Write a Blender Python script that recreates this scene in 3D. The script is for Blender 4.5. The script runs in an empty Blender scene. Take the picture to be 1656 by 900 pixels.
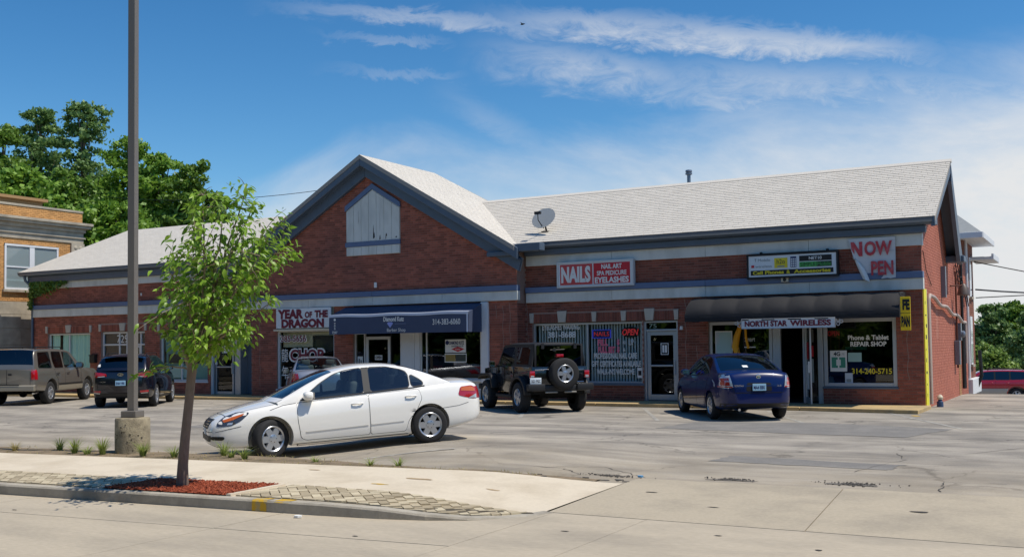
import bpy, bmesh, math, random
import numpy as np
from mathutils import Vector, Matrix
from mathutils.geometry import delaunay_2d_cdt
from mathutils.bvhtree import BVHTree
random.seed(7); rng = np.random.default_rng(7)
sc = bpy.context.scene; COL = sc.collection
# ---------------------------------------------------------------- camera
th, ph, aa = math.radians(2.3), math.radians(.7), math.radians(29.3)
F0 = Vector((-math.sin(aa), math.cos(aa), 0)); R0 = Vector((math.cos(aa), math.sin(aa), 0)); ZU = Vector((0, 0, 1))
FW = F0*math.cos(th) + ZU*math.sin(th); U0 = -F0*math.sin(th) + ZU*math.cos(th)
UP = U0*math.cos(ph) + R0*math.sin(ph); RT = R0*math.cos(ph) - U0*math.sin(ph)
cam = bpy.data.cameras.new('camera'); camo = bpy.data.objects.new('camera', cam); COL.objects.link(camo)
cam.sensor_width = 36; cam.lens = 1700/1656*36; cam.shift_y = 40.7/1656; cam.clip_end = 3000; cam.clip_start = .1
m = Matrix((RT, UP, -FW)).transposed().to_4x4(); m.translation = (0, 0, 1.75); camo.matrix_world = m
sc.camera = camo
# ---------------------------------------------------------------- light
SUN_EL, SUN_AZ = math.radians(62), math.radians(10)      # azimuth from +X towards +Y
sd = Vector((math.cos(SUN_EL)*math.cos(SUN_AZ), math.cos(SUN_EL)*math.sin(SUN_AZ), math.sin(SUN_EL)))
sl = bpy.data.lights.new('sun', 'SUN'); sl.energy = 4.5; sl.angle = math.radians(.5); sl.color = (1, .93, .82)
so = bpy.data.objects.new('sun', sl); COL.objects.link(so); so.rotation_euler = sd.to_track_quat('Z', 'Y').to_euler()
so.location = (10, 0, 30)
sc.view_settings.view_transform = 'Standard'; sc.view_settings.look = 'None'; sc.view_settings.exposure = 0.0; sc.view_settings.gamma = 1
W = bpy.data.worlds.new('World'); sc.world = W; W.use_nodes = True
def build_world():
    nt = W.node_tree; N = nt.nodes; L = nt.links
    for n in list(N): N.remove(n)
    out = N.new('ShaderNodeOutputWorld'); bg = N.new('ShaderNodeBackground'); bg.inputs['Strength'].default_value = .13
    L.new(bg.outputs[0], out.inputs[0])
    sky = N.new('ShaderNodeTexSky'); sky.sky_type = 'NISHITA'; sky.sun_disc = False
    sky.sun_elevation = SUN_EL; sky.sun_rotation = math.pi/2 - SUN_AZ; sky.air_density = 1.0; sky.dust_density = .4; sky.ozone_density = 3.0; sky.altitude = 150
    hs = N.new('ShaderNodeHueSaturation'); hs.inputs['Saturation'].default_value = 1.28; hs.inputs['Value'].default_value = .13; hs.inputs['Hue'].default_value = .493
    gn = N.new('ShaderNodeGamma'); gn.inputs['Gamma'].default_value = 1.22; L.new(hs.outputs[0], gn.inputs['Color']); gm = N.new('ShaderNodeHueSaturation'); gm.inputs['Value'].default_value = 8.0; L.new(gn.outputs[0], gm.inputs['Color'])
    L.new(sky.outputs[0], hs.inputs['Color'])
    def math_(op, a, b=None, c=None, clamp=False):
        n = N.new('ShaderNodeMath'); n.operation = op; n.use_clamp = clamp
        for i, v in enumerate((a, b, c)):
            if v is None: continue
            if isinstance(v, (int, float)): n.inputs[i].default_value = v
            else: L.new(v, n.inputs[i])
        return n.outputs[0]
    tc = N.new('ShaderNodeTexCoord')
    def dot(v):
        n = N.new('ShaderNodeVectorMath'); n.operation = 'DOT_PRODUCT'; L.new(tc.outputs['Generated'], n.inputs[0]); n.inputs[1].default_value = v
        return n.outputs['Value']
    # the street's own compass: tangent (right/up) against the direction the street scene faces
    f = math_('MAXIMUM', dot(F0), .05); u = math_('DIVIDE', dot(R0), f); v = math_('DIVIDE', dot(ZU), f)
    def noise(scale, det, su, sv, rough=.55, off=0., dist=0.):
        cx = N.new('ShaderNodeCombineXYZ'); L.new(math_('MULTIPLY_ADD', u, su, off), cx.inputs[0]); L.new(math_('MULTIPLY', v, sv), cx.inputs[1])
        n = N.new('ShaderNodeTexNoise'); n.inputs['Scale'].default_value = scale; n.inputs['Detail'].default_value = det; n.inputs['Roughness'].default_value = rough
        n.inputs['Distortion'].default_value = dist
        L.new(cx.outputs[0], n.inputs['Vector']); return n.outputs['Fac']
    def smooth(x, a, b):
        n = N.new('ShaderNodeMapRange'); n.interpolation_type = 'SMOOTHSTEP'; L.new(x, n.inputs['Value']); n.inputs['From Min'].default_value = a; n.inputs['From Max'].default_value = b
        return n.outputs[0]
    def band(u0, v0, u1, v1, w, t0, t1, amt, nz):         # a ragged streak from (u0,v0) to (u1,v1)
        s = (v1-v0)/(u1-u0)
        line = math_('MULTIPLY_ADD', u, s, v0-s*u0)
        wob = math_('MULTIPLY_ADD', nz, .07, -.035)
        d = math_('ABSOLUTE', math_('ADD', math_('SUBTRACT', v, line), wob))
        core = math_('SUBTRACT', 1, smooth(d, w*.15, w))
        ends = math_('MULTIPLY', smooth(u, u0-.06, u0+t0), math_('SUBTRACT', 1, smooth(u, u1-t1, u1+.03)))
        tex = math_('MULTIPLY_ADD', nz, 3.0, -.95, clamp=True)
        return math_('MULTIPLY', math_('MULTIPLY', core, ends), math_('MULTIPLY', tex, amt))
    n1 = noise(7, 9, 1, 2.2, .66); n2 = noise(3.2, 8, 1, 2.6, .6, 4.1, .6); n3 = noise(14, 6, 1, 1.6, .62, 9.)
    mix = math_('ADD', math_('MULTIPLY', n1, .45), math_('MULTIPLY', noise(20, 8, 1, 2.0, .68, 3., .8), .55))
    c = band(-.21, .327, .05, .306, .012, .12, .1, .5, mix)
    for args in [(.0, .312, .43, .272, .022, .1, .12, .75), (.0, .275, .20, .243, .03, .06, .1, .62), (.12, .252, .62, .225, .035, .12, .02, .55),
                 (-.145, .296, -.07, .291, .006, .03, .03, .3), (-.14, .264, -.055, .259, .007, .03, .03, .22), (-.03, .22, .06, .165, .03, .03, .03, .22)]:
        c = math_('MAXIMUM', c, band(*args, mix))
    # broad veil of cirrus, thickest low down and to the right
    lim = math_('MULTIPLY_ADD', math_('MINIMUM', math_('MAXIMUM', u, -.6), .6), .17, .152)
    veil = smooth(math_('ADD', math_('SUBTRACT', lim, v), math_('MULTIPLY_ADD', n2, .2, -.1)), -.06, .10)
    veil = math_('MULTIPLY', veil, math_('MULTIPLY_ADD', n1, 1.1, .4, clamp=True))
    c = math_('MAXIMUM', c, math_('MULTIPLY', veil, 1.0)); c = math_('MULTIPLY', c, math_('GREATER_THAN', dot(F0), .06))
    away = math_('MULTIPLY', smooth(noise(2.0, 7, 1, 2), .5, .8), .2)
    mx = N.new('ShaderNodeMix'); mx.data_type = 'RGBA'; L.new(c, mx.inputs[0]); L.new(gm.outputs[0], mx.inputs[6]); mx.inputs[7].default_value = (6.0, 6.1, 6.2, 1)
    L.new(mx.outputs[2], bg.inputs['Color'])
build_world()
# ---------------------------------------------------------------- materials
MAT = {}
def mat(name, col, rough=.7, metal=0., spec=.5, coat=0., island=0., nscale=0., namt=0., bump=0., bscale=40., stretch=(1, 1, 1), col2=None, c2scale=1., c2lo=.45, c2hi=.7, emit=0., detail=5, coord='Object'):
    if name in MAT: return MAT[name]
    M = bpy.data.materials.new(name); M.use_nodes = True; nt = M.node_tree; N = nt.nodes; L = nt.links
    b = N['Principled BSDF']; b.inputs['Roughness'].default_value = rough; b.inputs['Metallic'].default_value = metal
    b.inputs['Specular IOR Level'].default_value = spec; b.inputs['Coat Weight'].default_value = coat; b.inputs['Coat Roughness'].default_value = .03
    b.inputs['Base Color'].default_value = (*col, 1); cur = None
    tc = N.new('ShaderNodeTexCoord'); mp = N.new('ShaderNodeMapping'); L.new(tc.outputs[coord], mp.inputs[0]); mp.inputs['Scale'].default_value = stretch
    def nz(s, d=detail):
        n = N.new('ShaderNodeTexNoise'); n.inputs['Scale'].default_value = s; n.inputs['Detail'].default_value = d; n.inputs['Roughness'].default_value = .6; L.new(mp.outputs[0], n.inputs['Vector']); return n.outputs['Fac']
    if col2 is not None:
        mr = N.new('ShaderNodeMapRange'); mr.inputs['From Min'].default_value = c2lo; mr.inputs['From Max'].default_value = c2hi; L.new(nz(c2scale, 8), mr.inputs['Value'])
        mx = N.new('ShaderNodeMix'); mx.data_type = 'RGBA'; L.new(mr.outputs[0], mx.inputs[0]); mx.inputs[6].default_value = (*col, 1); mx.inputs[7].default_value = (*col2, 1); cur = mx.outputs[2]
    def vary(val, amt):
        nonlocal cur
        mr = N.new('ShaderNodeMapRange'); L.new(val, mr.inputs['Value']); mr.inputs['To Min'].default_value = 1-amt; mr.inputs['To Max'].default_value = 1+amt
        hs = N.new('ShaderNodeHueSaturation'); L.new(mr.outputs[0], hs.inputs['Value'])
        if cur is None: hs.inputs['Color'].default_value = (*col, 1)
        else: L.new(cur, hs.inputs['Color'])
        cur = hs.outputs[0]
    if island:
        g = N.new('ShaderNodeNewGeometry'); vary(g.outputs['Random Per Island'], island)
        oi = N.new('ShaderNodeObjectInfo'); vary(oi.outputs['Random'], island*.8)
    if namt: vary(nz(nscale), namt*1.6)
    if cur is not None: L.new(cur, b.inputs['Base Color'])
    if bump:
        bn = N.new('ShaderNodeBump'); bn.inputs['Strength'].default_value = bump; bn.inputs['Distance'].default_value = .02; L.new(nz(bscale, 6), bn.inputs['Height']); L.new(bn.outputs[0], b.inputs['Normal'])
    if emit: b.inputs['Emission Color'].default_value = (*col, 1); b.inputs['Emission Strength'].default_value = emit
    MAT[name] = M; return M
def glass(name, tint, refl=1.0, rough=.01, base=.04):
    if name in MAT: return MAT[name]
    M = bpy.data.materials.new(name); M.use_nodes = True; nt = M.node_tree; N = nt.nodes; L = nt.links
    N.remove(N['Principled BSDF']); out = N['Material Output']
    t = N.new('ShaderNodeBsdfTransparent'); t.inputs[0].default_value = (*tint, 1)
    g = N.new('ShaderNodeBsdfGlossy'); g.inputs['Roughness'].default_value = rough; g.inputs[0].default_value = (.95, .97, 1, 1)
    lw = N.new('ShaderNodeFresnel'); lw.inputs['IOR'].default_value = 1.5
    mr = N.new('ShaderNodeMath'); mr.operation = 'MULTIPLY_ADD'; mr.use_clamp = True; L.new(lw.outputs[0], mr.inputs[0]); mr.inputs[1].default_value = refl; mr.inputs[2].default_value = base
    bf = N.new('ShaderNodeNewGeometry'); fr = N.new('ShaderNodeMath'); fr.operation = 'SUBTRACT'; fr.inputs[0].default_value = 1; L.new(bf.outputs['Backfacing'], fr.inputs[1]); ml = N.new('ShaderNodeMath'); ml.operation = 'MULTIPLY'; L.new(mr.outputs[0], ml.inputs[0]); L.new(fr.outputs[0], ml.inputs[1])
    mx = N.new('ShaderNodeMixShader'); L.new(ml.outputs[0], mx.inputs[0]); L.new(t.outputs[0], mx.inputs[1]); L.new(g.outputs[0], mx.inputs[2]); L.new(mx.outputs[0], out.inputs[0])
    MAT[name] = M; return M
def srgb(r, g, b):
    f = lambda c: (c/255/12.92 if c/255 <= .04045 else ((c/255+.055)/1.055)**2.4)
    return (f(r), f(g), f(b))
# ---------------------------------------------------------------- mesh helpers
class MB:
    def __init__(s): s.v = []; s.f = []; s.m = []
    def add(s, vs, fs, mi=0):
        o = len(s.v); s.v += [tuple(p) for p in vs]; s.f += [tuple(i+o for i in f) for f in fs]; s.m += [mi]*len(fs); return s
    def box(s, x0, x1, y0, y1, z0, z1, mi=0):
        v = [(x0,y0,z0),(x1,y0,z0),(x1,y1,z0),(x0,y1,z0),(x0,y0,z1),(x1,y0,z1),(x1,y1,z1),(x0,y1,z1)]
        return s.add(v, [(0,3,2,1),(4,5,6,7),(0,1,5,4),(1,2,6,5),(2,3,7,6),(3,0,4,7)], mi)
    def obox(s, c, sx, sy, sz, rot=None, mi=0):
        R_ = rot or Matrix.Identity(3); c = Vector(c)
        v = [c + R_ @ Vector((a*sx/2, b*sy/2, d*sz/2)) for a, b, d in [(-1,-1,-1),(1,-1,-1),(1,1,-1),(-1,1,-1),(-1,-1,1),(1,-1,1),(1,1,1),(-1,1,1)]]
        return s.add(v, [(0,3,2,1),(4,5,6,7),(0,1,5,4),(1,2,6,5),(2,3,7,6),(3,0,4,7)], mi)
    def prism(s, poly, a0, a1, axis='y', mi=0):           # poly in the other two axes, extruded from a0 to a1
        n = len(poly)
        mk = {'y': lambda p, a: (p[0], a, p[1]), 'x': lambda p, a: (a, p[0], p[1]), 'z': lambda p, a: (p[0], p[1], a)}[axis]
        v = [mk(p, a0) for p in poly] + [mk(p, a1) for p in poly]
        return s.add(v, [tuple(range(n)), tuple(range(2*n-1, n-1, -1))] + [(i, i+n, (i+1) % n + n, (i+1) % n) for i in range(n)], mi)
    def tube(s, path, r, n=8, mi=0, cap=True):
        P = [Vector(p) for p in path]; rs = r if isinstance(r, (list, tuple)) else [r]*len(P); vs = []; fs = []
        ref = None
        for i, p in enumerate(P):
            t = (P[min(i+1, len(P)-1)] - P[max(i-1, 0)]).normalized()
            if ref is None: ref = Vector((0,0,1)) if abs(t.z) < .9 else Vector((1,0,0))
            a = t.cross(ref).normalized(); b = a.cross(t).normalized(); ref = b
            for k in range(n):
                q = 2*math.pi*k/n; vs.append(p + (a*math.cos(q) + b*math.sin(q))*rs[i])
        for i in range(len(P)-1):
            for k in range(n): fs.append((i*n+k, i*n+(k+1) % n, (i+1)*n+(k+1) % n, (i+1)*n+k))
        if cap: fs += [tuple(range(n-1, -1, -1)), tuple(range((len(P)-1)*n, len(P)*n))]
        return s.add(vs, fs, mi)
    def lathe(s, prof, c=(0,0,0), n=24, axis='z', mi=0, cap=True):
        vs = []; fs = []; c = Vector(c)
        for r, h in prof:
            for k in range(n):
                q = 2*math.pi*k/n; a, b = r*math.cos(q), r*math.sin(q)
                vs.append(c + Vector({'z': (a, b, h), 'y': (a, h, b), 'x': (h, a, b)}[axis]))
        for i in range(len(prof)-1):
            for k in range(n): fs.append((i*n+k, i*n+(k+1) % n, (i+1)*n+(k+1) % n, (i+1)*n+k))
        if cap and prof[0][0] > 1e-6: fs.append(tuple(range(n-1, -1, -1)))
        if cap and prof[-1][0] > 1e-6: fs.append(tuple(range((len(prof)-1)*n, len(prof)*n)))
        return s.add(vs, fs, mi)
    def grid(s, P, mi=0, closed=False):                    # P[i][j] points
        n = len(P); k = len(P[0]); vs = [p for row in P for p in row]; fs = []
        for i in range(n-1):
            for j in range(k if closed else k-1): fs.append((i*k+j, i*k+(j+1) % k, (i+1)*k+(j+1) % k, (i+1)*k+j))
        return s.add(vs, fs, mi)
    def mesh(s, name, mats, smooth=None, fix=False, weld=0, bevel=0):
        me = bpy.data.meshes.new(name); me.from_pydata(s.v, [], s.f)
        for mm in (mats if isinstance(mats, (list, tuple)) else [mats]): me.materials.append(mm)
        if any(s.m): me.polygons.foreach_set('material_index', s.m)
        if fix or weld or bevel:
            bm = bmesh.new(); bm.from_mesh(me)
            if weld: bmesh.ops.remove_doubles(bm, verts=bm.verts, dist=weld)
            bmesh.ops.recalc_face_normals(bm, faces=bm.faces)
            if bevel:
                es = [e for e in bm.edges if len(e.link_faces) == 2 and e.calc_face_angle(0) > .5]
                bmesh.ops.bevel(bm, geom=es, offset=bevel, segments=2, affect='EDGES', profile=.5, clamp_overlap=True)
            bm.to_mesh(me); bm.free()
        if smooth is not None:
            me.polygons.foreach_set('use_smooth', [True]*len(me.polygons)); me.set_sharp_from_angle(angle=math.radians(smooth))
        me.update(); return me
    def build(s, name, mats, parent=None, smooth=None, fix=False, weld=0, bevel=0, **kw):
        return link(name, s.mesh(name, mats, smooth, fix, weld, bevel), parent, **kw)
def link(name, data, parent=None, label=None, cat=None, group=None, kind=None, loc=None, rot=None):
    o = bpy.data.objects.new(name, data); COL.objects.link(o)
    if parent is not None:
        o.parent = parent
    if loc is not None: o.location = loc
    if rot is not None: o.rotation_euler = rot
    for k, v in (('label', label), ('category', cat), ('group', group), ('kind', kind)):
        if v: o[k] = v
    return o
def empty(name, loc, label, cat, rotz=0, group=None):
    o = link(name, None, None, label, cat, group); o.location = loc; o.rotation_euler = (0, 0, rotz); o.empty_display_size = .3; return o
def world_child(o, parent):                               # geometry already in world coordinates under an Empty placed elsewhere
    o.parent = parent; o.matrix_parent_inverse = Matrix.LocRotScale(parent.location, parent.rotation_euler, None).inverted(); return o
TEXTS = []
def text(parent, s, cx, y, cz, w, h, m_, name='lettering', bold=0., ext=.004, rot=(math.pi/2, 0, 0), shear=0., kern=1., world=False, spc=None):
    cu = bpy.data.curves.new(name, 'FONT'); cu.body = s; cu.align_x = 'CENTER'; cu.align_y = 'CENTER'; cu.size = 1; cu.offset = bold; cu.extrude = .0; cu.shear = shear; cu.space_character = kern; cu.resolution_u = 3
    if spc: cu.space_line = spc
    cu.materials.append(m_)
    o = link(name, cu, None); o.location = (cx, y, cz); o.rotation_euler = rot
    if parent is not None: (world_child(o, parent) if world else setattr(o, 'parent', parent))
    TEXTS.append((o, w, h, ext)); return o
def finish_texts():
    bpy.context.view_layer.update(); dg = bpy.context.evaluated_depsgraph_get()
    for o, w, h, ext in TEXTS:
        me = bpy.data.meshes.new_from_object(o.evaluated_get(dg)); n = len(me.vertices)
        co = np.empty(n*3); me.vertices.foreach_get('co', co); co = co.reshape(-1, 3)
        lo, hi = co.min(0), co.max(0); c = (lo+hi)/2; d = np.maximum(hi-lo, 1e-6)
        co -= c; co[:, 0] *= w/d[0]; co[:, 1] *= h/d[1]; co[:, 2] = ext
        me.vertices.foreach_set('co', co.ravel()); me.update()
        name = o.name.split('.')[0]; q = bpy.data.objects.new(name, me); COL.objects.link(q)
        q.parent = o.parent; q.matrix_parent_inverse = o.matrix_parent_inverse.copy(); q.location = o.location; q.rotation_euler = o.rotation_euler
        bpy.data.objects.remove(o)
def key(x, tab):                                          # smooth interpolation of a (x, value) table
    xs = [t[0] for t in tab]; ys = [t[1] for t in tab]
    if x <= xs[0]: return ys[0]
    if x >= xs[-1]: return ys[-1]
    i = max(k for k in range(len(xs)-1) if xs[k] <= x); h = xs[i+1]-xs[i]; t = (x-xs[i])/h
    d = [(ys[k+1]-ys[k])/(xs[k+1]-xs[k]) for k in range(len(xs)-1)]
    def sl(k):
        if k == 0: return d[0]
        if k == len(xs)-1: return d[-1]
        return 0 if d[k-1]*d[k] <= 0 else 2*d[k-1]*d[k]/(d[k-1]+d[k])
    a, b = sl(i)*h, sl(i+1)*h
    return ys[i]*(2*t**3-3*t*t+1) + a*(t**3-2*t*t+t) + ys[i+1]*(3*t*t-2*t**3) + b*(t**3-t*t)
def sstep(x, a, b):
    t = min(1, max(0, (x-a)/(b-a))); return t*t*(3-2*t)
# ================================================================ GROUND
def lot_h(x, y):
    dip = -1.6*sstep(y, 37, 52)*sstep(x, -12, -6)
    q = -.701*(x+10.0) - .713*(y-15.9)                    # the lot falls away towards the lamp post
    return .1*(1-sstep(y, 14, 21))*(1-sstep(x, -8.2, -5.4)) + dip - .2*sstep(q, 0, 3.2)*(1-sstep(y, 17, 21))
m_asph = mat('old_asphalt', srgb(163, 156, 145), .9, col2=srgb(127, 122, 114), c2scale=.7, c2lo=.42, c2hi=.7, nscale=34, namt=.26, bump=.6, bscale=70, stretch=(1, 1.3, 1), detail=9)
def weather_asphalt():
    nt = m_asph.node_tree; N = nt.nodes; L = nt.links; b = N['Principled BSDF']; src = b.inputs['Base Color'].links[0].from_socket
    tc = N.new('ShaderNodeTexCoord')
    mp = N.new('ShaderNodeMapping'); mp.inputs['Scale'].default_value = (.10, .9, 1); mp.inputs['Rotation'].default_value = (0, 0, .12); L.new(tc.outputs['Object'], mp.inputs[0])
    n = N.new('ShaderNodeTexNoise'); n.inputs['Scale'].default_value = 1.3; n.inputs['Detail'].default_value = 9; n.inputs['Roughness'].default_value = .7; L.new(mp.outputs[0], n.inputs['Vector'])
    r = N.new('ShaderNodeValToRGB'); r.color_ramp.elements[0].position = .36; r.color_ramp.elements[0].color = (.64, .64, .64, 1); r.color_ramp.elements[1].position = .66; r.color_ramp.elements[1].color = (1.25, 1.23, 1.18, 1); L.new(n.outputs['Fac'], r.inputs[0])
    mx = N.new('ShaderNodeMix'); mx.data_type = 'RGBA'; mx.blend_type = 'MULTIPLY'; mx.inputs[0].default_value = 1; L.new(src, mx.inputs[6]); L.new(r.outputs[0], mx.inputs[7])
    # sealed crack lines
    vo = N.new('ShaderNodeTexVoronoi'); vo.feature = 'DISTANCE_TO_EDGE'; vo.inputs['Scale'].default_value = .28
    dn = N.new('ShaderNodeTexNoise'); dn.inputs['Scale'].default_value = 1.6; dn.inputs['Detail'].default_value = 6; L.new(tc.outputs['Object'], dn.inputs['Vector'])
    ad = N.new('ShaderNodeVectorMath'); ad.operation = 'MULTIPLY_ADD'; L.new(dn.outputs['Color'], ad.inputs[0]); ad.inputs[1].default_value = (1.3, 1.3, 0); L.new(tc.outputs['Object'], ad.inputs[2]); L.new(ad.outputs[0], vo.inputs['Vector'])
    cr = N.new('ShaderNodeMapRange'); cr.inputs['From Min'].default_value = .002; cr.inputs['From Max'].default_value = .011; cr.inputs['To Min'].default_value = .55; L.new(vo.outputs['Distance'], cr.inputs['Value'])
    pn = N.new('ShaderNodeMapRange'); pn.inputs['From Min'].default_value = .44; pn.inputs['From Max'].default_value = .52; n3 = N.new('ShaderNodeTexNoise'); n3.inputs['Scale'].default_value = .35; L.new(tc.outputs['Object'], n3.inputs['Vector']); L.new(n3.outputs['Fac'], pn.inputs['Value'])
    mm = N.new('ShaderNodeMix'); mm.data_type = 'FLOAT'; L.new(pn.outputs[0], mm.inputs[0]); mm.inputs[2].default_value = 1; L.new(cr.outputs[0], mm.inputs[3])
    m2 = N.new('ShaderNodeMix'); m2.data_type = 'RGBA'; m2.blend_type = 'MULTIPLY'; m2.inputs[0].default_value = 1; L.new(mx.outputs[2], m2.inputs[6]); L.new(mm.outputs[0], m2.inputs[7])
    # sand washed over the edge nearest the sidewalk
    sx = N.new('ShaderNodeSeparateXYZ'); L.new(tc.outputs['Object'], sx.inputs[0]); sm = N.new('ShaderNodeMapRange'); sm.inputs['From Min'].default_value = 17.5; sm.inputs['From Max'].default_value = 12.5; L.new(sx.outputs['Y'], sm.inputs['Value'])
    sn = N.new('ShaderNodeMath'); sn.operation = 'MULTIPLY'; sm.inputs['To Max'].default_value = .75; L.new(sm.outputs[0], sn.inputs[0]); L.new(dn.outputs['Fac'], sn.inputs[1])
    m3 = N.new('ShaderNodeMix'); m3.data_type = 'RGBA'; L.new(sn.outputs[0], m3.inputs[0]); L.new(m2.outputs[2], m3.inputs[6]); m3.inputs[7].default_value = (*srgb(176, 160, 132), 1)
    L.new(m3.outputs[2], b.inputs['Base Color'])
weather_asphalt()
m_conc = mat('street_concrete', srgb(178, 166, 145), .85, col2=srgb(154, 144, 127), c2scale=.7, nscale=22, namt=.14, bump=.25, bscale=90, stretch=(.5, 1.3, 1), detail=9)
m_conc2 = mat('driveway_concrete', srgb(174, 162, 140), .85, col2=srgb(152, 142, 124), c2scale=.9, nscale=24, namt=.14, bump=.25, bscale=90, detail=9)
m_walk = mat('new_sidewalk_concrete', srgb(208, 195, 172), .85, col2=srgb(190, 176, 152), c2scale=1.1, nscale=26, namt=.08, bump=.2, bscale=110)
m_kerb = mat('kerb_concrete', srgb(172, 164, 148), .85, col2=srgb(140, 132, 118), c2scale=2., nscale=18, namt=.12, bump=.3, bscale=60)
m_yel = mat('worn_yellow_paint', srgb(198, 158, 40), .8, col2=srgb(165, 150, 110), c2scale=9., c2lo=.5, c2hi=.6)
m_soil = mat('dry_soil', srgb(133, 116, 92), .95, col2=srgb(98, 88, 66), c2scale=3, nscale=30, namt=.25, bump=.8, bscale=40)
m_dirtgap = mat('dirt_in_joints', srgb(92, 84, 70), .95)
m_grnd = mat('far_grass', srgb(96, 112, 62), .95, nscale=.5, namt=.3)
g = MB(); g.box(-900, 900, -500, 1200, -4, -2.2); g.build('ground', m_grnd, kind='structure')
def back(x): return 11.05 + (x+15.7)*.105 + .16*sstep(x, -8, -5.4)
# car park sheet
xs = list(np.arange(-90, -20, 4.)) + list(np.arange(-20, 6, 1.)) + list(np.arange(6, 60, 6.))
ys = list(np.arange(10.6, 24, .6)) + list(np.arange(24, 64, 1.5)) + [90]
def lot_edge(x): return 12.8 + .03*(x+5) if x > -5.33 else back(x)-.02
xs = sorted(xs + [-5.34, -5.32]); ts = np.concatenate([np.linspace(0, .28, 30), np.linspace(.3, 1, 22)])
g = MB(); g.grid([[(x, lot_edge(x)+(64-lot_edge(x))*t, lot_h(x, lot_edge(x)+(64-lot_edge(x))*t)) for x in xs] for t in list(ts)+[1.5]]); g.build('parking_lot', m_asph, smooth=60, kind='structure')
# street: concrete slabs with joints
def slab(poly, z, m_, parent, name='slab', th=.15, gap=.008):
    c = np.mean(poly, 0); q = [tuple(np.array(p) + (c-np.array(p))/max(1e-6, np.linalg.norm(c-np.array(p)))*gap) for p in poly]
    b = MB(); b.prism(q, z-th, z, 'z'); return b.build(name, m_, parent, fix=True)
SL = .085                                                 # street runs at a slight angle to the shops
def sy(x, y0): return y0 + SL*x
rd = MB(); rd.add([(-90, sy(-90, 9.6), -.075), (60, 14.0, -.075), (60, -40, -.075), (-90, -40, -.075)], [(0, 1, 2, 3)])
road = rd.build('road', m_dirtgap, kind='structure')
gx = [-40, -34, -29.5, -25, -20.5, -16, -11.6, -7.9, -5.22, -4.15, -.2, 4.2, 9]
for i in range(len(gx)-1):
    a, b = gx[i], gx[i+1]
    if b <= -7: slab([(a, sy(a, 8.52)), (b, sy(b, 8.52)), (b, sy(b, 9.56)), (a, sy(a, 9.56))], -.05, m_conc, road)
    if b == -5.22: slab([(a, sy(a, 8.52)), (b, sy(b, 8.52)), (b, 10.17), (-5.28, 9.93), (-5.46, 9.64), (-5.78, 9.35), (-6.2, 9.16), (-6.7, 9.04), (-7.4, 8.95), (a, sy(a, 9.58))], -.05, m_conc, road)
    top = (lambda x: sy(x, 8.52)) if b <= -5 else (lambda x: 10.18)
    slab([(a, top(a)-4.6), (b, top(b)-4.6), (b, top(b)-.0), (a, top(a)-.0)], -.051, m_conc, road)
    slab([(a, top(a)-9.2), (b, top(b)-9.2), (b, top(b)-4.6), (a, top(a)-4.6)], -.051, m_conc, road)
# driveway apron: sloping slabs between the street and the lot
ap = MB(); ap.add([(-5.4, 10.0, -.085), (20, 10.2, -.085), (20, 13.2, -.03), (-5.4, 12.8, -.03)], [(0, 1, 2, 3)])
apron = ap.build('driveway_apron', m_dirtgap, kind='structure')
ax = [(-5.31, -5.345), (-2.54, -2.74), (.9, .7), (4.6, 4.4), (8.4, 8.2)]
for i in range(4):
    (a0, a1), (b0, b1) = ax[i], ax[i+1]; gp = .007
    b = MB(); v = [(a0+gp, 10.19, -.05), (b0-gp, 10.19, -.05), (b1-gp, 12.80+.03*(b1+5), .012), (a1+gp, 12.80+.03*(a1+5), .012)]
    b.add(v + [(x, y, z-.12) for x, y, z in v], [(0, 1, 2, 3), (0, 4, 5, 1), (1, 5, 6, 2), (2, 6, 7, 3), (3, 7, 4, 0)]); b.build('slab', m_conc2, apron, fix=True)
# kerb line (front top edge) and sidewalk
kf = [(x, sy(x, 9.57)) for x in (-90, -60, -40, -30, -22, -16, -12, -9.2, -8.4)] + [(-7.4, 8.93), (-6.7, 9.02), (-6.2, 9.14), (-5.8, 9.33), (-5.48, 9.62), (-5.3, 9.92), (-5.22, 10.16)]
def kz(x): return .075 - .118*sstep(x, -7.2, -5.3)
def walk_z(x, y):
    w = sstep(x, -7.4, -5.36); a = -.05 + .0238*max(0, y-10.19) + .005
    return min(.075 + .035*sstep(y, 9.5, 12), .112)*(1-w) + a*w
def off(P, d):
    out = []
    for i, p in enumerate(P):
        t = Vector(P[min(i+1, len(P)-1)]) - Vector(P[max(i-1, 0)]); nrm = Vector((-t.y, t.x)).normalized(); out.append((p[0]+nrm.x*d, p[1]+nrm.y*d))
    return out
kb = off(kf, .15)
def kerb_piece(i0, i1, parent, name='kerb_stone'):
    b = MB(); rows = []
    for i in range(i0, i1+1):
        z = kz(kf[i][0]); (x, y), (u, v) = kf[i], kb[i]; e = .012
        rows.append([(x, y, -.2), (x, y, z-.02), (x+(u-x)*.1, y+(v-y)*.1, z), (u, v, z), (u, v, -.2)])
    b.grid(rows); b.f += [(0, 1, 2, 3, 4), tuple(range(len(b.v)-1, len(b.v)-6, -1))]; b.m += [0, 0]
    return b.build(name, m_kerb, parent, fix=True)
curb = kerb_piece(0, 5, None, 'curb'); curb['kind'] = 'structure'
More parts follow.
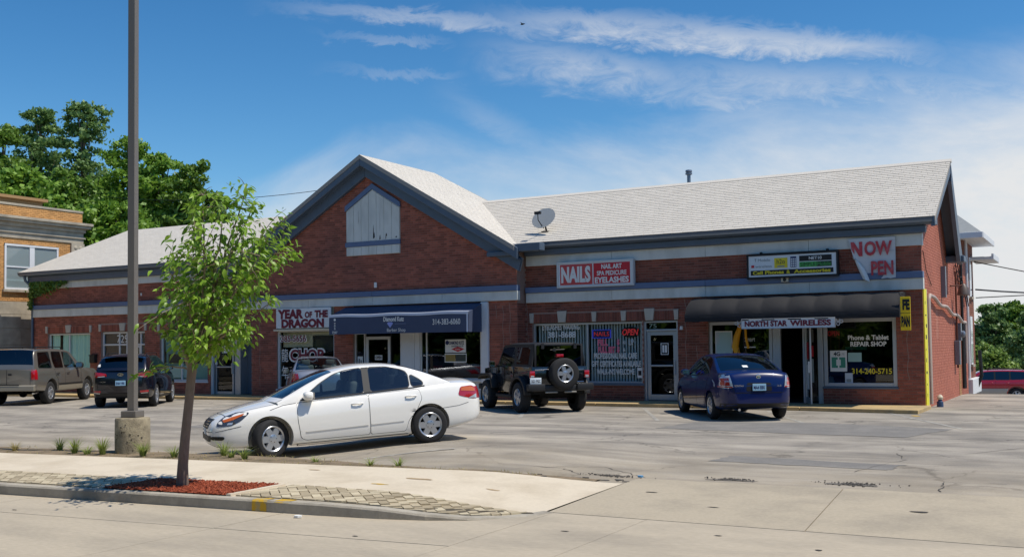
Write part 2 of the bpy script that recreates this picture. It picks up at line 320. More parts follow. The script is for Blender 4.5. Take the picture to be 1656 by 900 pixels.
# re-cut the curb at visible joints
kf2 = kf; pts = []
kerb_piece(5, 7, curb); kerb_piece(7, 15, curb)
ym = MB()
for dx in (-8.33, -8.03):
    i = 8; y = sy(dx, 9.57); ym.add([(dx, y-.004, -.045), (dx+.2, y+.2*SL-.004, -.045), (dx+.2, y+.2*SL-.004, .06), (dx, y-.004, .06), (dx, y+.018, .0795), (dx+.2, y+.2*SL+.018, .0795), (dx, y+.14, .0795), (dx+.2, y+.2*SL+.14, .0795)], [(0, 1, 2, 3), (3, 2, 5, 4), (4, 5, 7, 6)])
ym.build('paint_mark', m_yel, curb)
def back(x): return 11.05 + (x+15.7)*.105 + .16*sstep(x, -8, -5.4)
def bx_(t):                                               # kerb back edge as a function of x
    return np.interp(t, [p[0] for p in kb], [p[1] for p in kb])
sw = MB(); rows = []
for x in list(np.arange(-90, -18, 4)) + list(np.arange(-18, -5.6, .5)) + [-5.6, -5.45, -5.33]:
    y0 = bx_(x); y1 = back(x); rows.append([(x, y0+(y1-y0)*t, walk_z(x, y0+(y1-y0)*t)) for t in np.linspace(0, 1, 6)] + [(x, y1, -.05)])
sw.grid(rows); sidewalk = sw.build('sidewalk', m_walk, smooth=40, kind='structure')
def bed_z(x, y): return max(lot_h(x, y), walk_z(x, back(x))-.03)
# weedy bed between sidewalk and lot
bd = MB(); rows = []
for x in np.arange(-40, -5.4, .35):
    w = .95*sstep(-x, 7.5, 12) + .28; y0 = back(x); n = 5
    rows.append([(x, y0+w*t + (.09*math.sin(x*3.1)+.07*math.sin(x*7.7) if t == 1 else 0), bed_z(x, y0+w*t)+.006+.025*math.sin(math.pi*t)*(.6+.4*math.sin(x*5.3+t*4))-.02*(t == 1)) for t in np.linspace(0, 1, n)])
for r in rows: r[-1] = (r[-1][0], r[-1][1], lot_h(r[-1][0], r[-1][1])-.02)
bd.grid(rows); bed = bd.build('planting_bed', m_soil, smooth=60, kind='structure')
# ---- pavers
m_pv = [mat('tan_paver', srgb(180, 166, 138), .9, island=.05, nscale=25, namt=.10, bump=.3, bscale=80), mat('brown_paver', srgb(162, 148, 121), .9, island=.05, nscale=25, namt=.10, bump=.3, bscale=80), mat('cream_paver', srgb(194, 181, 152), .9, island=.06, nscale=25, namt=.10, bump=.3, bscale=80)]
pb = MB()
def inside_paver(x, y):
    lo = bx_(x)+.012
    if x < -10.82: return lo < y < sy(x, 10.62)
    if -8.62 < x < -5.3: return lo < y < 9.98 - .0*(x+5)
    return False
def clip_poly(poly, fn_lines):
    for (a, b, c) in fn_lines:                            # keep a*x+b*y+c >= 0
        out = []
        for i in range(len(poly)):
            p, q = poly[i], poly[(i+1) % len(poly)]; dp = a*p[0]+b*p[1]+c; dq = a*q[0]+b*q[1]+c
            if dp >= 0: out.append(p)
            if dp*dq < 0: t = dp/(dp-dq); out.append((p[0]+(q[0]-p[0])*t, p[1]+(q[1]-p[1])*t))
        poly = out
        if len(poly) < 3: return []
    return poly
pbase = MB()
def pv_z(x, y): return walk_z(x, y)
right = [(x, bx_(x)+.01) for x in np.arange(-8.62, -5.36, .1)] + [(-5.36, 9.98), (-8.75, 9.98)]
left = [(x, bx_(x)+.01) for x in np.arange(-24, -10.8, .5)] + [(-10.86, bx_(-10.86)+.01), (-10.95, sy(-10.9, 10.62)), (-24, sy(-24, 10.62))]
for P in (right, left):
    pbase.add([(x, y, pv_z(x, y)+.004) for x, y in P], [tuple(range(len(P)))])
pav = pbase.build('paver_strip', m_dirtgap, kind='structure')
ang = math.radians(45); L1, W1 = .22, .11
def herring():
    out = []; w = W1
    for i in range(-150, 150):
        for j in range(-60, 60):
            k = (i-j) % 4
            if k == 0: out.append((i*w, j*w, (i+2)*w, (j+1)*w))
            elif k == 3: out.append((i*w, j*w, (i+1)*w, (j+2)*w))
    return out
npv = 0; rest = MB(); ca, sa = math.cos(ang), math.sin(ang); lst = []
for (x0, y0, x1, y1) in herring():
    g_ = .006; cs = [(x0+g_, y0+g_), (x1-g_, y0+g_), (x1-g_, y1-g_), (x0+g_, y1-g_)]
    P = [(-8.0 + c*ca - s*sa, 9.3 + c*sa + s*ca) for c, s in cs]; cx_ = sum(p[0] for p in P)/4; cy_ = sum(p[1] for p in P)/4
    if not (-24 < cx_ < -5.2 and 6.5 < cy_ < 10.3): continue
    xx = min(max(cx_, -24), -5.37); e = .15; s_ = (bx_(xx+e)-bx_(xx-e))/(2*e)
    Ls = [(-s_, 1, -(bx_(xx) - s_*xx) - .012)]
    if cx_ > -9.6: Ls += [(0, -1, 9.975), (1, 0, 8.70), (-1, 0, -5.37)]
    elif cx_ < -10.5: Ls += [(SL, -1, 10.615), (-1, 0, -10.88)]
    else: continue
    Q = clip_poly(P, Ls)
    if len(Q) < 3: continue
    area = abs(sum(Q[i][0]*Q[(i+1) % len(Q)][1]-Q[(i+1) % len(Q)][0]*Q[i][1] for i in range(len(Q))))/2
    if area > .0012: lst.append((math.hypot(cx_, cy_), Q, cx_, cy_))
lst.sort(key=lambda t: t[0])
for k, (d, Q, cx_, cy_) in enumerate(lst):
    z = pv_z(cx_, cy_) + .016 + rng.uniform(-.003, .003); mi = int(rng.choice([0, 1, 2], p=[.45, .3, .25]))
    if k < 300: b = MB(); b.prism(Q, z-.03, z, 'z'); b.build('paver', m_pv[mi], pav)
    else: rest.prism(Q, z-.03, z, 'z', mi)
rest.build('paver_field', m_pv, pav, kind='stuff')
# ---- mulch square with its concrete edging
m_mulch = mat('red_mulch', srgb(150, 74, 46), .95, island=.3, nscale=20, namt=.2, bump=.6, bscale=50)
mq = [(-10.70, 8.80), (-8.82, 8.96), (-8.86, 9.94), (-10.72, 9.72)]
b = MB(); b.add([(x, y, .088) for x, y in mq], [(0, 1, 2, 3)]); mulchbase = b.build('mulch_bed', m_mulch, kind='structure')
ed = MB()
for i in (1, 3):
    p, q = Vector(mq[i]), Vector(mq[(i+1) % 4]); t = (q-p).normalized(); n = Vector((t.y, -t.x))*.07
    ed.prism([tuple(p), tuple(q), tuple(q+n), tuple(p+n)], .03, .098, 'z')
ed.build('edging', m_walk, mulchbase, fix=True)
mc = MB()
for i in range(2600):
    s, t = rng.random(2); p = (1-s)*(1-t)*np.array(mq[0]) + s*(1-t)*np.array(mq[1]) + s*t*np.array(mq[2]) + (1-s)*t*np.array(mq[3])
    l, w = rng.uniform(.02, .06), rng.uniform(.006, .014)
    mc.obox((p[0], p[1], .090+rng.uniform(0, .012)), l, w, .006, Matrix.Rotation(rng.uniform(0, 6.3), 3, 'Z') @ Matrix.Rotation(rng.uniform(-.5, .5), 3, 'Y'))
mc.build('mulch', m_mulch, mulchbase, kind='stuff')
# ---- shopfront walk
m_fwalk = mat('shopfront_walk', srgb(186, 160, 112), .9, col2=srgb(150, 134, 104), c2scale=2.5, nscale=9, namt=.12, bump=.3, bscale=50)
wk = MB(); front = [(-39.2, 26.75), (-28.6, 26.95), (-20, 27.35), (-12.98, 27.5), (-7.06, 27.25), (-3.9, 26.75)]
cuts = list(np.linspace(-39.2, -3.9, 13))
fyk = lambda x: float(np.interp(x, [p[0] for p in front], [p[1] for p in front]))
fw = None
for i in range(12):
    a, c = cuts[i]+.006, cuts[i+1]-.006; b = MB(); b.prism([(a, fyk(a)), (c, fyk(c)), (c, 28.95), (a, 28.95)], -.1, .095 - .0*i, 'z')
    o = b.build('front_walk' if fw is None else 'slab', m_fwalk, fw, fix=True, bevel=.015)
    if fw is None: fw = o; fw['kind'] = 'structure'
# ---- parking lines, paint dabs, patches
m_line = mat('faded_white_line', srgb(180, 176, 164), .85, col2=srgb(142, 139, 132), c2scale=5, c2lo=.36, c2hi=.52)
def stripe(p, q, w, m_, name='parking_line', z=.004):
    p, q = Vector(p), Vector(q); t = (q-p).normalized(); n = Vector((-t.y, t.x))*w/2; b = MB(); k = 8; rows = []
    for i in range(k+1):
        c = p + (q-p)*i/k; rows.append([(c.x+n.x*s, c.y+n.y*s, lot_h(c.x, c.y)+z) for s in (-1, 1)])
    b.grid(rows); return b.build(name, m_, kind='structure')
for x in (-4.6, -7.6, -11.0, -14.6, -18.2, -21.8, -25.2, -28.8, -32.2):
    dx = 2.1; stripe((x, 26.9), (x+dx, 22.6), .1, m_line)
stripe((-13.3, 12.6), (-11.4, 13.1), .09, m_line); stripe((-10.4, 13.6), (-9.3, 14.6), .09, m_line)
stripe((-6.95, 22.3), (-6.4, 22.6), .12, m_yel, 'paint_mark'); stripe((-3.95, 26.3), (-3.8, 26.0), .14, m_yel, 'paint_mark')
m_patch = mat('dark_asphalt_patch', srgb(104, 99, 92), .95, nscale=40, namt=.3, bump=1., bscale=45, island=.3)
def blob(cx_, cy_, rx, ry, m_, name, z=.005, n=26, rot=0.):
    P = []
    for k in range(n):
        q = 2*math.pi*k/n; r = 1+.25*math.sin(3*q+cx_)+.14*math.sin(7*q)+rng.uniform(-.12, .12); a, c = rx*r*math.cos(q), ry*r*math.sin(q)
        P.append((cx_+a*math.cos(rot)-c*math.sin(rot), cy_+a*math.sin(rot)+c*math.cos(rot)))
    b = MB(); b.add([(x, y, lot_h(x, y)+z) for x, y in P], [tuple(range(n))]); return b.build(name, m_, kind='structure')
blob(-2.72, 13.35, .30, .11, m_patch, 'pothole_patch', .006); blob(-4.2, 13.15, .30, .07, m_patch, 'pothole_patch', .006)
chip = MB()
for i in range(520):
    q, r = rng.uniform(0, 6.3), abs(rng.normal(0, .6)); k = i % 3
    c = [(-2.72, 13.36, .4, .18), (-4.2, 13.2, .3, .1), (-5.75, 12.9, .45, .12)][k]
    s = rng.uniform(.006, .022); x, y = c[0]+c[2]*r*math.cos(q), c[1]+c[3]*r*math.sin(q)
    chip.obox((x, y, lot_h(x, y)+.008), s, s*rng.uniform(.5, 1), s*.6, Matrix.Rotation(rng.uniform(0, 6.3), 3, 'Z') @ Matrix.Rotation(rng.uniform(-.6, .6), 3, 'X'))
chip.build('gravel', m_patch, kind='stuff')
m_asph2 = mat('newer_asphalt', srgb(120, 117, 112), .92, col2=srgb(138, 134, 127), c2scale=1.5, nscale=36, namt=.26, bump=.6, bscale=70)
for (P) in [[(-8.2, 20.6), (-3.2, 20.2), (-2.6, 22.4), (-5.2, 23.2), (-8.0, 22.8)], [(-19.5, 18.4), (-15.2, 18.0), (-14.9, 19.3), (-19.1, 19.8)], [(1.2, 15.4), (4.2, 15.6), (4.4, 17.6), (1.4, 17.1)], [(-5.2, 15.2), (-2.6, 15.0), (-2.5, 15.7), (-5.1, 16.0)]]:
    Q = []
    for i in range(len(P)):
        a, c = np.array(P[i]), np.array(P[(i+1) % len(P)])
        for t in np.linspace(0, 1, 12)[:-1]: Q.append(a+(c-a)*t+rng.uniform(-.05, .05, 2))
    b = MB(); b.add([(x, y, lot_h(x, y)+.0045) for x, y in Q], [tuple(range(len(Q)))]); b.build('asphalt_patch', m_asph2, kind='structure')
m_stain = mat('brown_stain', srgb(170, 146, 112), .9, nscale=20, namt=.2); m_oil = mat('oil_stain', srgb(108, 105, 101), .7, nscale=9, namt=.25, col2=srgb(140, 137, 131), c2scale=4)
def dab(x, y, rx, ry, m_, nm):
    P = [(x+rx*math.cos(q)*rng.uniform(.6, 1.2), y+ry*math.sin(q)*rng.uniform(.6, 1.2)) for q in np.linspace(0, 6.283, 15)[:-1]]; b = MB(); b.add([(a, c, walk_z(a, c)+.004) for a, c in P], [tuple(range(len(P)))]); b.build(nm, m_, sidewalk)
dab(-7.55, 11.0, .2, .05, m_stain, 'stain'); dab(-7.75, 10.45, .14, .03, m_yel, 'paint_mark'); dab(-9.4, 11.2, .1, .03, m_stain, 'stain'); dab(-6.4, 10.9, .12, .03, m_stain, 'stain')
# broken lip of the lot beside the sidewalk end
lip = MB()
for i in range(22):
    x = -5.35 - i*.09 + rng.uniform(-.05, .05); y = back(x)+.12+rng.uniform(0, .12) + .1*math.sin(i); s = rng.uniform(.02, .07)
    P = [(x+s*math.cos(a)*rng.uniform(.6, 1.2), y+.5*s*math.sin(a)) for a in np.linspace(0, 6.28, 7)[:-1]]; lip.prism(P, .0, lot_h(x, y)+rng.uniform(.008, .025), 'z')
lip.build('asphalt_rubble', m_patch, kind='stuff')
# lines of cracks in the lot near the driveway
m_crack = mat('crack_dark', srgb(64, 62, 58), 1.)
def crack(pts, w=.018):
    b = MB(); rows = []; P = []
    for i in range(len(pts)-1):
        for t in np.linspace(0, 1, 9)[:-1]:
            a, c = np.array(pts[i]), np.array(pts[i+1]); P.append(a+(c-a)*t+rng.uniform(-.035, .035, 2))
    for i, p in enumerate(P):
        t = P[min(i+1, len(P)-1)]-P[max(i-1, 0)]; n = np.array([-t[1], t[0]])/max(1e-6, np.linalg.norm(t))*w*rng.uniform(.3, 1.)/2
        rows.append([(p[0]-n[0], p[1]-n[1], lot_h(*p)+.006), (p[0]+n[0], p[1]+n[1], lot_h(*p)+.006)])
    b.grid(rows); return b.build('pavement_crack', m_crack, kind='structure')
crack([(-6.9, 13.1), (-6.2, 13.7), (-5.6, 13.2), (-5.25, 12.95)]); crack([(-1.7, 13.1), (-1.75, 14.0), (-1.0, 14.1)]); crack([(-7.6, 13.0), (-6.6, 13.15), (-6.1, 12.75)])
crack([(-3.0, 14.6), (-2.6, 16.4), (-2.9, 17.5)], .014); crack([(-1.9, 17.6), (-1.0, 19.2), (.6, 19.6)], .02); crack([(-18, 17.2), (-14, 17.9), (-12.6, 18.4)], .02)
crack([(-22, 19.6), (-19, 20.1), (-15.8, 21.4), (-13, 21.2)], .02); crack([(-9.6, 19.6), (-6.4, 19.2), (-4.2, 20.3), (-1.2, 20.1)], .02)

for (x, y, rx, ry) in [(-1.7, 11.6, .11, .05), (-4.75, 11.8, .10, .03), (-3.75, 11.1, .09, .02), (-3.2, 9.6, .05, .02), (-2.2, 9.3, .04, .03), (-4.6, 9.2, .05, .02), (-6.3, 8.1, .04, .02), (-10.9, 7.75, .05, .02)]:
    P = [(x+rx*math.cos(q)*rng.uniform(.6, 1.1), y+ry*math.sin(q)*rng.uniform(.6, 1.1)) for q in np.linspace(0, 6.283, 10)[:-1]]
    z = -.05 + max(0, y-10.19)*.0238 + .004; b = MB(); b.add([(a, c, z) for a, c in P], [tuple(range(len(P)))]); b.build('tar_spot', m_crack, kind='structure')
# ================================================================ THE ROW OF SHOPS
m_brick = mat('red_brick', srgb(150, 86, 68), .88, island=.30, nscale=3, namt=.14, bump=.35, bscale=70, col2=srgb(124, 74, 62), c2scale=.7)
m_mortar = mat('mortar', srgb(152, 126, 114), .95, nscale=20, namt=.1)
m_pbrick = mat('painted_side_brick', srgb(178, 106, 84), .8, island=.05, nscale=1.2, namt=.10, bump=.3, bscale=30, col2=srgb(166, 98, 78), c2scale=.9)
m_pmort = mat('painted_mortar', srgb(160, 92, 74), .85, nscale=3, namt=.08)
m_white = mat('white_fascia_paint', srgb(212, 214, 208), .6, col2=srgb(188, 190, 184), c2scale=1.5, nscale=5, namt=.05, stretch=(1, 1, .4))
m_blue = mat('blue_band_paint', srgb(94, 112, 144), .5, nscale=4, namt=.08)
m_slate = mat('slate_trim_paint', srgb(84, 98, 114), .45, nscale=3, namt=.1)
m_roof = mat('pale_shingle', srgb(203, 197, 186), .9, island=.03, nscale=2.5, namt=.05, bump=.3, bscale=60)
m_rbase = mat('roof_deck', srgb(150, 146, 140), .95)
m_alu = mat('brushed_aluminium', srgb(190, 194, 198), .35, .6)
m_alw = mat('white_aluminium', srgb(206, 208, 208), .4)
m_glass = glass('shop_glass', (.62, .68, .68), .9, .005, .03)
m_glass2 = glass('tealtint_glass', (.55, .68, .66), .9, .02, .03)
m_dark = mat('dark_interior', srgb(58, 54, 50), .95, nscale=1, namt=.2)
m_stone = mat('cut_stone', srgb(186, 178, 164), .85, nscale=8, namt=.08, bump=.2, bscale=40)
m_black = mat('matte_black', srgb(22, 22, 24), .6)
m_letter = mat('white_vinyl', srgb(228, 228, 224), .5)
m_maroon = mat('maroon_vinyl', srgb(112, 24, 48), .5)
m_red = mat('red_vinyl', srgb(196, 34, 48), .5)
m_pink = mat('pink_vinyl', srgb(226, 110, 134), .5)
m_yv = mat('yellow_vinyl', srgb(224, 204, 40), .5)
m_navy = mat('navy_print', srgb(34, 44, 92), .5)
m_green = mat('green_print', srgb(70, 170, 80), .5)
m_wpanel = mat('white_panel', srgb(214, 216, 218), .55, nscale=6, namt=.04)
m_cream = mat('cream_trim', srgb(206, 196, 172), .6)
YL, YG, YR = 28.60, 28.30, 28.83
XA, XB, XC, XD = -39.1, -26.6, -15.7, -4.03
shop = empty('shop_building', (-21.4, 30.5, 0), 'long single storey red brick shop row with a steep centre gable and pale shingle roofs', 'building')
def sp(b, name, mats, smooth=None, fix=False, bevel=0, **kw): return world_child(b.build(name, mats, None, smooth, fix, 0, bevel, **kw), shop)
def sub(b, name, mats, parent, smooth=None, fix=False, bevel=0, **kw):
    o = b.build(name, mats, None, smooth, fix, 0, bevel, **kw); o.parent = parent; o.matrix_parent_inverse = parent.matrix_parent_inverse.copy() if False else Matrix.Identity(4)
    # the parent's own geometry is in world coordinates: cancel its chain so this one is too
    o.matrix_parent_inverse = Matrix.Identity(4); return o
def wall_cells(x0, x1, z0, z1, holes, y0, y1, b):
    xs_ = sorted({x0, x1, *[min(max(h[0], x0), x1) for h in holes], *[min(max(h[1], x0), x1) for h in holes]}); zs_ = sorted({z0, z1, *[min(max(h[2], z0), z1) for h in holes], *[min(max(h[3], z0), z1) for h in holes]})
    for i in range(len(xs_)-1):
        j = 0
        while j < len(zs_)-1:
            free = lambda jj: not any(h[0]-1e-6 <= xs_[i] and xs_[i+1] <= h[1]+1e-6 and h[2]-1e-6 <= zs_[jj] and zs_[jj+1] <= h[3]+1e-6 for h in holes)
            if not free(j): j += 1; continue
            k = j
            while k+1 < len(zs_)-1 and free(k+1): k += 1
            b.box(xs_[i], xs_[i+1], y0, y1, zs_[j], zs_[k+1]); j = k+1
BL, BH, MJ = .205, .066, .011
def courses(x0, x1, z0, z1, holes, top=None):
    """brick rectangles (a, b, zlo, zhi) in running bond, cut round the openings"""
    out = []; r = int(z0/(BH+MJ))
    while True:
        lo = r*(BH+MJ); hi = lo+BH
        if lo >= z1-.02: break
        l_, h_ = max(lo, z0), min(hi, z1)
        if h_-l_ > .02:
            a0, a1 = x0, x1
            if top: a0, a1 = max(x0, top(h_)[0]), min(x1, top(h_)[1])
            segs = [(a0, a1)]
            for h in holes:
                if h[2] < h_-.012 and h[3] > l_+.012:
                    ns = []
                    for (p, q) in segs:
                        if h[1] <= p or h[0] >= q: ns.append((p, q)); continue
                        if h[0]-p > .03: ns.append((p, h[0]))
                        if q-h[1] > .03: ns.append((h[1], q))
                    segs = ns
            o_ = (BL+MJ)/2*(r % 2)
            for (p, q) in segs:
                k = math.floor((p-o_)/(BL+MJ))
                while True:
                    s = k*(BL+MJ)+o_; e = s+BL; k += 1
                    if s >= q: break
                    s, e = max(s, p), min(e, q)
                    if e-s > .03: out.append((s, e, l_, h_))
        r += 1
    return out
def brick_box(b, s, e, lo, hi, Y, d=.008, axis='x'):
    if axis == 'x':
        v = [(s, Y-d, lo), (e, Y-d, lo), (e, Y-d, hi), (s, Y-d, hi), (s, Y, lo), (e, Y, lo), (e, Y, hi), (s, Y, hi)]
        b.add(v, [(0,1,2,3), (0,4,5,1), (1,5,6,2), (2,6,7,3), (3,7,4,0)])
    else:
        v = [(Y+d, s, lo), (Y+d, e, lo), (Y+d, e, hi), (Y+d, s, hi), (Y, s, lo), (Y, e, lo), (Y, e, hi), (Y, s, hi)]
        b.add(v, [(0,1,2,3), (0,4,5,1), (1,5,6,2), (2,6,7,3), (3,7,4,0)])
# openings per section: (x0, x1, z0, z1)
H_L = [(-38.14, -35.54, .62, 2.50), (-34.89, -32.39, .05, 2.52), (-31.58, -29.06, .58, 2.46), (-28.91, -26.60, .02, 2.18)]
H_G = [(-25.41, -22.85, .30, 3.16), (-22.04, -16.74, .10, 3.16)]
H_R = [(-15.46, -11.80, .58, 2.45), (-11.76, -10.70, .10, 2.45), (-9.79, -6.60, .10, 2.44), (-6.60, -4.69, .53, 2.44)]
def soldiers(b, x0, x1, z0, z1, Y, lean=0.):
    n = max(1, round((x1-x0)/.079)); w = (x1-x0)/n
    for i in range(n): brick_box(b, x0+i*w+.005, x0+(i+1)*w-.005, z0, z1, Y, .008+rng.uniform(-.001, .001))
belts = dict(L=(3.18, 3.50, 3.67, 4.35, 4.62, 5.06), G=(3.16, 3.45, 3.62), R=(3.08, 3.38, 3.55, 4.22, 4.53, 4.90))
gslope = .577; GX = -21.4; GZ = 8.17                      # gable: outer rake apex
def gz(x): return GZ - gslope*abs(x-GX)
def gtop(z): d = max(0, (GZ-.62-z)/gslope); return (GX-d, GX+d)
walls = []
for nm, x0, x1, Y, H, zt in (('L', XA, XB, YL, H_L, 4.95), ('G', XB, XC, YG, H_G, 4.7), ('R', XC, XD, YR, H_R, 4.85)):
    b = MB(); wall_cells(x0, x1, -.1, zt, H, Y, Y+.26, b)
    if nm == 'G': b.prism([(XB, 4.7), (XC, 4.7), (GX, GZ-.3)], YG, YG+.26, 'y')
    walls.append(sp(b, 'front_wall', m_mortar))
wl, wg, wr = walls
allb = []
def push(w, rects, Y):
    for r_ in rects: allb.append((w, r_, Y))
lint = lambda H, dz: [(h[0]-.02, h[1]+.02, h[3], h[3]+dz) for h in H]
push(wl, courses(XA, XB, .0, 3.18, H_L + lint(H_L[:3], .27)), YL); push(wl, courses(XA, XB, 3.66, 4.35, []), YL)
push(wg, courses(XB, XC, .0, 3.16, H_G), YG); push(wg, courses(XB, XC, 3.61, 7.5, [(-22.30, -20.05, 4.84, 6.5)], gtop), YG)
lr = [(-15.5, -10.66, 2.45, 2.73)]
push(wr, courses(XC, XD, .0, 3.08, H_R + lr), YR); push(wr, courses(XC, XD, 3.54, 4.22, []), YR)
# side of the gable block where it steps forward, and the painted alley wall
b = MB(); b.box(XC-.25, XC, YG+.262, YR-.002, -.1, 4.7); b.box(XB-.002+.01, XB+.25, YG+.262, YL-.002, -.1, 4.7); sp(b, 'return_wall', m_mortar)
rt = MB()
for (s, e, lo, hi) in courses(YG+.01, YR-.01, .0, 3.1, []): brick_box(rt, s, e, lo, hi, XC, .008, 'y')
sp(rt, 'return_bricks', m_brick, kind='stuff')
allb.sort(key=lambda t: math.hypot((t[1][0]+t[1][1])/2, t[2]))
wall_mb = {wl.name: MB(), wg.name: MB(), wr.name: MB()}
bm_cache = {}
for k, (w, (s, e, lo, hi), Y) in enumerate(allb):
    if k < 300:
        ky = (round(e-s, 3), round(hi-lo, 3))
        if ky not in bm_cache: q = MB(); brick_box(q, 0, e-s, 0, hi-lo, 0); bm_cache[ky] = q.mesh('brick', m_brick)
        o = link('brick', bm_cache[ky], w); o.location = (s, Y+rng.uniform(-.002, .002), lo)
    else: brick_box(wall_mb[w.name], s, e, lo, hi, Y, .008+rng.uniform(-.002, .002))
for h in H_L[:3]: soldiers(wall_mb[wl.name], h[0], h[1], h[3]+.005, h[3]+.26, YL)
soldiers(wall_mb[wr.name], -15.44, -10.70, 2.455, 2.72, YR)
for w in walls: sub(wall_mb[w.name], 'brick_courses', m_brick, w, kind='stuff')
# alley wall
sb = MB(); sb.box(XD-.26, XD-.012, YR+.262, 38.9, -.1, 4.5); sb.prism([(YR+.262, 4.5), (34.3, 4.5), (33.9, 4.6), (32.0, 6.75), (28.9, 5.05)], XD-.26, XD-.012, 'x')
side = sp(sb, 'side_wall', m_pmort)
sbb = MB()
def stop(z):
    return (28.84, 38.9) if z < 4.5 else (28.84+(z-4.85)/.545 if z > 4.9 else 28.84, 34.1-(z-4.4)*.85)
for (s, e, lo, hi) in courses(28.84, 38.9, -.08, 6.7, [(29.9, 30.45, 2.0, 2.75), (31.3, 31.8, 1.8, 2.7)], stop): brick_box(sbb, s, e, lo, hi, XD-.012, .006+rng.uniform(-.001, .002), 'y')
sub(sbb, 'brick_courses', m_pbrick, side, kind='stuff')
# old patched openings in the alley wall
for (a, c, lo, hi) in [(29.9, 30.45, 2.0, 2.75), (31.3, 31.8, 1.8, 2.7)]:
    q = MB()
    for r_ in courses(a, c, lo, hi, []): brick_box(q, *r_, XD-.012, .004, 'y')
    sub(q, 'patched_opening', mat('faded_patch_brick', srgb(182, 118, 98), .85, island=.08), side)
# vertical strip of bare brown brick towards the rear
q = MB()
for r_ in courses(36.3, 36.85, -.05, 2.2, []): brick_box(q, *r_, XD-.003, .006, 'y')
sub(q, 'bare_brick_strip', mat('bare_tan_brick', srgb(176, 132, 88), .9, island=.15), side, kind='stuff')
# end bricks of the front wall turning the corner
q = MB()
for r_ in courses(YR+.002, YR+.26, 0, 3.06, []) + courses(YR+.002, YR+.26, 3.56, 4.2, []): brick_box(q, *r_, XD, .006, 'y')
sub(q, 'corner_bricks', m_pbrick, side, kind='stuff')
# ---- belt courses, built board by board
def boards(x0, x1, y0, y1, z0, z1, step, m_, name):
    n = max(1, round((x1-x0)/step)); w = (x1-x0)/n; par = None
    for i in range(n):
        b = MB(); b.box(x0+i*w+.004, x0+(i+1)*w-.004, y0, y1, z0+rng.uniform(-.003, .003), z1)
        o = sp(b, name, m_, fix=True, bevel=.006)
for nm, x0, x1, Y in (('L', XA, XB, YL), ('G', XB-.06, XC+.06, YG), ('R', XC+.07, XD+.05, YR)):
    B = belts[nm]
    boards(x0, x1, Y-.09, Y+.1, B[0], B[1]-.004, 2.75, m_white, 'belt_board')
    boards(x0, x1, Y-.14, Y+.1, B[1], B[2], 5.5, m_blue, 'belt_cap')
    if nm != 'G':
        boards(x0, x1-.0, Y-.07, Y+.1, B[3], B[4], 2.75, m_white, 'frieze_board')
        b = MB(); b.box(x0-(.1 if nm == 'L' else 0), x1+(.1 if nm == 'R' else 0), Y-.2, Y-.01, B[4]+.003, B[5]-.17); sp(b, 'bed_moulding', m_slate, fix=True, bevel=.03)
        xg0, xg1 = (x0-.45, x1-.2) if nm == 'L' else (x0-.02, x1+.3)
        b = MB(); z1 = B[5]
        b.prism([(Y-.30, z1-.17), (Y-.40, z1-.10), (Y-.43, z1), (Y-.40, z1+.004), (Y-.37, z1-.09), (Y-.29, z1-.13), (Y-.02, z1-.13), (Y-.02, z1-.17)], xg0, xg1, 'x'); sp(b, 'gutter', m_slate, fix=True)
b = MB(); b.prism([(YR-.43, 4.76), (YR-.43, 4.93), (YR+.1, 5.06), (YR+.1, 4.72)], XD+.352, XD+.40, 'x'); sp(b, 'gutter_end', m_slate, fix=True)
b = MB(); b.box(XC-.02, XC+1.0, YG-.36, YG-.02, 4.62, 4.86); b.box(XC-.9, XC+.0, YG-.3, YG-.022, 4.52, 4.66); sp(b, 'cornice_return', m_slate, fix=True, bevel=.02)
# ---- gable rake boards
for s in (-1, 1):
    lo_x = GX + s*5.95; a = (GX, GZ); c = (lo_x, gz(lo_x)); t = .36; t2 = .70
    b = MB(); b.prism([a, c, (c[0], c[1]-t), (a[0], a[1]-t)], YG-.42, YG-.30, 'y'); sp(b, 'rake_board', m_slate, fix=True, bevel=.015)
    b = MB(); b.prism([(a[0], a[1]-.30), (c[0], c[1]-.30), (c[0]-s*.1, c[1]-t2), (a[0], a[1]-t2)], YG-.16, YG-.012, 'y'); sp(b, 'rake_frieze', m_slate, fix=True, bevel=.015)
    b = MB(); b.prism([(a[0], a[1]-.33), (c[0], c[1]-.33), (c[0], c[1]-.37), (a[0], a[1]-.37)], YG-.302, YG-.155, 'y'); sp(b, 'soffit', m_slate, fix=True)
# ---- louvre-like boarded panel in the gable
vp = MB(); vp.prism([(-22.27, 4.85), (-20.07, 4.85), (-20.07, 6.52), (-21.17, 7.2), (-22.27, 6.52)], YG-.02, YG+.02, 'y'); vent = sp(vp, 'gable_panel', m_white, fix=True)
n = 7; w = 2.2/n
def vtop(x): return 6.52 + .68*(1-abs(x+21.17)/1.1)
for i in range(n):
    x0, x1 = -22.27+i*w+.006, -22.27+(i+1)*w-.006
    for (z0, cut) in ((4.86, 1), (5.31, 0)):
        b = MB(); P = [(x0, z0), (x1, z0)] + ([(x1, 5.14), (x0, 5.14)] if cut else ([(x1, vtop(x1)-.18), (x0, vtop(x0)-.18)] if not x0 < -21.17 < x1 else [(x1, vtop(x1)-.18), (-21.17, 7.02), (x0, vtop(x0)-.18)]))
        b.prism(P, YG-.045, YG-.021, 'y'); sub(b, 'board', m_white, vent, fix=True)
b = MB(); b.box(-22.3, -20.04, YG-.07, YG-.02, 5.15, 5.30); sub(b, 'panel_rail', m_blue, vent, fix=True)
for s in (-1, 1):
    x = -21.17+s*1.14; b = MB(); b.prism([(-21.17, 7.23), (x, 6.53), (x, 6.36), (-21.17, 7.05)], YG-.08, YG-.02, 'y'); sub(b, 'panel_trim', m_blue, vent, fix=True)
pm = MB()
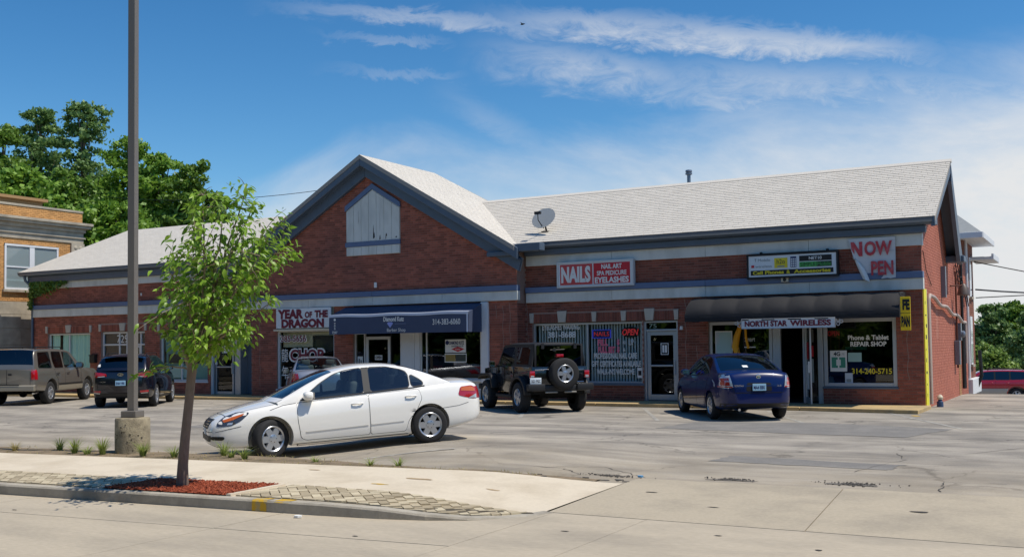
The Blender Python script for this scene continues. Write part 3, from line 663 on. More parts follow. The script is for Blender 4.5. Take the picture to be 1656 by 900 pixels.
for (x, z, h, w_) in [(-21.13, 5.36, .50, .035), (-21.10, 5.38, .22, .06), (-20.86, 5.32, .18, .05), (-20.62, 5.33, .2, .03), (-20.60, 5.42, .12, .06), (-20.2, 5.36, .06, .07), (-20.86, 5.6, .7, .008), (-21.75, 5.9, .5, .008)]:
    pm.prism([(x-w_/2, z), (x+w_/2, z+h*.2), (x+w_*.2, z+h), (x-w_*.3, z+h*.7)], YG-.047, YG-.0455, 'y')
sub(pm, 'peeled_paint', m_black, vent)
# ---- roofs
def plane_pts(P, th=.12):
    return P
def roof(poly, name='roof', m_=None, th=.14):
    b = MB(); n = len(poly); lo = [(x, y, z-th) for x, y, z in poly]
    b.add(list(poly)+lo, [tuple(range(n)), tuple(range(2*n-1, n-1, -1))] + [(i, i+n, (i+1) % n+n, (i+1) % n) for i in range(n)])
    return sp(b, name, m_ or m_rbase, fix=True)
def shingles(parent, o, u, v, poly2, nmax, ex=.145, w=.30, key_=None):
    """tabs on the plane o + a*u + b*v inside the convex polygon poly2 (a, b)"""
    o, u, v = Vector(o), Vector(u).normalized(), Vector(v).normalized(); nn = u.cross(v).normalized()
    if nn.z < 0: nn = -nn
    A = [p[0] for p in poly2]; B = [p[1] for p in poly2]; lines = []; n = len(poly2); area = sum(poly2[i][0]*poly2[(i+1) % n][1]-poly2[(i+1) % n][0]*poly2[i][1] for i in range(n)); sg = 1 if area > 0 else -1
    for i in range(n):
        (x0, y0), (x1, y1) = poly2[i], poly2[(i+1) % n]; a, b_ = -(y1-y0)*sg, (x1-x0)*sg; lines.append((a, b_, -(a*x0+b_*y0)))
    out = []; r = 0; b0 = min(B)
    while b0 + r*ex < max(B):
        y0 = b0+r*ex; off_ = (r % 2)*w/2 + (r*.37 % .1); k = math.floor((min(A)-off_)/w)
        while k*w+off_ < max(A):
            x0 = k*w+off_; q = clip_poly([(x0+.005, y0), (x0+w-.005, y0), (x0+w-.005, y0+ex), (x0+.005, y0+ex)], lines)
            if len(q) >= 3: out.append((q, y0))
            k += 1
        r += 1
    cx_ = lambda q: o + u*(sum(p[0] for p in q)/len(q)) + v*(sum(p[1] for p in q)/len(q))
    out.sort(key=lambda t: cx_(t[0]).length)
    st = MB()
    for i, (q, y0) in enumerate(out):
        lift = (.010 + rng.uniform(-.002, .003))*(1 if nmax else .45)
        top = [o + u*p[0] + v*p[1] + nn*(.004 + lift*(1-(p[1]-y0)/ex)) for p in q]; bot = [o + u*p[0] + v*p[1] + nn*.001 for p in q]; n = len(q)
        tgt = st if i >= nmax else MB()
        tgt.add([tuple(p) for p in top+bot], [tuple(range(n))] + [(j, j+n, (j+1) % n+n, (j+1) % n) for j in range(n)])
        if i < nmax: sub(tgt, 'shingle', m_roof, parent)
    sub(st, 'shingle_courses', m_roof, parent, kind='stuff')
RZ = 6.87
# right wing front slope (valley on the left against the gable roof)
re = 28.42; rs = (RZ-4.92)/(32-re)
rr = roof([(-15.75, re, 4.92), (-3.62, re, 4.92), (-3.62, 32, RZ), (-19.15, 32, RZ)])
lv = math.hypot(32-re, RZ-4.92)
shingles(rr, (-15.75, re, 4.92), (1, 0, 0), (0, 32-re, RZ-4.92), [(0, -.03), (12.14, -.03), (12.14, lv), (-3.4, lv)], 300)
b = MB(); b.prism([(31.85, RZ-.06), (32.0, RZ+.035), (32.15, RZ-.06)], -19.1, -3.60, 'x'); sub(b, 'ridge_cap', m_roof, rr, fix=True)
roof([(-3.62, 32.002, RZ), (-19.1, 32.002, RZ), (-19.1, 34.1, 4.42), (-3.62, 34.1, 4.42)], m_=m_slate)
b = MB(); b.prism([(32.0, RZ-.16), (34.15, 4.30), (34.15, 4.02), (33.6, 4.10), (31.98, RZ-.62)], -3.72, -3.61, 'x'); sp(b, 'rake_board', m_slate, fix=True)
b = MB(); b.prism([(32.0, RZ-.16), (28.45, 4.86), (28.45, 4.66), (32.0, RZ-.36)], -3.72, -3.625, 'x'); sp(b, 'rake_board', m_slate, fix=True)
b = MB(); b.box(-4.4, -3.52, 33.75, 34.25, 4.08, 4.28); sp(b, 'rear_gutter', m_slate, fix=True, bevel=.03)
b = MB(); b.box(-14, XD-.01, 34.1, 38.9, 4.38, 4.5); sp(b, 'flat_roof', m_rbase)
# gable roof
gr = roof([(GX, YG-.44, GZ), (-15.55, YG-.44, gz(-15.55)), (-15.55, re, gz(-15.55)), (-19.12, 32.05, gz(-19.12)), (-19.12, 33.2, gz(-19.12)), (GX, 32.4, GZ)])
lu = 32.4-(YG-.44); lg = math.hypot(5.85, 5.85*gslope); cosg = 1/math.hypot(1, gslope); oo = (-15.55, YG-.44, gz(-15.55))
d2 = lambda x: (x+15.55)*-1/cosg
shingles(gr, oo, (0, 1, 0), (-1, 0, gslope), [(0, 0), (re-(YG-.44), 0), (32.05-(YG-.44), d2(-19.12)), (0, d2(-19.12))], 0)
shingles(gr, oo, (0, 1, 0), (-1, 0, gslope), [(0, d2(-19.12)), (33.0-(YG-.44), d2(-19.12)), (lu, lg), (0, lg)], 0)
gl = roof([(GX, YG-.44, GZ), (GX, 32.4, GZ), (-23.7, 33.2, gz(-23.7)), (-23.7, 32, gz(-23.7)), (-27.3, 28.2, gz(-27.3)), (-27.3, YG-.44, gz(-27.3))])
roof([(GX, 32.4, GZ), (-19.12, 33.2, gz(-19.12)), (-23.7, 33.2, gz(-23.7))])
# left wing: front slope and hip
ll = roof([(-39.5, 28.2, 5.07), (-26.9, 28.2, 5.07), (-23.4, 32, 7.03), (-37.3, 32, 7.03)])
lw = math.hypot(3.8, 1.96)
shingles(ll, (-39.5, 28.2, 5.07), (1, 0, 0), (0, 3.8, 1.96), [(0, -.03), (12.6, -.03), (16.1, lw), (2.2, lw)], 0)
roof([(-39.5, 28.2, 5.07), (-37.3, 32, 7.03), (-39.5, 35.8, 5.07)])
# ---- keystones and lintel bars
def stone(x, z, w0, w1, h, Y): b = MB(); b.prism([(x-w0/2, z), (x+w0/2, z), (x+w1/2, z+h), (x-w1/2, z+h)], Y-.05, Y+.02, 'y'); sp(b, 'keystone', m_stone, fix=True, bevel=.008)
for h in H_L[:3]:
    stone(h[0]-.05, h[3], .10, .13, .29, YL); stone(h[1]+.04, h[3], .10, .13, .29, YL); stone((h[0]+h[1])/2, h[3], .24, .34, .32, YL)
for x, w_ in ((-15.47, .13), (-14.42, .28), (-13.34, .14), (-12.38, .15), (-11.56, .28), (-10.73, .13)): stone(x, 2.45, w_*.85, w_*1.15, .30 if w_ < .2 else .35, YR)
# ================================================================ SHOP WINDOWS, DOORS, INTERIORS
def window(x0, x1, z0, z1, Y, xm=(), fw=.06, fm=None, gm=None, sill=True, dep=.08, name='window', zm=(), sillm=None):
    b = MB(); fm = fm or m_alw; gm = gm or m_glass; a, c = Y+dep, Y+dep+.08
    b.box(x0, x0+fw, a, c, z0, z1); b.box(x1-fw, x1, a, c, z0, z1); b.box(x0+fw, x1-fw, a+.002, c-.002, z1-fw, z1); b.box(x0+fw, x1-fw, a+.002, c-.002, z0, z0+fw)
    for x in xm: b.box(x-fw*.45, x+fw*.45, a+.003, c-.003, z0+fw, z1-fw)
    for z in zm: b.box(x0+fw, x1-fw, a+.006, c-.006, z-fw*.45, z+fw*.45)
    w = sp(b, name, fm, fix=True, bevel=.006)
    ed = [x0+fw] + list(xm) + [x1-fw]; ez = [z0+fw] + list(zm) + [z1-fw]
    for i in range(len(ed)-1):
        for j in range(len(ez)-1):
            p = MB(); p.box(ed[i]+.002, ed[i+1]-.002, a+.04, a+.046, ez[j], ez[j+1]); sub(p, 'pane', gm, w)
    if sill: p = MB(); p.box(x0-.03, x1+.03, Y-.04, Y+dep-.002, z0-.06, z0-.003); sub(p, 'sill', sillm or m_wpanel, w, fix=True, bevel=.008)
    return w
def door(x0, x1, z0, z1, Y, fw=.1, fm=None, gm=None, dep=.1, rail=True, handle='r', leaf=None):
    b = MB(); fm = fm or m_alu; a, c = Y+dep, Y+dep+.05
    b.box(x0, x0+fw, a, c, z0, z1); b.box(x1-fw, x1, a, c, z0, z1); b.box(x0+fw, x1-fw, a+.002, c-.002, z1-fw, z1); b.box(x0+fw, x1-fw, a+.002, c-.002, z0, z0+fw*1.5)
    d = sp(b, 'door', fm, fix=True, bevel=.006)
    p = MB(); p.box(x0+fw, x1-fw, a+.02, a+.026, z0+fw*1.5, z1-fw); sub(p, 'pane', gm or m_glass, d)
    if rail: p = MB(); p.box(x0+fw, x1-fw, a-.04, a-.015, z0+.98, z0+1.03); xx = x1-fw*.6 if handle == 'r' else x0+fw*.6; p.box(xx-.02, xx+.02, a-.05, a+.001, z0+.75, z0+1.15); sub(p, 'handle', m_alu, d, fix=True, bevel=.006)
    return d
def decal(parent, x0, x1, z0, z1, Y, m_, name='poster', th=.004):
    b = MB(); b.box(x0, x1, Y-th, Y, z0, z1); return sub(b, name, m_, parent)
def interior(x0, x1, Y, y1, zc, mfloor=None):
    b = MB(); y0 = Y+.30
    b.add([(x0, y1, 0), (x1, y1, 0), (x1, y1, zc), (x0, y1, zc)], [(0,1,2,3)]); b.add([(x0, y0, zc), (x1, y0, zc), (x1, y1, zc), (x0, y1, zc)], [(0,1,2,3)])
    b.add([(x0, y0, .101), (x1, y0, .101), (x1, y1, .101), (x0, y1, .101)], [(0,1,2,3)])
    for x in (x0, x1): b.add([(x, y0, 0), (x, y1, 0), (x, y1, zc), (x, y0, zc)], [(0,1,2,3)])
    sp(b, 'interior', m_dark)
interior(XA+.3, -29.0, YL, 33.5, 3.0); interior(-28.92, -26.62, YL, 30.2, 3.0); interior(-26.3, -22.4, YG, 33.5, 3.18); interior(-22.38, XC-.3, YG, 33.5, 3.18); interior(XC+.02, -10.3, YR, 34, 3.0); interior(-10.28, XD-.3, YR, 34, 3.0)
# closed core behind so no daylight leaks in
b = MB(); b.box(XA+.02, XA+.26, YL+.262, 35.5, -.1, 4.9); b.box(XA+.3, XD-.3, 35.3, 35.5, -.1, 4.3); sp(b, 'rear_wall', m_mortar)
m_glassc = glass('clear_shop_glass', (.93, .97, .95), .45, .02, .0)
# ---- left shop: curtained window, number 729 entrance, second window, recessed door
m_curt = mat('pale_green_curtain', srgb(196, 228, 216), .8, nscale=2, namt=.06)
m_wood = mat('brown_panel', srgb(124, 66, 48), .7, nscale=3, namt=.12, stretch=(3, 1, .4))
w = window(-38.14, -35.54, .62, 2.48, YL, (-36.9,), sill=True, gm=m_glassc)
def curtain(x0, x1, z0, z1, y, m_, parent, pleat=.17, amp=.035):
    b = MB(); rows = []
    n = int((x1-x0)/pleat*6)
    for z in (z0, z1): rows.append([(x0+(x1-x0)*i/n, y+amp*math.sin(i*math.pi/3)+.01*math.sin(i*1.7), z) for i in range(n+1)])
    b.grid(rows); return sub(b, 'curtain', m_, parent, smooth=50)
curtain(-38.05, -37.55, .66, 2.42, YL+.19, m_curt, w); curtain(-37.42, -35.6, .66, 2.42, YL+.19, m_curt, w)
e = window(-34.89, -32.39, .1, 2.50, YL, (-33.93, -33.50, -32.72), fw=.07, sill=False, zm=(1.99,), name='entrance_frame')
decal(e, -34.82, -33.96, .2, 1.94, YL+.2, m_wood, 'panel'); decal(e, -34.82, -32.46, 2.03, 2.44, YL+.2, m_wood, 'panel')
o = text(e, '729', -33.78, YL+.11, 2.22, .62, .30, m_letter, bold=.0)
door(-33.47, -32.75, .1, 1.95, YL, fw=.08, fm=m_alw, dep=.11)
w = window(-31.58, -29.06, .58, 2.44, YL, (-30.5,), sill=True, gm=m_glassc)
m_tealbd = mat('teal_window_board', srgb(120, 158, 152), .7, nscale=2, namt=.1)
decal(w, -31.45, -30.0, .7, 1.15, YL+.19, mat('pale_goods', srgb(178, 196, 190), .8), 'display_shelf'); decal(w, -31.3, -29.4, 1.25, 1.6, YL+.18, m_black, 'display_sign'); decal(w, -31.5, -29.1, 1.7, 2.4, YL+.22, m_tealbd, 'blind'); decal(w, -31.5, -29.1, .64, 1.7, YL+.26, m_tealbd, 'blind')
# recessed lobby: angled glass door and grey door
b = MB(); b.box(-28.91, -26.62, YL+.05, YL+.12, 2.18, 2.30); b.box(-28.91, -28.84, YL+.02, YL+.12, .1, 2.18); sp(b, 'lobby_frame', m_alw, fix=True, bevel=.005)
door(-28.84, -27.92, .1, 2.14, YL, fw=.07, fm=m_alu, dep=.16)
m_grey = mat('grey_door_paint', srgb(104, 112, 120), .6, nscale=2, namt=.06)
b = MB(); b.box(-27.62, -26.62, YL+.55, YL+.60, .1, 2.16); gd = sp(b, 'grey_door', m_grey, fix=True, bevel=.006)
b = MB(); b.box(-26.86, -26.80, YL+.50, YL+.548, 1.0, 1.14); sub(b, 'handle', m_alu, gd)
b = MB(); b.box(-27.9, -27.62, YL+.2, YL+.6, .1, 2.17); sp(b, 'lobby_wall', m_alu, fix=True)
# ---- restaurant window
w = window(-25.41, -22.85, .34, 2.40, YG, (), fw=.07, fm=m_alw, sill=True, dep=.05, gm=m_glassc)
b = MB(); b.box(-25.41, -22.85, YG+.04, YG+.26, 2.402, 3.158); sp(b, 'sign_backing', m_cream, fix=True)
b = MB(); b.box(-25.43, -22.7, YG-.16, YG+.04, 2.36, 2.43); sp(b, 'sign_ledge', m_cream, fix=True, bevel=.01)
gy = YG+.085
text(w, '385-5656', -24.72, gy, 2.10, 1.22, .26, m_letter, bold=.07); text(w, '385-5656', -24.72, gy-.004, 2.10, 1.14, .22, m_maroon, bold=.02)
text(w, 'CHOP', -24.12, gy, 1.52, 1.64, .50, m_letter, bold=.10); text(w, 'CHOP', -24.12, gy-.004, 1.52, 1.50, .40, m_maroon, bold=.035)
text(w, '龍', -25.12, gy, 1.52, .30, .46, m_letter, bold=.0); text(w, '年', -25.12, gy, .92, .30, .46, m_letter, bold=.0)
decal(w, -25.30, -22.95, 1.80, 2.32, YG+.22, mat('beige_roller_blind', srgb(196, 182, 156), .8), 'blind')
ns = MB()
for (a, c, lo, hi) in [(-23.92, -22.98, 2.15, 2.19), (-23.92, -22.98, 1.66, 1.70), (-23.92, -23.88, 1.70, 2.15), (-23.02, -22.98, 1.70, 2.15)]: ns.box(a, c, YG+.16, YG+.19, lo, hi)
sub(ns, 'dark_display_frame', m_black, w, fix=True); decal(w, -23.88, -23.02, 1.70, 2.15, YG+.2, mat('dark_menu', srgb(44, 38, 36), .6), 'menu_board')
# ---- barber shop front
w = window(-22.04, -21.60, .14, 2.25, YG, (), fw=.05, fm=m_alw, sill=False, name='sidelight')
decal(w, -21.94, -21.72, .98, 1.46, YG+.11, m_letter, 'notice'); decal(w, -21.89, -21.85, 1.1, 1.38, YG+.105, m_black, 'notice_print'); decal(w, -21.81, -21.77, 1.06, 1.34, YG+.105, m_black, 'notice_print')
d = door(-21.58, -20.58, .14, 2.12, YG, fw=.10, fm=m_alw, handle='r')
decal(d, -21.22, -20.92, 1.34, 1.50, YG+.115, m_letter, 'open_sign'); text(d, 'OPEN', -21.07, YG+.105, 1.42, .25, .10, m_black, bold=.03)
decal(d, -21.24, -20.92, .92, 1.22, YG+.115, m_red, 'red_notice'); [decal(d, -21.2, -20.96+.02*i, 1.09-.06*i, 1.11-.06*i, YG+.109, m_letter, 'notice_print') for i in range(3)]
window(-20.55, -20.14, .14, 2.25, YG, (), fw=.03, fm=m_black, sill=False, name='sidelight')
b = MB(); b.box(-20.13, -19.36, YG+.03, YG+.12, .10, 2.3); b.box(-19.62, -19.56, YG+.0, YG+.03, .1, 2.3); sp(b, 'white_pier', m_wpanel, fix=True, bevel=.01)
w = window(-19.34, -17.02, .70, 2.30, YG, (-19.1,), fw=.05, fm=m_alw, sill=True, dep=.04)
b = MB(); b.box(-19.35, -17.0, YG+.05, YG+.13, .08, .64); sp(b, 'stall_riser', m_wpanel, fix=True)
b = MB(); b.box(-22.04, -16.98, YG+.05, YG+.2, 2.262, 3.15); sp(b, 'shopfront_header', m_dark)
b = MB(); b.box(-16.98, -16.70, YG-.1, YG+.1, .095, 3.14); sp(b, 'pilaster', m_wpanel, fix=True, bevel=.04)
gy = YG+.078
decal(w, -18.40, -17.62, 1.56, 1.98, gy, m_letter, 'poster'); text(w, 'DIAMOND KUTZ', -17.96, gy-.008, 1.87, .56, .11, m_navy, bold=.03); text(w, 'BARBERSHOP', -17.93, gy-.008, 1.765, .44, .06, m_navy)
b = MB(); b.prism([(-18.17, 1.67), (-17.92, 1.585), (-17.67, 1.67), (-17.92, 1.755)], gy-.007, gy-.0045, 'y'); sub(b, 'red_diamond', m_red, w); text(w, 'cuts', -17.92, gy-.011, 1.67, .18, .05, m_letter)
q = MB(); q.lathe([(0, 0), (.07, 0), (.07, .003)], (-18.32, gy-.008, 1.88), 14, 'y'); sub(q, 'barber_emblem', m_navy, w)
decal(w, -18.40, -18.02, 1.28, 1.50, gy, mat('photo_card', srgb(150, 130, 70), .6), 'photo_card'); decal(w, -18.0, -17.62, 1.28, 1.50, gy, mat('dark_photo_card', srgb(60, 68, 60), .6), 'photo_card')
q = MB()
for (a, c, lo, hi) in [(-18.42, -17.60, 1.50, 1.53), (-18.42, -17.60, 1.25, 1.28), (-18.42, -18.40, 1.28, 1.5), (-17.62, -17.60, 1.28, 1.5)]: q.box(a, c, gy-.006, gy, lo, hi)
sub(q, 'card_frame', m_letter, w)
text(w, 'BARBER', -18.82, YG+.3, 1.08, .36, .12, m_red, bold=.02)
# ---- nail salon
w = window(-15.46, -11.80, .60, 2.43, YR, (-13.62,), fw=.06, fm=m_alu, sill=True, sillm=m_slate, gm=m_glassc)
m_blind = mat('grey_blind_slat', srgb(172, 178, 184), .7)
bl = MB(); x = -15.36; k = 0
while x < -11.9:
    if not (-13.68 < x+.03 < -13.56): bl.obox((x+.03, YR+.245+.004*math.sin(k), 1.52), .052, .004, 1.76, Matrix.Rotation(.35+.1*math.sin(k*1.3), 3, 'Z'))
    x += .094; k += 1
sub(bl, 'vertical_blind', m_blind, w)
gy = YR+.11
text(w, 'EYELASHES WAXING', -14.53, gy, 2.31, 1.28, .17, m_letter, bold=.02); text(w, '381-8688', -14.5, gy, 2.08, .96, .19, m_letter, bold=.02)
q = MB()
for (a, c, lo, hi) in [(-13.50, -12.88, 2.19, 2.21), (-13.50, -12.88, 1.95, 1.97), (-13.50, -13.47, 1.97, 2.19), (-12.91, -12.88, 1.97, 2.19)]: q.box(a, c, YR+.17, YR+.19, lo, hi)
m_neonb = mat('blue_neon', (.05, .06, .6), .4, emit=.25); m_neonr = mat('red_neon', (.7, .04, .05), .4, emit=.25)
sub(q, 'neon_border', m_neonb, w); decal(w, -13.5, -12.88, 1.95, 2.21, YR+.196, m_navy, 'neon_backing'); text(w, 'NAILS', -13.19, YR+.18, 2.08, .50, .13, m_neonr)
q = MB(); q.lathe([(0, 0), (.29, 0), (.29, .01)], (0, 0, 0), 22, 'y'); q.v = [(-12.25+x_*1.05, YR+.2+y_, 2.12+z_*.55) for x_, y_, z_ in q.v]; sub(q, 'neon_backing', m_black, w); text(w, 'OPEN', -12.25, YR+.18, 2.12, .52, .19, m_neonr, shear=.25, bold=.02)
text(w, 'FILL', -13.12, gy, 1.82, .34, .20, m_pink, bold=.06); text(w, '$', -12.62, gy, 1.82, .09, .20, m_pink, bold=.04); text(w, 'AND', -12.43, gy, 1.82, .09, .10, m_letter); text(w, 'UP', -12.2, gy, 1.82, .15, .18, m_letter)
text(w, 'FULL SET', -13.0, gy, 1.60, .56, .20, m_pink, bold=.06); text(w, '$', -12.62, gy, 1.60, .09, .20, m_pink, bold=.04); text(w, '&', -12.43, gy, 1.60, .08, .1, m_letter)
text(w, 'PROFESSIONAL NAIL CARE', -12.72, gy, 1.42, 1.40, .17, m_letter, bold=.02); text(w, 'GIFT CERTIFICATES AVAILABLE', -12.70, gy, 1.18, 1.60, .17, m_letter, bold=.02); text(w, "WALK-IN'S WELCOME", -12.72, gy, .95, 1.22, .17, m_letter, bold=.02)
decal(w, -12.02, -11.86, .76, 1.06, gy, m_letter, 'notice'); decal(w, -11.99, -11.89, .84, .98, gy-.006, m_black, 'notice_print')
b = MB(); b.box(-11.77, -11.70, YR+.05, YR+.17, .1, 2.43); b.box(-10.76, -10.70, YR+.05, YR+.17, .1, 2.43); b.box(-11.70, -10.76, YR+.052, YR+.168, 2.38, 2.43); b.box(-11.70, -10.76, YR+.052, YR+.168, 2.13, 2.19); dfr = sp(b, 'door_frame', m_alu, fix=True, bevel=.006)
b = MB(); b.box(-11.70, -10.76, YR+.1, YR+.106, 2.19, 2.38); sub(b, 'pane', m_glass, dfr); text(dfr, '75', -11.5, YR+.09, 2.285, .24, .12, mat('pale_digits', srgb(150, 170, 150), .6))
d = door(-11.69, -10.77, .12, 2.12, YR, fw=.11, fm=m_alu, dep=.09)
q = MB()
for (a, c, lo, hi) in [(-11.27, -11.03, 1.76, 1.78), (-11.27, -11.03, 1.44, 1.46), (-11.27, -11.25, 1.46, 1.76), (-11.05, -11.03, 1.46, 1.76)]: q.box(a, c, YR+.10, YR+.106, lo, hi)
sub(q, 'notice_frame', m_letter, d); decal(d, -11.22, -11.16, 1.5, 1.72, YR+.104, m_letter, 'notice_print'); decal(d, -11.14, -11.08, 1.5, 1.72, YR+.104, m_letter, 'notice_print')
# ---- phone shop
w = window(-9.79, -7.98, .30, 2.36, YR, (), fw=.09, fm=m_alu, sill=False)
gy = YR+.115
m_tealp = mat('pale_poster', srgb(166, 196, 196), .5, col2=srgb(210, 188, 196), c2scale=1.6); decal(w, -9.62, -9.12, 1.1, 2.1, gy, m_letter, 'poster'); decal(w, -9.59, -9.15, 1.13, 2.07, gy-.006, m_tealp, 'poster_print')
q = MB(); q.tube([(-8.86, gy-.03, 2.28), (-8.98, gy-.03, 1.95), (-9.04, gy-.03, 1.65), (-8.96, gy-.03, 1.42), (-8.72, gy-.03, 1.36)], [.05, .09, .1, .09, .05], 8); q.tube([(-8.74, gy-.03, 2.28), (-8.72, gy-.03, 1.9), (-8.66, gy-.03, 1.6)], .035, 8)
sub(q, 'yellow_swirl', mat('orange_yellow', srgb(236, 168, 24), .5), w, smooth=60); decal(w, -8.88, -8.66, 1.18, 1.3, gy-.01, m_yv, 'yellow_tag')
text(w, 'Smart', -8.62, gy, 1.86, .3, .13, m_letter); decal(w, -8.42, -8.0, 1.5, 1.8, YR+.8, mat('dim_green', srgb(46, 72, 62), .6), 'shelf_goods'); decal(w, -8.78, -8.46, 1.62, 1.65, gy, m_letter, 'small_print'); text(w, 'boost', -8.25, gy, 1.02, .46, .12, m_letter)
decal(w, -8.2, -8.02, .78, .95, gy, m_letter, 'notice')
b = MB(); b.box(-7.96, -7.74, YR+.04, YR+.17, .1, 2.42); b.box(-7.14, -7.09, YR+.04, YR+.17, .1, 2.42); b.box(-7.74, -7.14, YR+.042, YR+.168, 2.3, 2.42); b.box(-6.74, -6.60, YR+.04, YR+.17, .1, 2.42); b.box(-7.09, -6.74, YR+.042, YR+.168, 2.3, 2.42); dfr = sp(b, 'door_frame', m_alu, fix=True, bevel=.006)
# the door stands open, swung outwards
hx, hy, an = -7.07, YR+.05, math.radians(-68); od = []
def swing(mb): mb.v = [(hx + x*math.cos(an) - y*math.sin(an), hy + x*math.sin(an) + y*math.cos(an), z) for x, y, z in mb.v]; return mb
b = MB(); b.box(0, .09, -.02, .02, .12, 2.28); b.box(.83, .92, -.02, .02, .12, 2.28); b.box(.09, .83, -.018, .018, 2.18, 2.28); b.box(.09, .83, -.018, .018, .12, .28)
dr = sp(swing(b), 'open_door', m_alu, fix=True, bevel=.006); b = MB(); b.box(.09, .83, -.003, .003, .28, 2.18); sub(swing(b), 'pane', m_glass, dr)
b = MB(); b.box(.86, .90, -.07, -.022, .95, 1.25); sub(swing(b), 'handle', m_alu, dr); b = MB(); b.box(.3, .62, -.012, -.008, .5, 1.15); sub(swing(b), 'notice', m_letter, dr); b = MB(); b.box(.34, .58, -.012, -.008, 1.3, 1.75); sub(swing(b), 'red_notice', m_red, dr)
b = MB(); b.box(-7.085, -6.75, YR+.1, YR+.106, .1, 2.3); sub(b, 'pane', m_glass, dfr)
decal(dfr, -7.02, -6.86, .66, 1.3, YR+.09, mat('grey_notice', srgb(150, 156, 154), .6), 'notice'); decal(dfr, -6.98, -6.86, 1.36, 1.66, YR+.09, m_red, 'notice'); decal(dfr, -6.99, -6.85, 1.75, 2.1, YR+.09, mat('grey_photo', srgb(92, 92, 92), .6), 'poster')
w = window(-6.58, -4.70, .56, 2.38, YR, (), fw=.10, fm=m_alu, sill=True, dep=.05, sillm=m_slate)
gy = YR+.085
text(w, 'Phone & Tablet', -5.42, gy, 1.86, 1.04, .13, m_letter, bold=.035); text(w, 'REPAIR SHOP', -5.42, gy, 1.69, .92, .13, m_letter, bold=.035); text(w, '314-240-5715', -5.35, gy, .97, 1.02, .15, m_yv, bold=.02)
decal(w, -6.42, -5.98, .96, 1.52, gy, m_letter, 'poster'); text(w, '4G', -6.24, gy-.008, 1.43, .17, .11, m_black, bold=.03); text(w, 'LTE', -6.09, gy-.008, 1.42, .1, .06, mat('grey_print', srgb(140, 150, 150), .6))
m_tg = mat('teal_print', srgb(60, 140, 118), .6)
for (a, c, lo, hi) in [(-6.38, -6.26, 1.06, 1.34), (-6.14, -6.02, 1.06, 1.34), (-6.26, -6.22, 1.06, 1.12), (-6.18, -6.14, 1.06, 1.12), (-6.26, -6.22, 1.28, 1.34), (-6.18, -6.14, 1.28, 1.34)]: decal(w, a, c, lo, hi, gy-.0055, m_tg, 'poster_print')
decal(w, -5.95, -5.60, 1.22, 1.46, gy, mat('mint_card', srgb(156, 190, 182), .6), 'notice'); decal(w, -6.08, -5.52, 1.53, 1.62, YR+.4, m_tg, 'shelf_goods'); decal(w, -6.04, -5.84, .64, .92, gy, mat('lilac_card', srgb(196, 204, 214), .6), 'notice'); decal(w, -6.0, -5.88, .68, .76, gy-.006, mat('grey_print', srgb(140, 150, 150), .6), 'notice_print')
text(w, 'OPEN', -6.34, YR+.2, 1.98, .30, .13, m_neonr, bold=.0); q = MB()
for (a, c, lo, hi) in [(-6.46, -6.43, 1.55, 1.9), (-6.24, -6.21, 1.55, 1.9), (-6.43, -6.24, 1.87, 1.9)]: q.box(a, c, YR+.3, YR+.32, lo, hi)
sub(q, 'display_frame', m_wood, w)
b = MB(); b.lathe([(0, 0), (.06, .0), (.1, .08), (.06, .2), (.0, .24)], (-6.5, YR+.5, .6), 10); sub(b, 'goods_jar', mat('lilac_card', srgb(196, 204, 214), .6), w, smooth=50)
# counters and dim goods inside give the glass some depth
for (x0, x1, y, z0, z1, m_) in [(-6.3, -4.9, YR+1.6, .1, 1.0, m_wood), (-9.6, -8.2, YR+1.4, .1, .95, mat('shelf_grey', srgb(96, 100, 98), .7)), (-15.2, -12.4, YR+2.2, .1, .9, mat('shelf_grey', srgb(96, 100, 98), .7)), (-18.8, -17.2, YG+1.9, .1, 1.05, m_black), (-25.2, -23, YG+1.8, .1, 1.1, m_wood), (-7.9, -7.5, YR+3.2, .1, 2.0, m_wood)]:
    b = MB(); b.box(x0, x1, y, y+.5, z0, z1); b.box(x0-.03, x1+.03, y-.04, y+.53, z1, z1+.04); sp(b, 'counter', m_, fix=True, bevel=.01)
# ---- small fittings on the fabric of the building
b = MB(); b.tube([(-39.18, YL-.36, 4.9), (-39.2, YL-.3, 4.72), (-39.1, YL-.1, 4.5), (-39.04, YL-.07, 4.3), (-39.04, YL-.07, .12)], .055, 8); sp(b, 'downspout', m_slate, smooth=50)
b = MB(); b.box(-28.62, -28.56, YL-.06, YL-.008, 1.2, 1.3); b.box(-32.62, -32.56, YL-.03, YL-.008, 3.88, 3.98); sp(b, 'wall_light', m_letter)
b = MB(); b.box(-21.12, -21.02, YG-.05, YG-.008, 3.74, 3.92); sp(b, 'wall_light', m_letter, fix=True, bevel=.01)
b = MB(); b.tube([(-10.55, YR-.1, 2.26), (-10.55, YR-.1, 2.16)], [.035, .055], 10); b.box(-10.57, -10.53, YR-.1, YR-.008, 2.22, 2.26); sp(b, 'wall_light', m_letter, smooth=40)
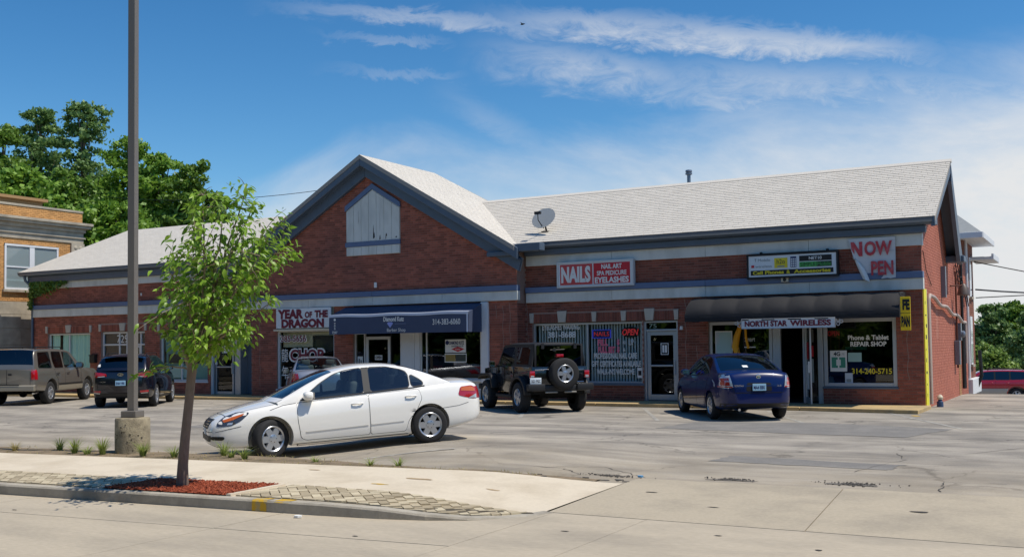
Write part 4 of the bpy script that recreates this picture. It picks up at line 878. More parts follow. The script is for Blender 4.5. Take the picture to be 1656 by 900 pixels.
# old mortar-filled cracks in the brick piers
m_pt = mat('pale_repointing', srgb(164, 142, 130), .95)
def wcrack(x, z0, z1, Y):
    b = MB(); z = z0; L_ = []
    while z < z1: L_.append((x+.018*math.sin(z*9+x)+rng.uniform(-.012, .012), z)); z += .11
    for i in range(len(L_)-1):
        w_ = .006; (a, p), (c, q) = L_[i], L_[i+1]; b.add([(a-w_, Y, p), (a+w_, Y, p), (c+w_, Y, q), (c-w_, Y, q)], [(0, 1, 2, 3)])
    sp(b, 'repointed_crack', m_pt)
for (x, a, c, Y) in [(-16.2, .8, 3.1, YG), (-15.95, 1.2, 3.1, YG), (-16.45, 2.6, 3.1, YG), (-15.62, 1.4, 3.05, YR), (-10.45, .6, 3.05, YR), (-10.12, .7, 1.8, YR), (-4.42, .75, 2.2, YR), (-26.2, .4, 2.9, YG)]: wcrack(x, a, c, Y-.0125)
# ================================================================ SIGNS, AWNINGS, FITTINGS
def board(name, label, cat, x0, x1, z0, z1, y0, y1, m_, frame=None, fm=None, group=None):
    t = empty(name, ((x0+x1)/2, y1, z0), label, cat, 0, group)
    b = MB(); b.box(x0, x1, y0, y1, z0, z1); world_child(b.build('panel', m_, fix=True, bevel=.006), t)
    if frame:
        b = MB(); f = frame
        for (a, c, lo, hi) in [(x0-f, x1+f, z1, z1+f), (x0-f, x1+f, z0-f, z0), (x0-f, x0, z0, z1), (x1, x1+f, z0, z1)]: b.box(a, c, y0-.02, y1, lo, hi)
        world_child(b.build('frame', fm, fix=True, bevel=.004), t)
    return t
def tx(t, s, cx_, y, cz, w, h, m_, **k): return text(t, s, cx_, y, cz, w, h, m_, world=True, **k)
def dec(t, x0, x1, z0, z1, y, m_, name, th=.003): b = MB(); b.box(x0, x1, y-th, y, z0, z1); return world_child(b.build(name, m_), t)
m_signw = mat('sign_face_white', srgb(218, 224, 226), .35)
# restaurant sign
t = board('restaurant_sign', 'white board sign lettered YEAR OF THE DRAGON in maroon', 'sign', -25.32, -22.88, 2.46, 3.15, YG-.14, YG-.1, m_signw)
y = YG-.146
tx(t, 'YEAR', -24.66, y, 2.95, 1.16, .33, m_maroon, bold=.06); tx(t, 'OF', -23.85, y, 2.91, .33, .22, m_maroon, bold=.05); tx(t, 'THE', -23.29, y, 2.93, .58, .25, m_maroon, bold=.06); tx(t, 'DRAGON', -24.12, y, 2.62, 1.9, .31, m_maroon, bold=.06)
# nails sign
t = board('nails_sign', 'red and white boxed sign reading NAILS beside NAIL ART and EYELASHES', 'sign', -14.42, -12.0, 3.54, 4.22, YR-.22, YR-.08, m_signw, .05, m_alw)
y = YR-.223
dec(t, -14.36, -13.28, 3.57, 4.19, y, mat('pale_red_sheet', srgb(196, 70, 72), .4), 'red_sheet'); dec(t, -13.24, -12.06, 3.57, 4.19, y, m_red, 'red_sheet')
tx(t, 'NAILS', -13.83, y-.004, 3.88, .98, .50, m_letter, bold=.05); tx(t, 'NAIL ART', -12.65, y-.004, 4.08, .66, .14, m_letter, bold=.04); tx(t, 'SPA PEDICURE', -12.65, y-.004, 3.885, .96, .14, m_letter, bold=.03); tx(t, 'EYELASHES', -12.65, y-.004, 3.68, 1.1, .18, m_letter, bold=.04)
# phone sign
t = board('phone_shop_sign', 'long black framed lightbox sign for Cell Phones and Accessories with small logos', 'sign', -8.50, -6.12, 3.56, 4.14, YR-.26, YR-.12, m_signw, .05, m_black)
y = YR-.264; m_gp = mat('grey_print', srgb(140, 150, 150), .6)
dec(t, -8.44, -6.20, 3.61, 3.74, y, m_black, 'black_strip'); tx(t, 'Cell', -8.24, y-.004, 3.675, .28, .10, m_yv, bold=.04); tx(t, 'Phones', -7.78, y-.004, 3.675, .52, .10, m_yv, bold=.04); tx(t, '&', -7.40, y-.004, 3.675, .10, .10, m_yv, bold=.03); tx(t, 'Accessories', -6.76, y-.004, 3.675, .98, .10, m_yv, bold=.04)
tx(t, 'Mobile', -8.06, y, 4.02, .34, .08, m_gp); tx(t, 'T', -8.30, y-.003, 4.02, .05, .08, mat('charcoal_print', srgb(60, 60, 64), .6)); dec(t, -8.42, -8.34, 3.82, 3.89, y, m_red, 'red_mark'); tx(t, 'wireless', -8.08, y, 3.85, .46, .07, m_gp)
dec(t, -7.78, -7.42, 3.79, 4.06, y, m_yv, 'yellow_logo'); tx(t, 'h2o', -7.6, y-.004, 3.96, .22, .13, mat('charcoal_print', srgb(60, 60, 64), .6)); dec(t, -7.7, -7.5, 3.81, 3.85, y-.003, m_gp, 'logo_strip')
dec(t, -7.34, -7.18, 3.79, 4.08, y, m_navy, 'phone_picture')
for i in range(3):
    for j in range(4): dec(t, -7.325+.05*i, -7.29+.05*i, 3.81+.06*j, 3.85+.06*j, y-.003, m_signw, 'phone_key')
dec(t, -7.10, -6.24, 3.94, 4.09, y, m_black, 'black_logo'); tx(t, 'NET10', -6.67, y-.004, 4.015, .34, .08, m_letter, bold=.02)
dec(t, -7.10, -6.64, 3.78, 3.92, y, m_green, 'green_logo'); dec(t, -6.64, -6.24, 3.78, 3.92, y, mat('dark_green_print', srgb(28, 66, 34), .5), 'green_logo'); tx(t, 'SIMPLE', -6.87, y-.004, 3.85, .40, .10, m_black); tx(t, 'Mobile', -6.44, y-.004, 3.85, .36, .10, m_green)
for x in (-8.2, -6.4): b = MB(); b.box(x, x+.06, YR-.2, YR-.12, 4.192, 4.25); world_child(b.build('bracket', m_black), t)
# floodlight under the phone sign
t = empty('security_light', (-7.52, YR-.14, 3.45), 'small square floodlight fixed to the blue band under the phone sign', 'light')
b = MB(); b.box(-7.62, -7.42, YR-.22, YR-.142, 3.40, 3.53); world_child(b.build('housing', m_cream, fix=True, bevel=.012), t); b = MB(); b.lathe([(0, 0), (.045, 0), (.05, .01)], (-7.52, YR-.232, 3.465), 14, 'y'); world_child(b.build('lens', m_black), t)
# north star sign
t = board('wireless_sign', 'narrow white sign reading NORTH STAR WIRELESS hung under the black awning', 'sign', -8.44, -6.00, 2.14, 2.38, 27.64, 27.68, m_signw, .012, m_alw)
tx(t, 'NORTH STAR', -7.79, 27.632, 2.26, 1.14, .155, m_maroon, bold=.045); tx(t, 'WIRELESS', -6.62, 27.632, 2.26, 1.06, .155, m_maroon, bold=.045)
for s in (-1, 1):
    x0 = -7.22 + s*1.25; b = MB()
    for (dx, dz, r) in [(.05, .06, .045), (.05, -.05, .04), (.13, .01, .04)]: b.tube([(x0+s*dx+r*math.cos(q), 27.66, 2.27+dz+r*math.sin(q)) for q in np.linspace(0, 6.283, 13)], .009, 5)
    world_child(b.build('scroll_end', m_alw), t)
for x in (-8.2, -6.2): b = MB(); b.tube([(x, 27.66, 2.38), (x, 27.72, 2.62)], .008, 5); world_child(b.build('hanger', m_black), t)
# black awning: billowing fabric with scalloped seams
m_awb = mat('black_awning_fabric', srgb(30, 30, 33), .8, nscale=3, namt=.16, bump=.35, bscale=7)
t = empty('black_awning', (-7.3, 28.3, 2.4), 'black fabric awning with billowing top over the wireless shop', 'awning')
b = MB(); rows = []; xs_ = np.linspace(-10.05, -4.42, 120)
for k in range(15):
    s = k/14; r = []
    for x in xs_:
        ph_ = ((x+10.05)/.70) % 1; sag = .03*(1-(2*ph_-1)**2)
        yb, zb = 28.7-1.06*math.sin(s*math.pi/2), 3.03-.60*(1-math.cos(s*math.pi/2))
        r.append((x, yb - sag*.9*math.sin(math.pi*min(1, s*1.1)) , zb + sag*.8*math.sin(math.pi*min(1, s*.95))))
    rows.append(r)
b.grid(rows); world_child(b.build('canopy', m_awb, smooth=60), t)
b = MB(); rows = [[(x, 27.64 - .012*math.sin((x+10)*9), z) for x in xs_] for z in (2.43, 2.39, 2.35)]; b.grid(rows); world_child(b.build('valance', m_awb, smooth=60), t)
for x in (-10.05, -4.42): b = MB(); b.add([(x, 28.7, 3.02), (x, 28.2, 2.98), (x, 27.8, 2.75), (x, 27.64, 2.45), (x, 27.64, 2.36), (x, 28.7, 2.36)], [(0, 1, 2, 3, 4, 5)]); world_child(b.build('end_panel', m_awb), t)
b = MB()
for z, y in ((2.37, 27.66), (2.54, 27.67)): b.tube([(-10.03, y, z), (-4.44, y, z)], .016, 6)
for x in (-10.03, -7.2, -4.44): b.tube([(x, 27.68, 2.37), (x, 28.72, 2.37)], .016, 6)
world_child(b.build('awning_frame', m_black), t)
b = MB(); b.add([(-10.04, 27.72, 2.42), (-4.43, 27.72, 2.42), (-4.43, 28.70, 2.6), (-10.04, 28.70, 2.6)], [(0, 1, 2, 3)]); world_child(b.build('awning_shade_sheet', m_black), t)  # black sheet added to stand in for the shade under the canopy
# yellow hanging sign at the awning end
m_yb = mat('bright_yellow_board', srgb(238, 200, 20), .5)
t = empty('hanging_yellow_sign', (-4.28, 27.8, 2.1), 'small yellow hanging sign with black letters at the end of the black awning', 'sign')
b = MB(); b.box(-4.40, -4.16, 27.70, 27.73, 2.02, 2.86); world_child(b.build('panel', m_yb, fix=True, bevel=.006), t); tx(t, 'FE', -4.26, 27.695, 2.66, .17, .27, m_black, bold=.06); tx(t, 'PAN', -4.28, 27.695, 2.24, .20, .27, m_black, bold=.06); dec(t, -4.40, -4.16, 2.445, 2.455, 27.698, m_black, 'fold_line')
b = MB(); b.tube([(-4.36, 27.715, 2.86), (-4.43, 27.72, 2.94)], .008, 5); b.tube([(-4.16, 27.715, 2.86), (-4.43, 27.72, 2.96)], .008, 5); world_child(b.build('hanger', m_black), t)
# blue awning
m_awn = mat('navy_awning_fabric', srgb(64, 75, 100), .75, nscale=2.5, namt=.10, bump=.3, bscale=6); m_awt = mat('awning_white_piping', srgb(196, 204, 220), .6)
t = empty('blue_awning', (-19.6, 28.0, 2.2), 'navy blue barber shop awning with white piping and a phone number', 'awning')
ax0, ax1, ay, at, am, ab = -22.35, -16.92, 27.42, 3.12, 2.80, 2.20
sag = lambda x: .012*math.sin(x*3.1)
b = MB(); b.grid([[(x, YG-.005 + (ay-YG)*k/6, at+(am-at)*k/6+sag(x)*k/6) for x in np.linspace(ax0+.0, ax1, 30)] for k in range(7)])
b.grid([[(x, ay-.002*k, am+sag(x)+(ab-am-sag(x))*k/3) for x in np.linspace(ax0, ax1, 30)] for k in range(4)])
for x in (ax0, ax1): b.add([(x, YG-.005, at), (x, ay, am), (x, ay, ab), (x, YG-.005, ab)], [(0, 1, 2, 3)])
world_child(b.build('canopy', m_awn, smooth=25), t)
b = MB(); b.grid([[(x, ay-.012-(0 if z else 0), am+.005+sag(x)+z) for x in np.linspace(ax0+.0, ax1-.0, 30)] for z in (-.05, .03)]); b.grid([[(x, ay+.06, am+.048+sag(x)) for x in np.linspace(ax0, ax1, 30)], [(x, ay-.012, am+.035+sag(x)) for x in np.linspace(ax0, ax1, 30)]])
b.add([(ax1-.012, ay-.013, am), (ax1-.07, ay-.013, am), (ax1-.07, ay-.013, ab), (ax1-.012, ay-.013, ab)], [(0, 1, 2, 3)]); world_child(b.build('piping', m_awt), t)
y = ay-.014
tx(t, 'Diamond Kutz', -19.72, y, 2.655, .80, .15, m_letter, bold=.03); tx(t, 'Barber Shop', -19.62, y, 2.29, .72, .14, m_letter, bold=.0); tx(t, '314-383-6060', -17.72, y, 2.53, 1.02, .18, m_letter, bold=.01)
b = MB(); b.prism([(-19.98, 2.52), (-19.93, 2.56), (-19.79, 2.56), (-19.74, 2.52), (-19.86, 2.38)], y-.006, y, 'y'); world_child(b.build('diamond_emblem', mat('pale_blue_print', srgb(150, 160, 220), .5)), t); tx(t, '────', -19.46, y, 2.5, .44, .03, mat('dim_blue_print', srgb(92, 104, 136), .6))
tx(t, '7297', -22.10, y, 2.26, .22, .09, m_letter, bold=.02)
b = MB(); b.lathe([(0, 0), (.045, 0), (.045, .003)], (-22.10, y-.004, 2.68), 10, 'y')
for z, w_ in ((2.57, .06), (2.52, .05), (2.47, .06), (2.42, .05), (2.37, .06)): b.box(-22.10-w_/2, -22.10+w_/2, y-.003, y, z-.012, z+.012)
world_child(b.build('barber_pole_print', m_letter), t)
b = MB(); b.tube([(ax0+.02, ay+.03, ab+.02), (ax1-.02, ay+.03, ab+.02)], .015, 6); b.tube([(ax0+.02, ay+.03, am-.02), (ax1-.02, ay+.03, am-.02)], .015, 6); world_child(b.build('awning_frame', m_black), t)
# NOW OPEN banner, one corner hanging loose
m_ban = mat('banner_vinyl', srgb(206, 208, 210), .45, nscale=3, namt=.05); 
t = empty('now_open_banner', (-5.2, YR-.16, 3.4), 'torn white banner reading NOW OPEN with its lower left corner folded over', 'banner')
y = YR-.15
b = MB(); P = lambda u, v: (-5.82+1.18*u, y-.02*math.sin(3*v+u*4), 4.47-1.07*v)
rows = []
for j in range(13):
    v = j/12; u0 = .30*v**1.3 + .0; rows.append([P(u0+(1-u0)*i/12, v + .012*math.sin(i*2)*(j == 12)) for i in range(13)])
b.grid(rows); world_child(b.build('vinyl_sheet', m_ban, smooth=60), t)
b = MB(); rows = []
for j in range(9):
    v = .42+.58*j/8; u0 = .30*v**1.3; rows.append([(-5.82+1.18*(u0-.0)+.10*k*(j/8)**.6*(1-.55*(j/8)), y-.03-.09*math.sin(math.pi*k/4)*(.3+.7*j/8), 4.47-1.07*v-.02*k) for k in range(5)])
b.grid(rows); world_child(b.build('curled_edge', mat('banner_back', srgb(226, 226, 222), .4), smooth=60), t)
m_banr = mat('faded_red_print', srgb(186, 52, 62), .5, col2=srgb(200, 96, 100), c2scale=6)
tx(t, 'OW', -5.06, y-.034, 4.19, .70, .38, m_banr, bold=.035); tx(t, 'PEN', -4.97, y-.036, 3.67, .56, .37, m_banr, bold=.035)
b = MB(); b.prism([(-5.755, 4.38), (-5.67, 4.38), (-5.54, 4.16), (-5.54, 4.38), (-5.46, 4.38), (-5.46, 4.0), (-5.545, 4.0), (-5.665, 4.22), (-5.665, 4.06), (-5.74, 4.19)], y-.038, y-.030, 'y'); world_child(b.build('lettering', m_banr), t)
b = MB()
for k in range(1, 3): b.box(-5.3, -4.66, y-.022, y-.02, 4.47-.357*k-.004, 4.47-.357*k+.004)
world_child(b.build('fold_crease', m_gp), t)
# tall yellow strip sign on the corner of the alley wall
t = empty('yellow_corner_board', (XD+.02, 29.1, 0), 'tall narrow yellow board with black lettering on the alley corner', 'sign')
b = MB(); b.box(XD+.005, XD+.035, 28.86, 29.36, .02, 3.1); world_child(b.build('panel', mat('acid_yellow_paint', srgb(232, 222, 40), .5, nscale=3, namt=.06), fix=True), t)
b = MB(); z = .3
while z < 2.95:
    w_ = rng.uniform(.04, .18); y0 = 28.94+rng.uniform(0, .15); b.box(XD+.0355, XD+.038, y0, y0+w_, z, z+rng.uniform(.03, .12)); z += .3
world_child(b.build('worn_lettering', m_black), t)
b = MB(); b.box(XD+.0355, XD+.04, 29.33, 29.362, .02, 3.1); world_child(b.build('white_edge', m_letter), t)
# satellite dish on the roof
t = empty('satellite_dish', (-15.1, 29.15, 5.3), 'grey satellite dish on a short mast at the front of the right roof', 'satellite dish')
b = MB(); b.tube([(-15.1, 29.2, 5.30), (-15.1, 29.12, 5.42), (-15.08, 29.05, 5.78)], .028, 8); b.box(-15.22, -14.98, 29.05, 29.35, 5.28, 5.32); b.tube([(-15.22, 29.35, 5.37), (-15.1, 29.12, 5.5)], .012, 5); world_child(b.build('mast', m_black), t)
dR = Matrix.Rotation(math.radians(-22), 3, 'X') @ Matrix.Rotation(math.radians(-8), 3, 'Z'); b = MB(); prof = [(.44*s, -.06*(1-s*s)) for s in np.linspace(0, 1, 8)]
b.lathe([(max(r, 1e-4), .07+h*-1 if False else h) for r, h in prof], (0, 0, 0), 28, 'y'); b.v = [tuple(dR @ Vector((x, -y, z*.78)) + Vector((-15.1, 28.98, 5.72))) for x, y, z in b.v]
world_child(b.build('reflector', mat('dish_grey', srgb(176, 178, 176), .5), smooth=60), t)
b = MB(); b.tube([(-15.1, 28.98, 5.40), (-15.1, 28.62, 5.62), (-15.1, 28.6, 5.82)], .016, 6); b.box(-15.2, -15.0, 28.55, 28.65, 5.80, 5.88); world_child(b.build('feed_arm', m_black), t)
# vent pipe
t = empty('vent_pipe', (-11.53, 32.3, 6.7), 'small metal vent pipe with a cap behind the roof ridge', 'vent pipe')
m_galv = mat('galvanised', srgb(120, 130, 142), .4, .6)
b = MB(); b.tube([(-11.53, 32.35, 6.5), (-11.53, 32.35, 7.22)], .06, 12); world_child(b.build('pipe', m_galv, smooth=50), t); b = MB(); b.lathe([(.07, 0), (.11, .02), (.11, .07), (.08, .08), (.11, .11), (.10, .16), (0, .18)], (-11.53, 32.35, 7.2), 14); world_child(b.build('cap', m_galv, smooth=40), t)
# alley wall services
m_cond = mat('painted_conduit', srgb(176, 160, 150), .6); m_rust = mat('rusty_iron', srgb(92, 54, 42), .85, .2)
t = empty('alley_pipework', (XD+.05, 33, 0), 'wavy white conduit running along the red alley wall', 'conduit')
b = MB(); b.tube([(XD+.06, 29.5, .1), (XD+.06, 29.5, 2.84), (XD+.08, 29.6, 2.96)] + [(XD+.09, y, 2.93-.075*(y-29.6)+.045*math.sin((y-29.6)*2.4)) for y in np.arange(29.8, 37.6, .3)] + [(XD+.09, 37.6, 2.2), (XD+.09, 37.6, 1.0)], .05, 8); world_child(b.build('pipe', m_cond, smooth=60), t)
t = empty('electric_meter', (XD+.1, 35.4, 1.2), 'grey electric meter and box on the red alley wall', 'meter')
b = MB(); b.box(XD, XD+.16, 35.2, 35.5, 1.0, 1.75); world_child(b.build('meter_box', m_galv, fix=True, bevel=.015), t); b = MB(); b.lathe([(.11, 0), (.11, .07), (.07, .11), (0, .12)], (XD+.16, 35.75, 1.95), 16, 'x'); b.box(XD, XD+.16, 35.6, 35.9, 1.75, 2.3); world_child(b.build('meter', m_galv), t)
b = MB(); b.tube([(XD+.07, 35.4, .9), (XD+.07, 35.4, 3.9)], .03, 6); world_child(b.build('riser_pipe', m_rust), t)
t = empty('alley_lamp', (XD+.2, 35.0, 3.2), 'old floodlight on a bracket high on the alley wall', 'lamp')
b = MB(); b.tube([(XD, 34.6, 3.42), (XD+.28, 35.0, 3.44)], .025, 6); world_child(b.build('bracket', m_rust), t); b = MB(); b.lathe([(.05, .2), (.14, .08), (.19, -.14), (.17, -.16), (0, -.12)], (XD+.32, 35.1, 3.3), 16); world_child(b.build('shade', mat('lamp_shade_metal', srgb(96, 86, 80), .5, .3), smooth=40), t)
t = empty('wall_cables', (XD+.05, 36.5, 3.8), 'tangle of service cables on the alley wall near the rear', 'cables')
b = MB()
for k in range(5): b.tube([(XD+.03+.02*k, 35.6+q*.32, 4.1-.12*q+.12*math.sin(q*1.7+k*2)) for q in range(10)], .016, 5)
b.tube([(XD+.02, 29.0, 4.1), (XD+.02, 29.5, 3.6), (XD+.02, 30.4, 3.25)], .01, 4); world_child(b.build('cable', m_black), t)
t = empty('alley_downpipe', (XD+.1, 37.2, 0), 'dark drainpipes at the rear end of the alley wall', 'drainpipe')
b = MB(); b.tube([(XD+.07, 36.9, .2), (XD+.07, 36.9, 4.3)], .05, 8); b.tube([(XD+.07, 37.2, .2), (XD+.07, 37.2, 2.3)], .05, 8); world_child(b.build('pipe', m_black), t); b = MB(); b.box(XD, XD+.12, 32.55, 32.75, 3.0, 3.9); world_child(b.build('grey_outlet', m_galv), t)
t = empty('standpipe', (XD+.12, 29.9, 0), 'blue and white standpipe stub at the foot of the alley wall', 'pipe')
b = MB(); b.lathe([(.09, -.1), (.08, .14), (.05, .16), (.05, .2)], (XD+.22, 29.9, 0), 12); world_child(b.build('pipe', mat('blue_pipe', srgb(50, 74, 110), .6)), t); b = MB(); b.lathe([(.07, .2), (.08, .26), (.04, .32), (0, .33)], (XD+.22, 29.9, 0), 12); world_child(b.build('cap', m_cream), t)
t = empty('wall_mailbox', (-35.25, YL-.1, 1.3), 'dark mailbox fixed to the brick beside the curtained window', 'mailbox')
b = MB(); b.box(-35.40, -35.10, YL-.16, YL-.008, 1.28, 1.58); world_child(b.build('body', m_black, fix=True, bevel=.02), t); b = MB(); b.prism([(YL-.18, 1.56), (YL-.008, 1.60), (YL-.008, 1.63), (YL-.18, 1.585)], -35.42, -35.08, 'x'); world_child(b.build('lid', m_black, fix=True), t)
t = empty('accessible_sign', (-27.75, YL+.1, 1.5), 'small blue and white sign inside the glass lobby door', 'sign')
b = MB(); b.box(-28.5, -28.12, YL+.16, YL+.164, 1.62, 1.9); world_child(b.build('panel', m_letter), t); b = MB(); b.box(-28.04, -27.93, YL+.14, YL+.148, 1.72, 1.92); world_child(b.build('emblem', mat('sign_blue', srgb(50, 80, 190), .5)), t)
# ================================================================ LAMP POST
LX, LY = -13.9, 12.02; lz = .09
m_base = mat('cast_concrete', srgb(160, 148, 122), .9, col2=srgb(122, 112, 92), c2scale=5, nscale=22, namt=.16, bump=.7, bscale=45); m_pole = mat('grey_pole_paint', srgb(112, 106, 98), .5, nscale=2, namt=.06)
t = empty('lamp_post', (LX, LY, lz), 'tall square grey lamp post on a round concrete base', 'lamp post')
b = MB(); rw = []
prof = [(.275, -.2), (.275, .0), (.277, .25), (.275, .54), (.262, .565), (0, .575)]
b.lathe(prof, (LX, LY, lz), 40); world_child(b.build('concrete_base', m_base, smooth=50), t)
hb = MB()
for k in range(26):
    q, z, r = rng.uniform(2.6, 6.2), lz+rng.uniform(.04, .5), rng.uniform(.006, .014); hb.obox((LX+.272*math.cos(q), LY+.272*math.sin(q), z), r*2, r*2, r*1.5, Matrix.Rotation(q, 3, 'Z'))
world_child(hb.build('surface_void', mat('void_dark', srgb(74, 68, 58), 1.)), t)
rot = Matrix.Rotation(math.radians(18), 3, 'Z')
b = MB(); b.obox((LX, LY, lz+.625), .27, .27, .11, rot); world_child(b.build('base_cover', m_pole, fix=True, bevel=.012), t)
b = MB(); b.obox((LX, LY, lz+.6+4.4), .125, .125, 8.8, rot); world_child(b.build('pole', m_pole, fix=True, bevel=.008), t)
b = MB(); b.obox((LX, LY+.5, lz+9.35), .3, 1.3, .16, rot); b.obox((LX, LY, lz+9.3), .1, .5, .08, rot); world_child(b.build('lamp_head', m_pole, fix=True, bevel=.03), t)
# ================================================================ TAN BRICK BUILDING ON THE LEFT
m_tan = mat('tan_brick', srgb(186, 138, 84), .85, island=.18, nscale=8, namt=.1, bump=.3, bscale=60); m_tmort = mat('tan_mortar', srgb(164, 130, 90), .95); m_lime = mat('limestone', srgb(172, 162, 144), .85, col2=srgb(140, 132, 118), c2scale=1.2, nscale=5, namt=.1, bump=.2, bscale=30)
TX = -40.5; bld = empty('tan_brick_building', (TX-6, 24, 0), 'tan brick building with stone cornice and stone base at the left edge', 'building')
def tb(b, name, m_, **k): return world_child(b.build(name, m_, **k), bld)
Y0, Y1 = 12.0, 32.15
b = MB(); b.box(TX-14, TX-.02, Y0, Y1-.02, 3.9, 8.02); wt = tb(b, 'wall', m_tmort)
wins = [(28.22, 30.86, 4.42, 6.36), (23.2, 25.8, 4.42, 6.36), (18.2, 20.8, 4.42, 6.36)]
q = MB()
for (s, e, lo, hi) in courses(25.6, Y1-.01, 3.92, 6.62, wins) + courses(25.6, Y1-.01, 7.56, 8.0, []): brick_box(q, s, e, lo, hi, TX-.02, .018, 'y')
sub(q, 'brick_courses', m_tan, wt, kind='stuff')
b = MB(); b.box(TX-14.1, TX+.03, Y0, Y1+.02, 8.021, 8.12); tb(b, 'coping', m_lime, fix=True, bevel=.015)
for (z0, z1, p) in [(6.62, 7.12, .04), (7.3, 7.42, .30), (7.42, 7.54, .38), (7.12, 7.3, .12), (6.7, 6.82, .10)]:
    if (z0, z1) == (6.7, 6.82): b = MB(); b.box(TX-14, TX+.10, Y0, Y1+.1, 6.84, 6.92); tb(b, 'string_course', m_lime, fix=True, bevel=.012); continue
    b = MB(); b.box(TX-14, TX+p, Y0, Y1+p*.8, z0, z1-.002); tb(b, 'cornice', m_lime, fix=True, bevel=.015)
b = MB(); b.box(TX-.02, TX+.09, 31.5, Y1+.04, 6.2, 6.62); b.lathe([(.1, 0), (.05, .03), (.02, .03)], (TX+.09, 31.72, 6.42), 12, 'x'); b.lathe([(.1, 0), (.05, .03), (.02, .03)], (TX+.09, 31.98, 6.42), 12, 'x'); tb(b, 'carved_capital', m_lime)
k = 0
for (a, c) in [(Y0, 17), (17, 21), (21, 25), (25, 29.02), (29.02, Y1)]:
    for (lo, hi) in [(-.1, .65), (.65, 1.35), (1.35, 2.05), (2.05, 2.75), (2.75, 3.35), (3.35, 3.9)]:
        b = MB(); p = .05 if c < Y1 else .0; b.box(TX-1, TX+p, a+.006, c-.006, lo+.005, hi-.005); tb(b, 'stone_block', m_lime, fix=True, bevel=.01)
b = MB(); b.box(TX-14, TX-.03, Y0, Y1-.03, -.1, 3.895); tb(b, 'base_wall', m_tmort)
m_wg = glass('upper_glass', (.86, .9, .93), 1.0, .03, .06)
for (a, c, lo, hi) in wins:
    b = MB(); fr = [(a, c, hi-.08, hi), (a, c, lo, lo+.08), (a, a+.09, lo, hi), (c-.09, c, lo, hi), ((a+c)/2-.12+.0, (a+c)/2+.12, lo, hi), (a, c, (lo+hi)/2-.03, (lo+hi)/2+.03)]
    for i, (p, q_, r, s) in enumerate(fr): b.box(TX+.0-.001*i, TX+.055-.003*i, p, q_, r, s)
    f = tb(b, 'window', m_wpanel, fix=True)
    for (p, q_) in ((a+.09, (a+c)/2-.12), ((a+c)/2+.12, c-.09)):
        for (r, s) in ((lo+.08, (lo+hi)/2-.03), ((lo+hi)/2+.03, hi-.08)): g_ = MB(); g_.box(TX+.012, TX+.02, p, q_, r, s); sub(g_, 'pane', m_wg, f)
    g_ = MB(); g_.box(TX-.03, TX+.004, a, c, lo, hi); sub(g_, 'blind', mat('pale_blind', srgb(176, 180, 172), .8), f)
    g_ = MB(); g_.box(TX-.02, TX+.12, a-.08, c+.08, lo-.12, lo-.003); sub(g_, 'sill', m_lime, f, fix=True, bevel=.012)
b = MB(); b.box(TX-12, TX-8, 33.5, 36, 8, 9.6); b.box(TX-12.2, TX-7.8, 33.3, 36.2, 9.6, 9.75); tb(b, 'roof_house', m_tmort)
# ================================================================ REAR BUILDING
m_bbr = mat('brown_brick', srgb(142, 86, 66), .85, island=.16, nscale=6, namt=.1, bump=.3, bscale=60); m_hr = mat('grey_hip_shingle', srgb(146, 150, 150), .9, nscale=6, namt=.1)
rear = empty('rear_brick_house', (-7.5, 40.5, 0), 'two storey brown brick house with white eaves behind the shop row', 'house')
def rb(b, name, m_, **k): return world_child(b.build(name, m_, **k), rear)
b = MB(); b.box(-11, -4.1, 38.92, 41.9, -.2, 5.3); wr_ = rb(b, 'wall', m_mortar)
hw_ = [(39.3, 39.75, 3.3, 4.7), (40.3, 41.0, .9, 2.6), (40.5, 41.1, 3.3, 4.7)]
q = MB()
for (s, e, lo, hi) in courses(38.93, 41.89, -.1, 5.3, hw_): brick_box(q, s, e, lo, hi, -4.1, .012, 'y')
for (s, e, lo, hi) in courses(-8, -4.1, 4.3, 5.3, []): brick_box(q, s, e, lo, hi, 38.92, .012, 'x')
sub(q, 'brick_courses', m_bbr, wr_, kind='stuff')
for (a, c, lo, hi) in hw_:
    b = MB(); b.box(-4.1, -4.06, a, c, lo, hi); f = rb(b, 'window', m_wpanel); b = MB(); b.box(-4.062, -4.055, a+.06, c-.06, lo+.06, hi-.06); sub(b, 'pane', m_wg, f); b = MB(); b.box(-4.15, -4.0, a-.05, c+.05, lo-.08, lo-.002); sub(b, 'sill', m_lime, f)
b = MB(); ev = [(-11.6, 38.3, 5.36), (-3.42, 38.3, 5.36), (-3.42, 42.4, 5.36), (-11.6, 42.4, 5.36)]; rdg = [(-9.4, 40.35, 6.9), (-5.2, 40.35, 6.9)]
b.add(ev+rdg, [(0, 1, 5, 4), (1, 2, 5), (2, 3, 4, 5), (3, 0, 4), (0, 3, 2, 1)]); rb(b, 'roof', m_hr, fix=True)
b = MB()
for (x0, x1, y0, y1) in [(-11.6, -3.40, 38.24, 38.32), (-3.46, -3.38, 38.32, 42.4)]: b.box(x0, x1, y0, y1, 5.18, 5.38)
rb(b, 'fascia', m_wpanel, fix=True, bevel=.012)
b = MB(); b.box(-11.5, -3.46, 38.32, 42.3, 5.19, 5.22); rb(b, 'soffit', m_wpanel)
b = MB(); b.box(-4.1, -3.35, 41.0, 43.2, 4.62, 4.74); b.box(-3.38, -3.30, 41.0, 43.2, 4.62, 4.84); rb(b, 'porch_roof', m_wpanel, fix=True, bevel=.02)
b = MB(); b.box(-4.12, -3.9, 39.0, 41.8, -.1, .42); rb(b, 'painted_plinth', m_wpanel, fix=True, bevel=.015)
b = MB(); b.tube([(-4.02, 39.1, .4), (-4.02, 39.1, 5.2)], .05, 8); rb(b, 'downspout', m_wpanel)
b = MB(); b.tube([(-3.95, 40.9, .1), (-3.8, 40.9, .5), (-3.85, 40.9, 1.4)], .06, 8); rb(b, 'stove_pipe', m_black)
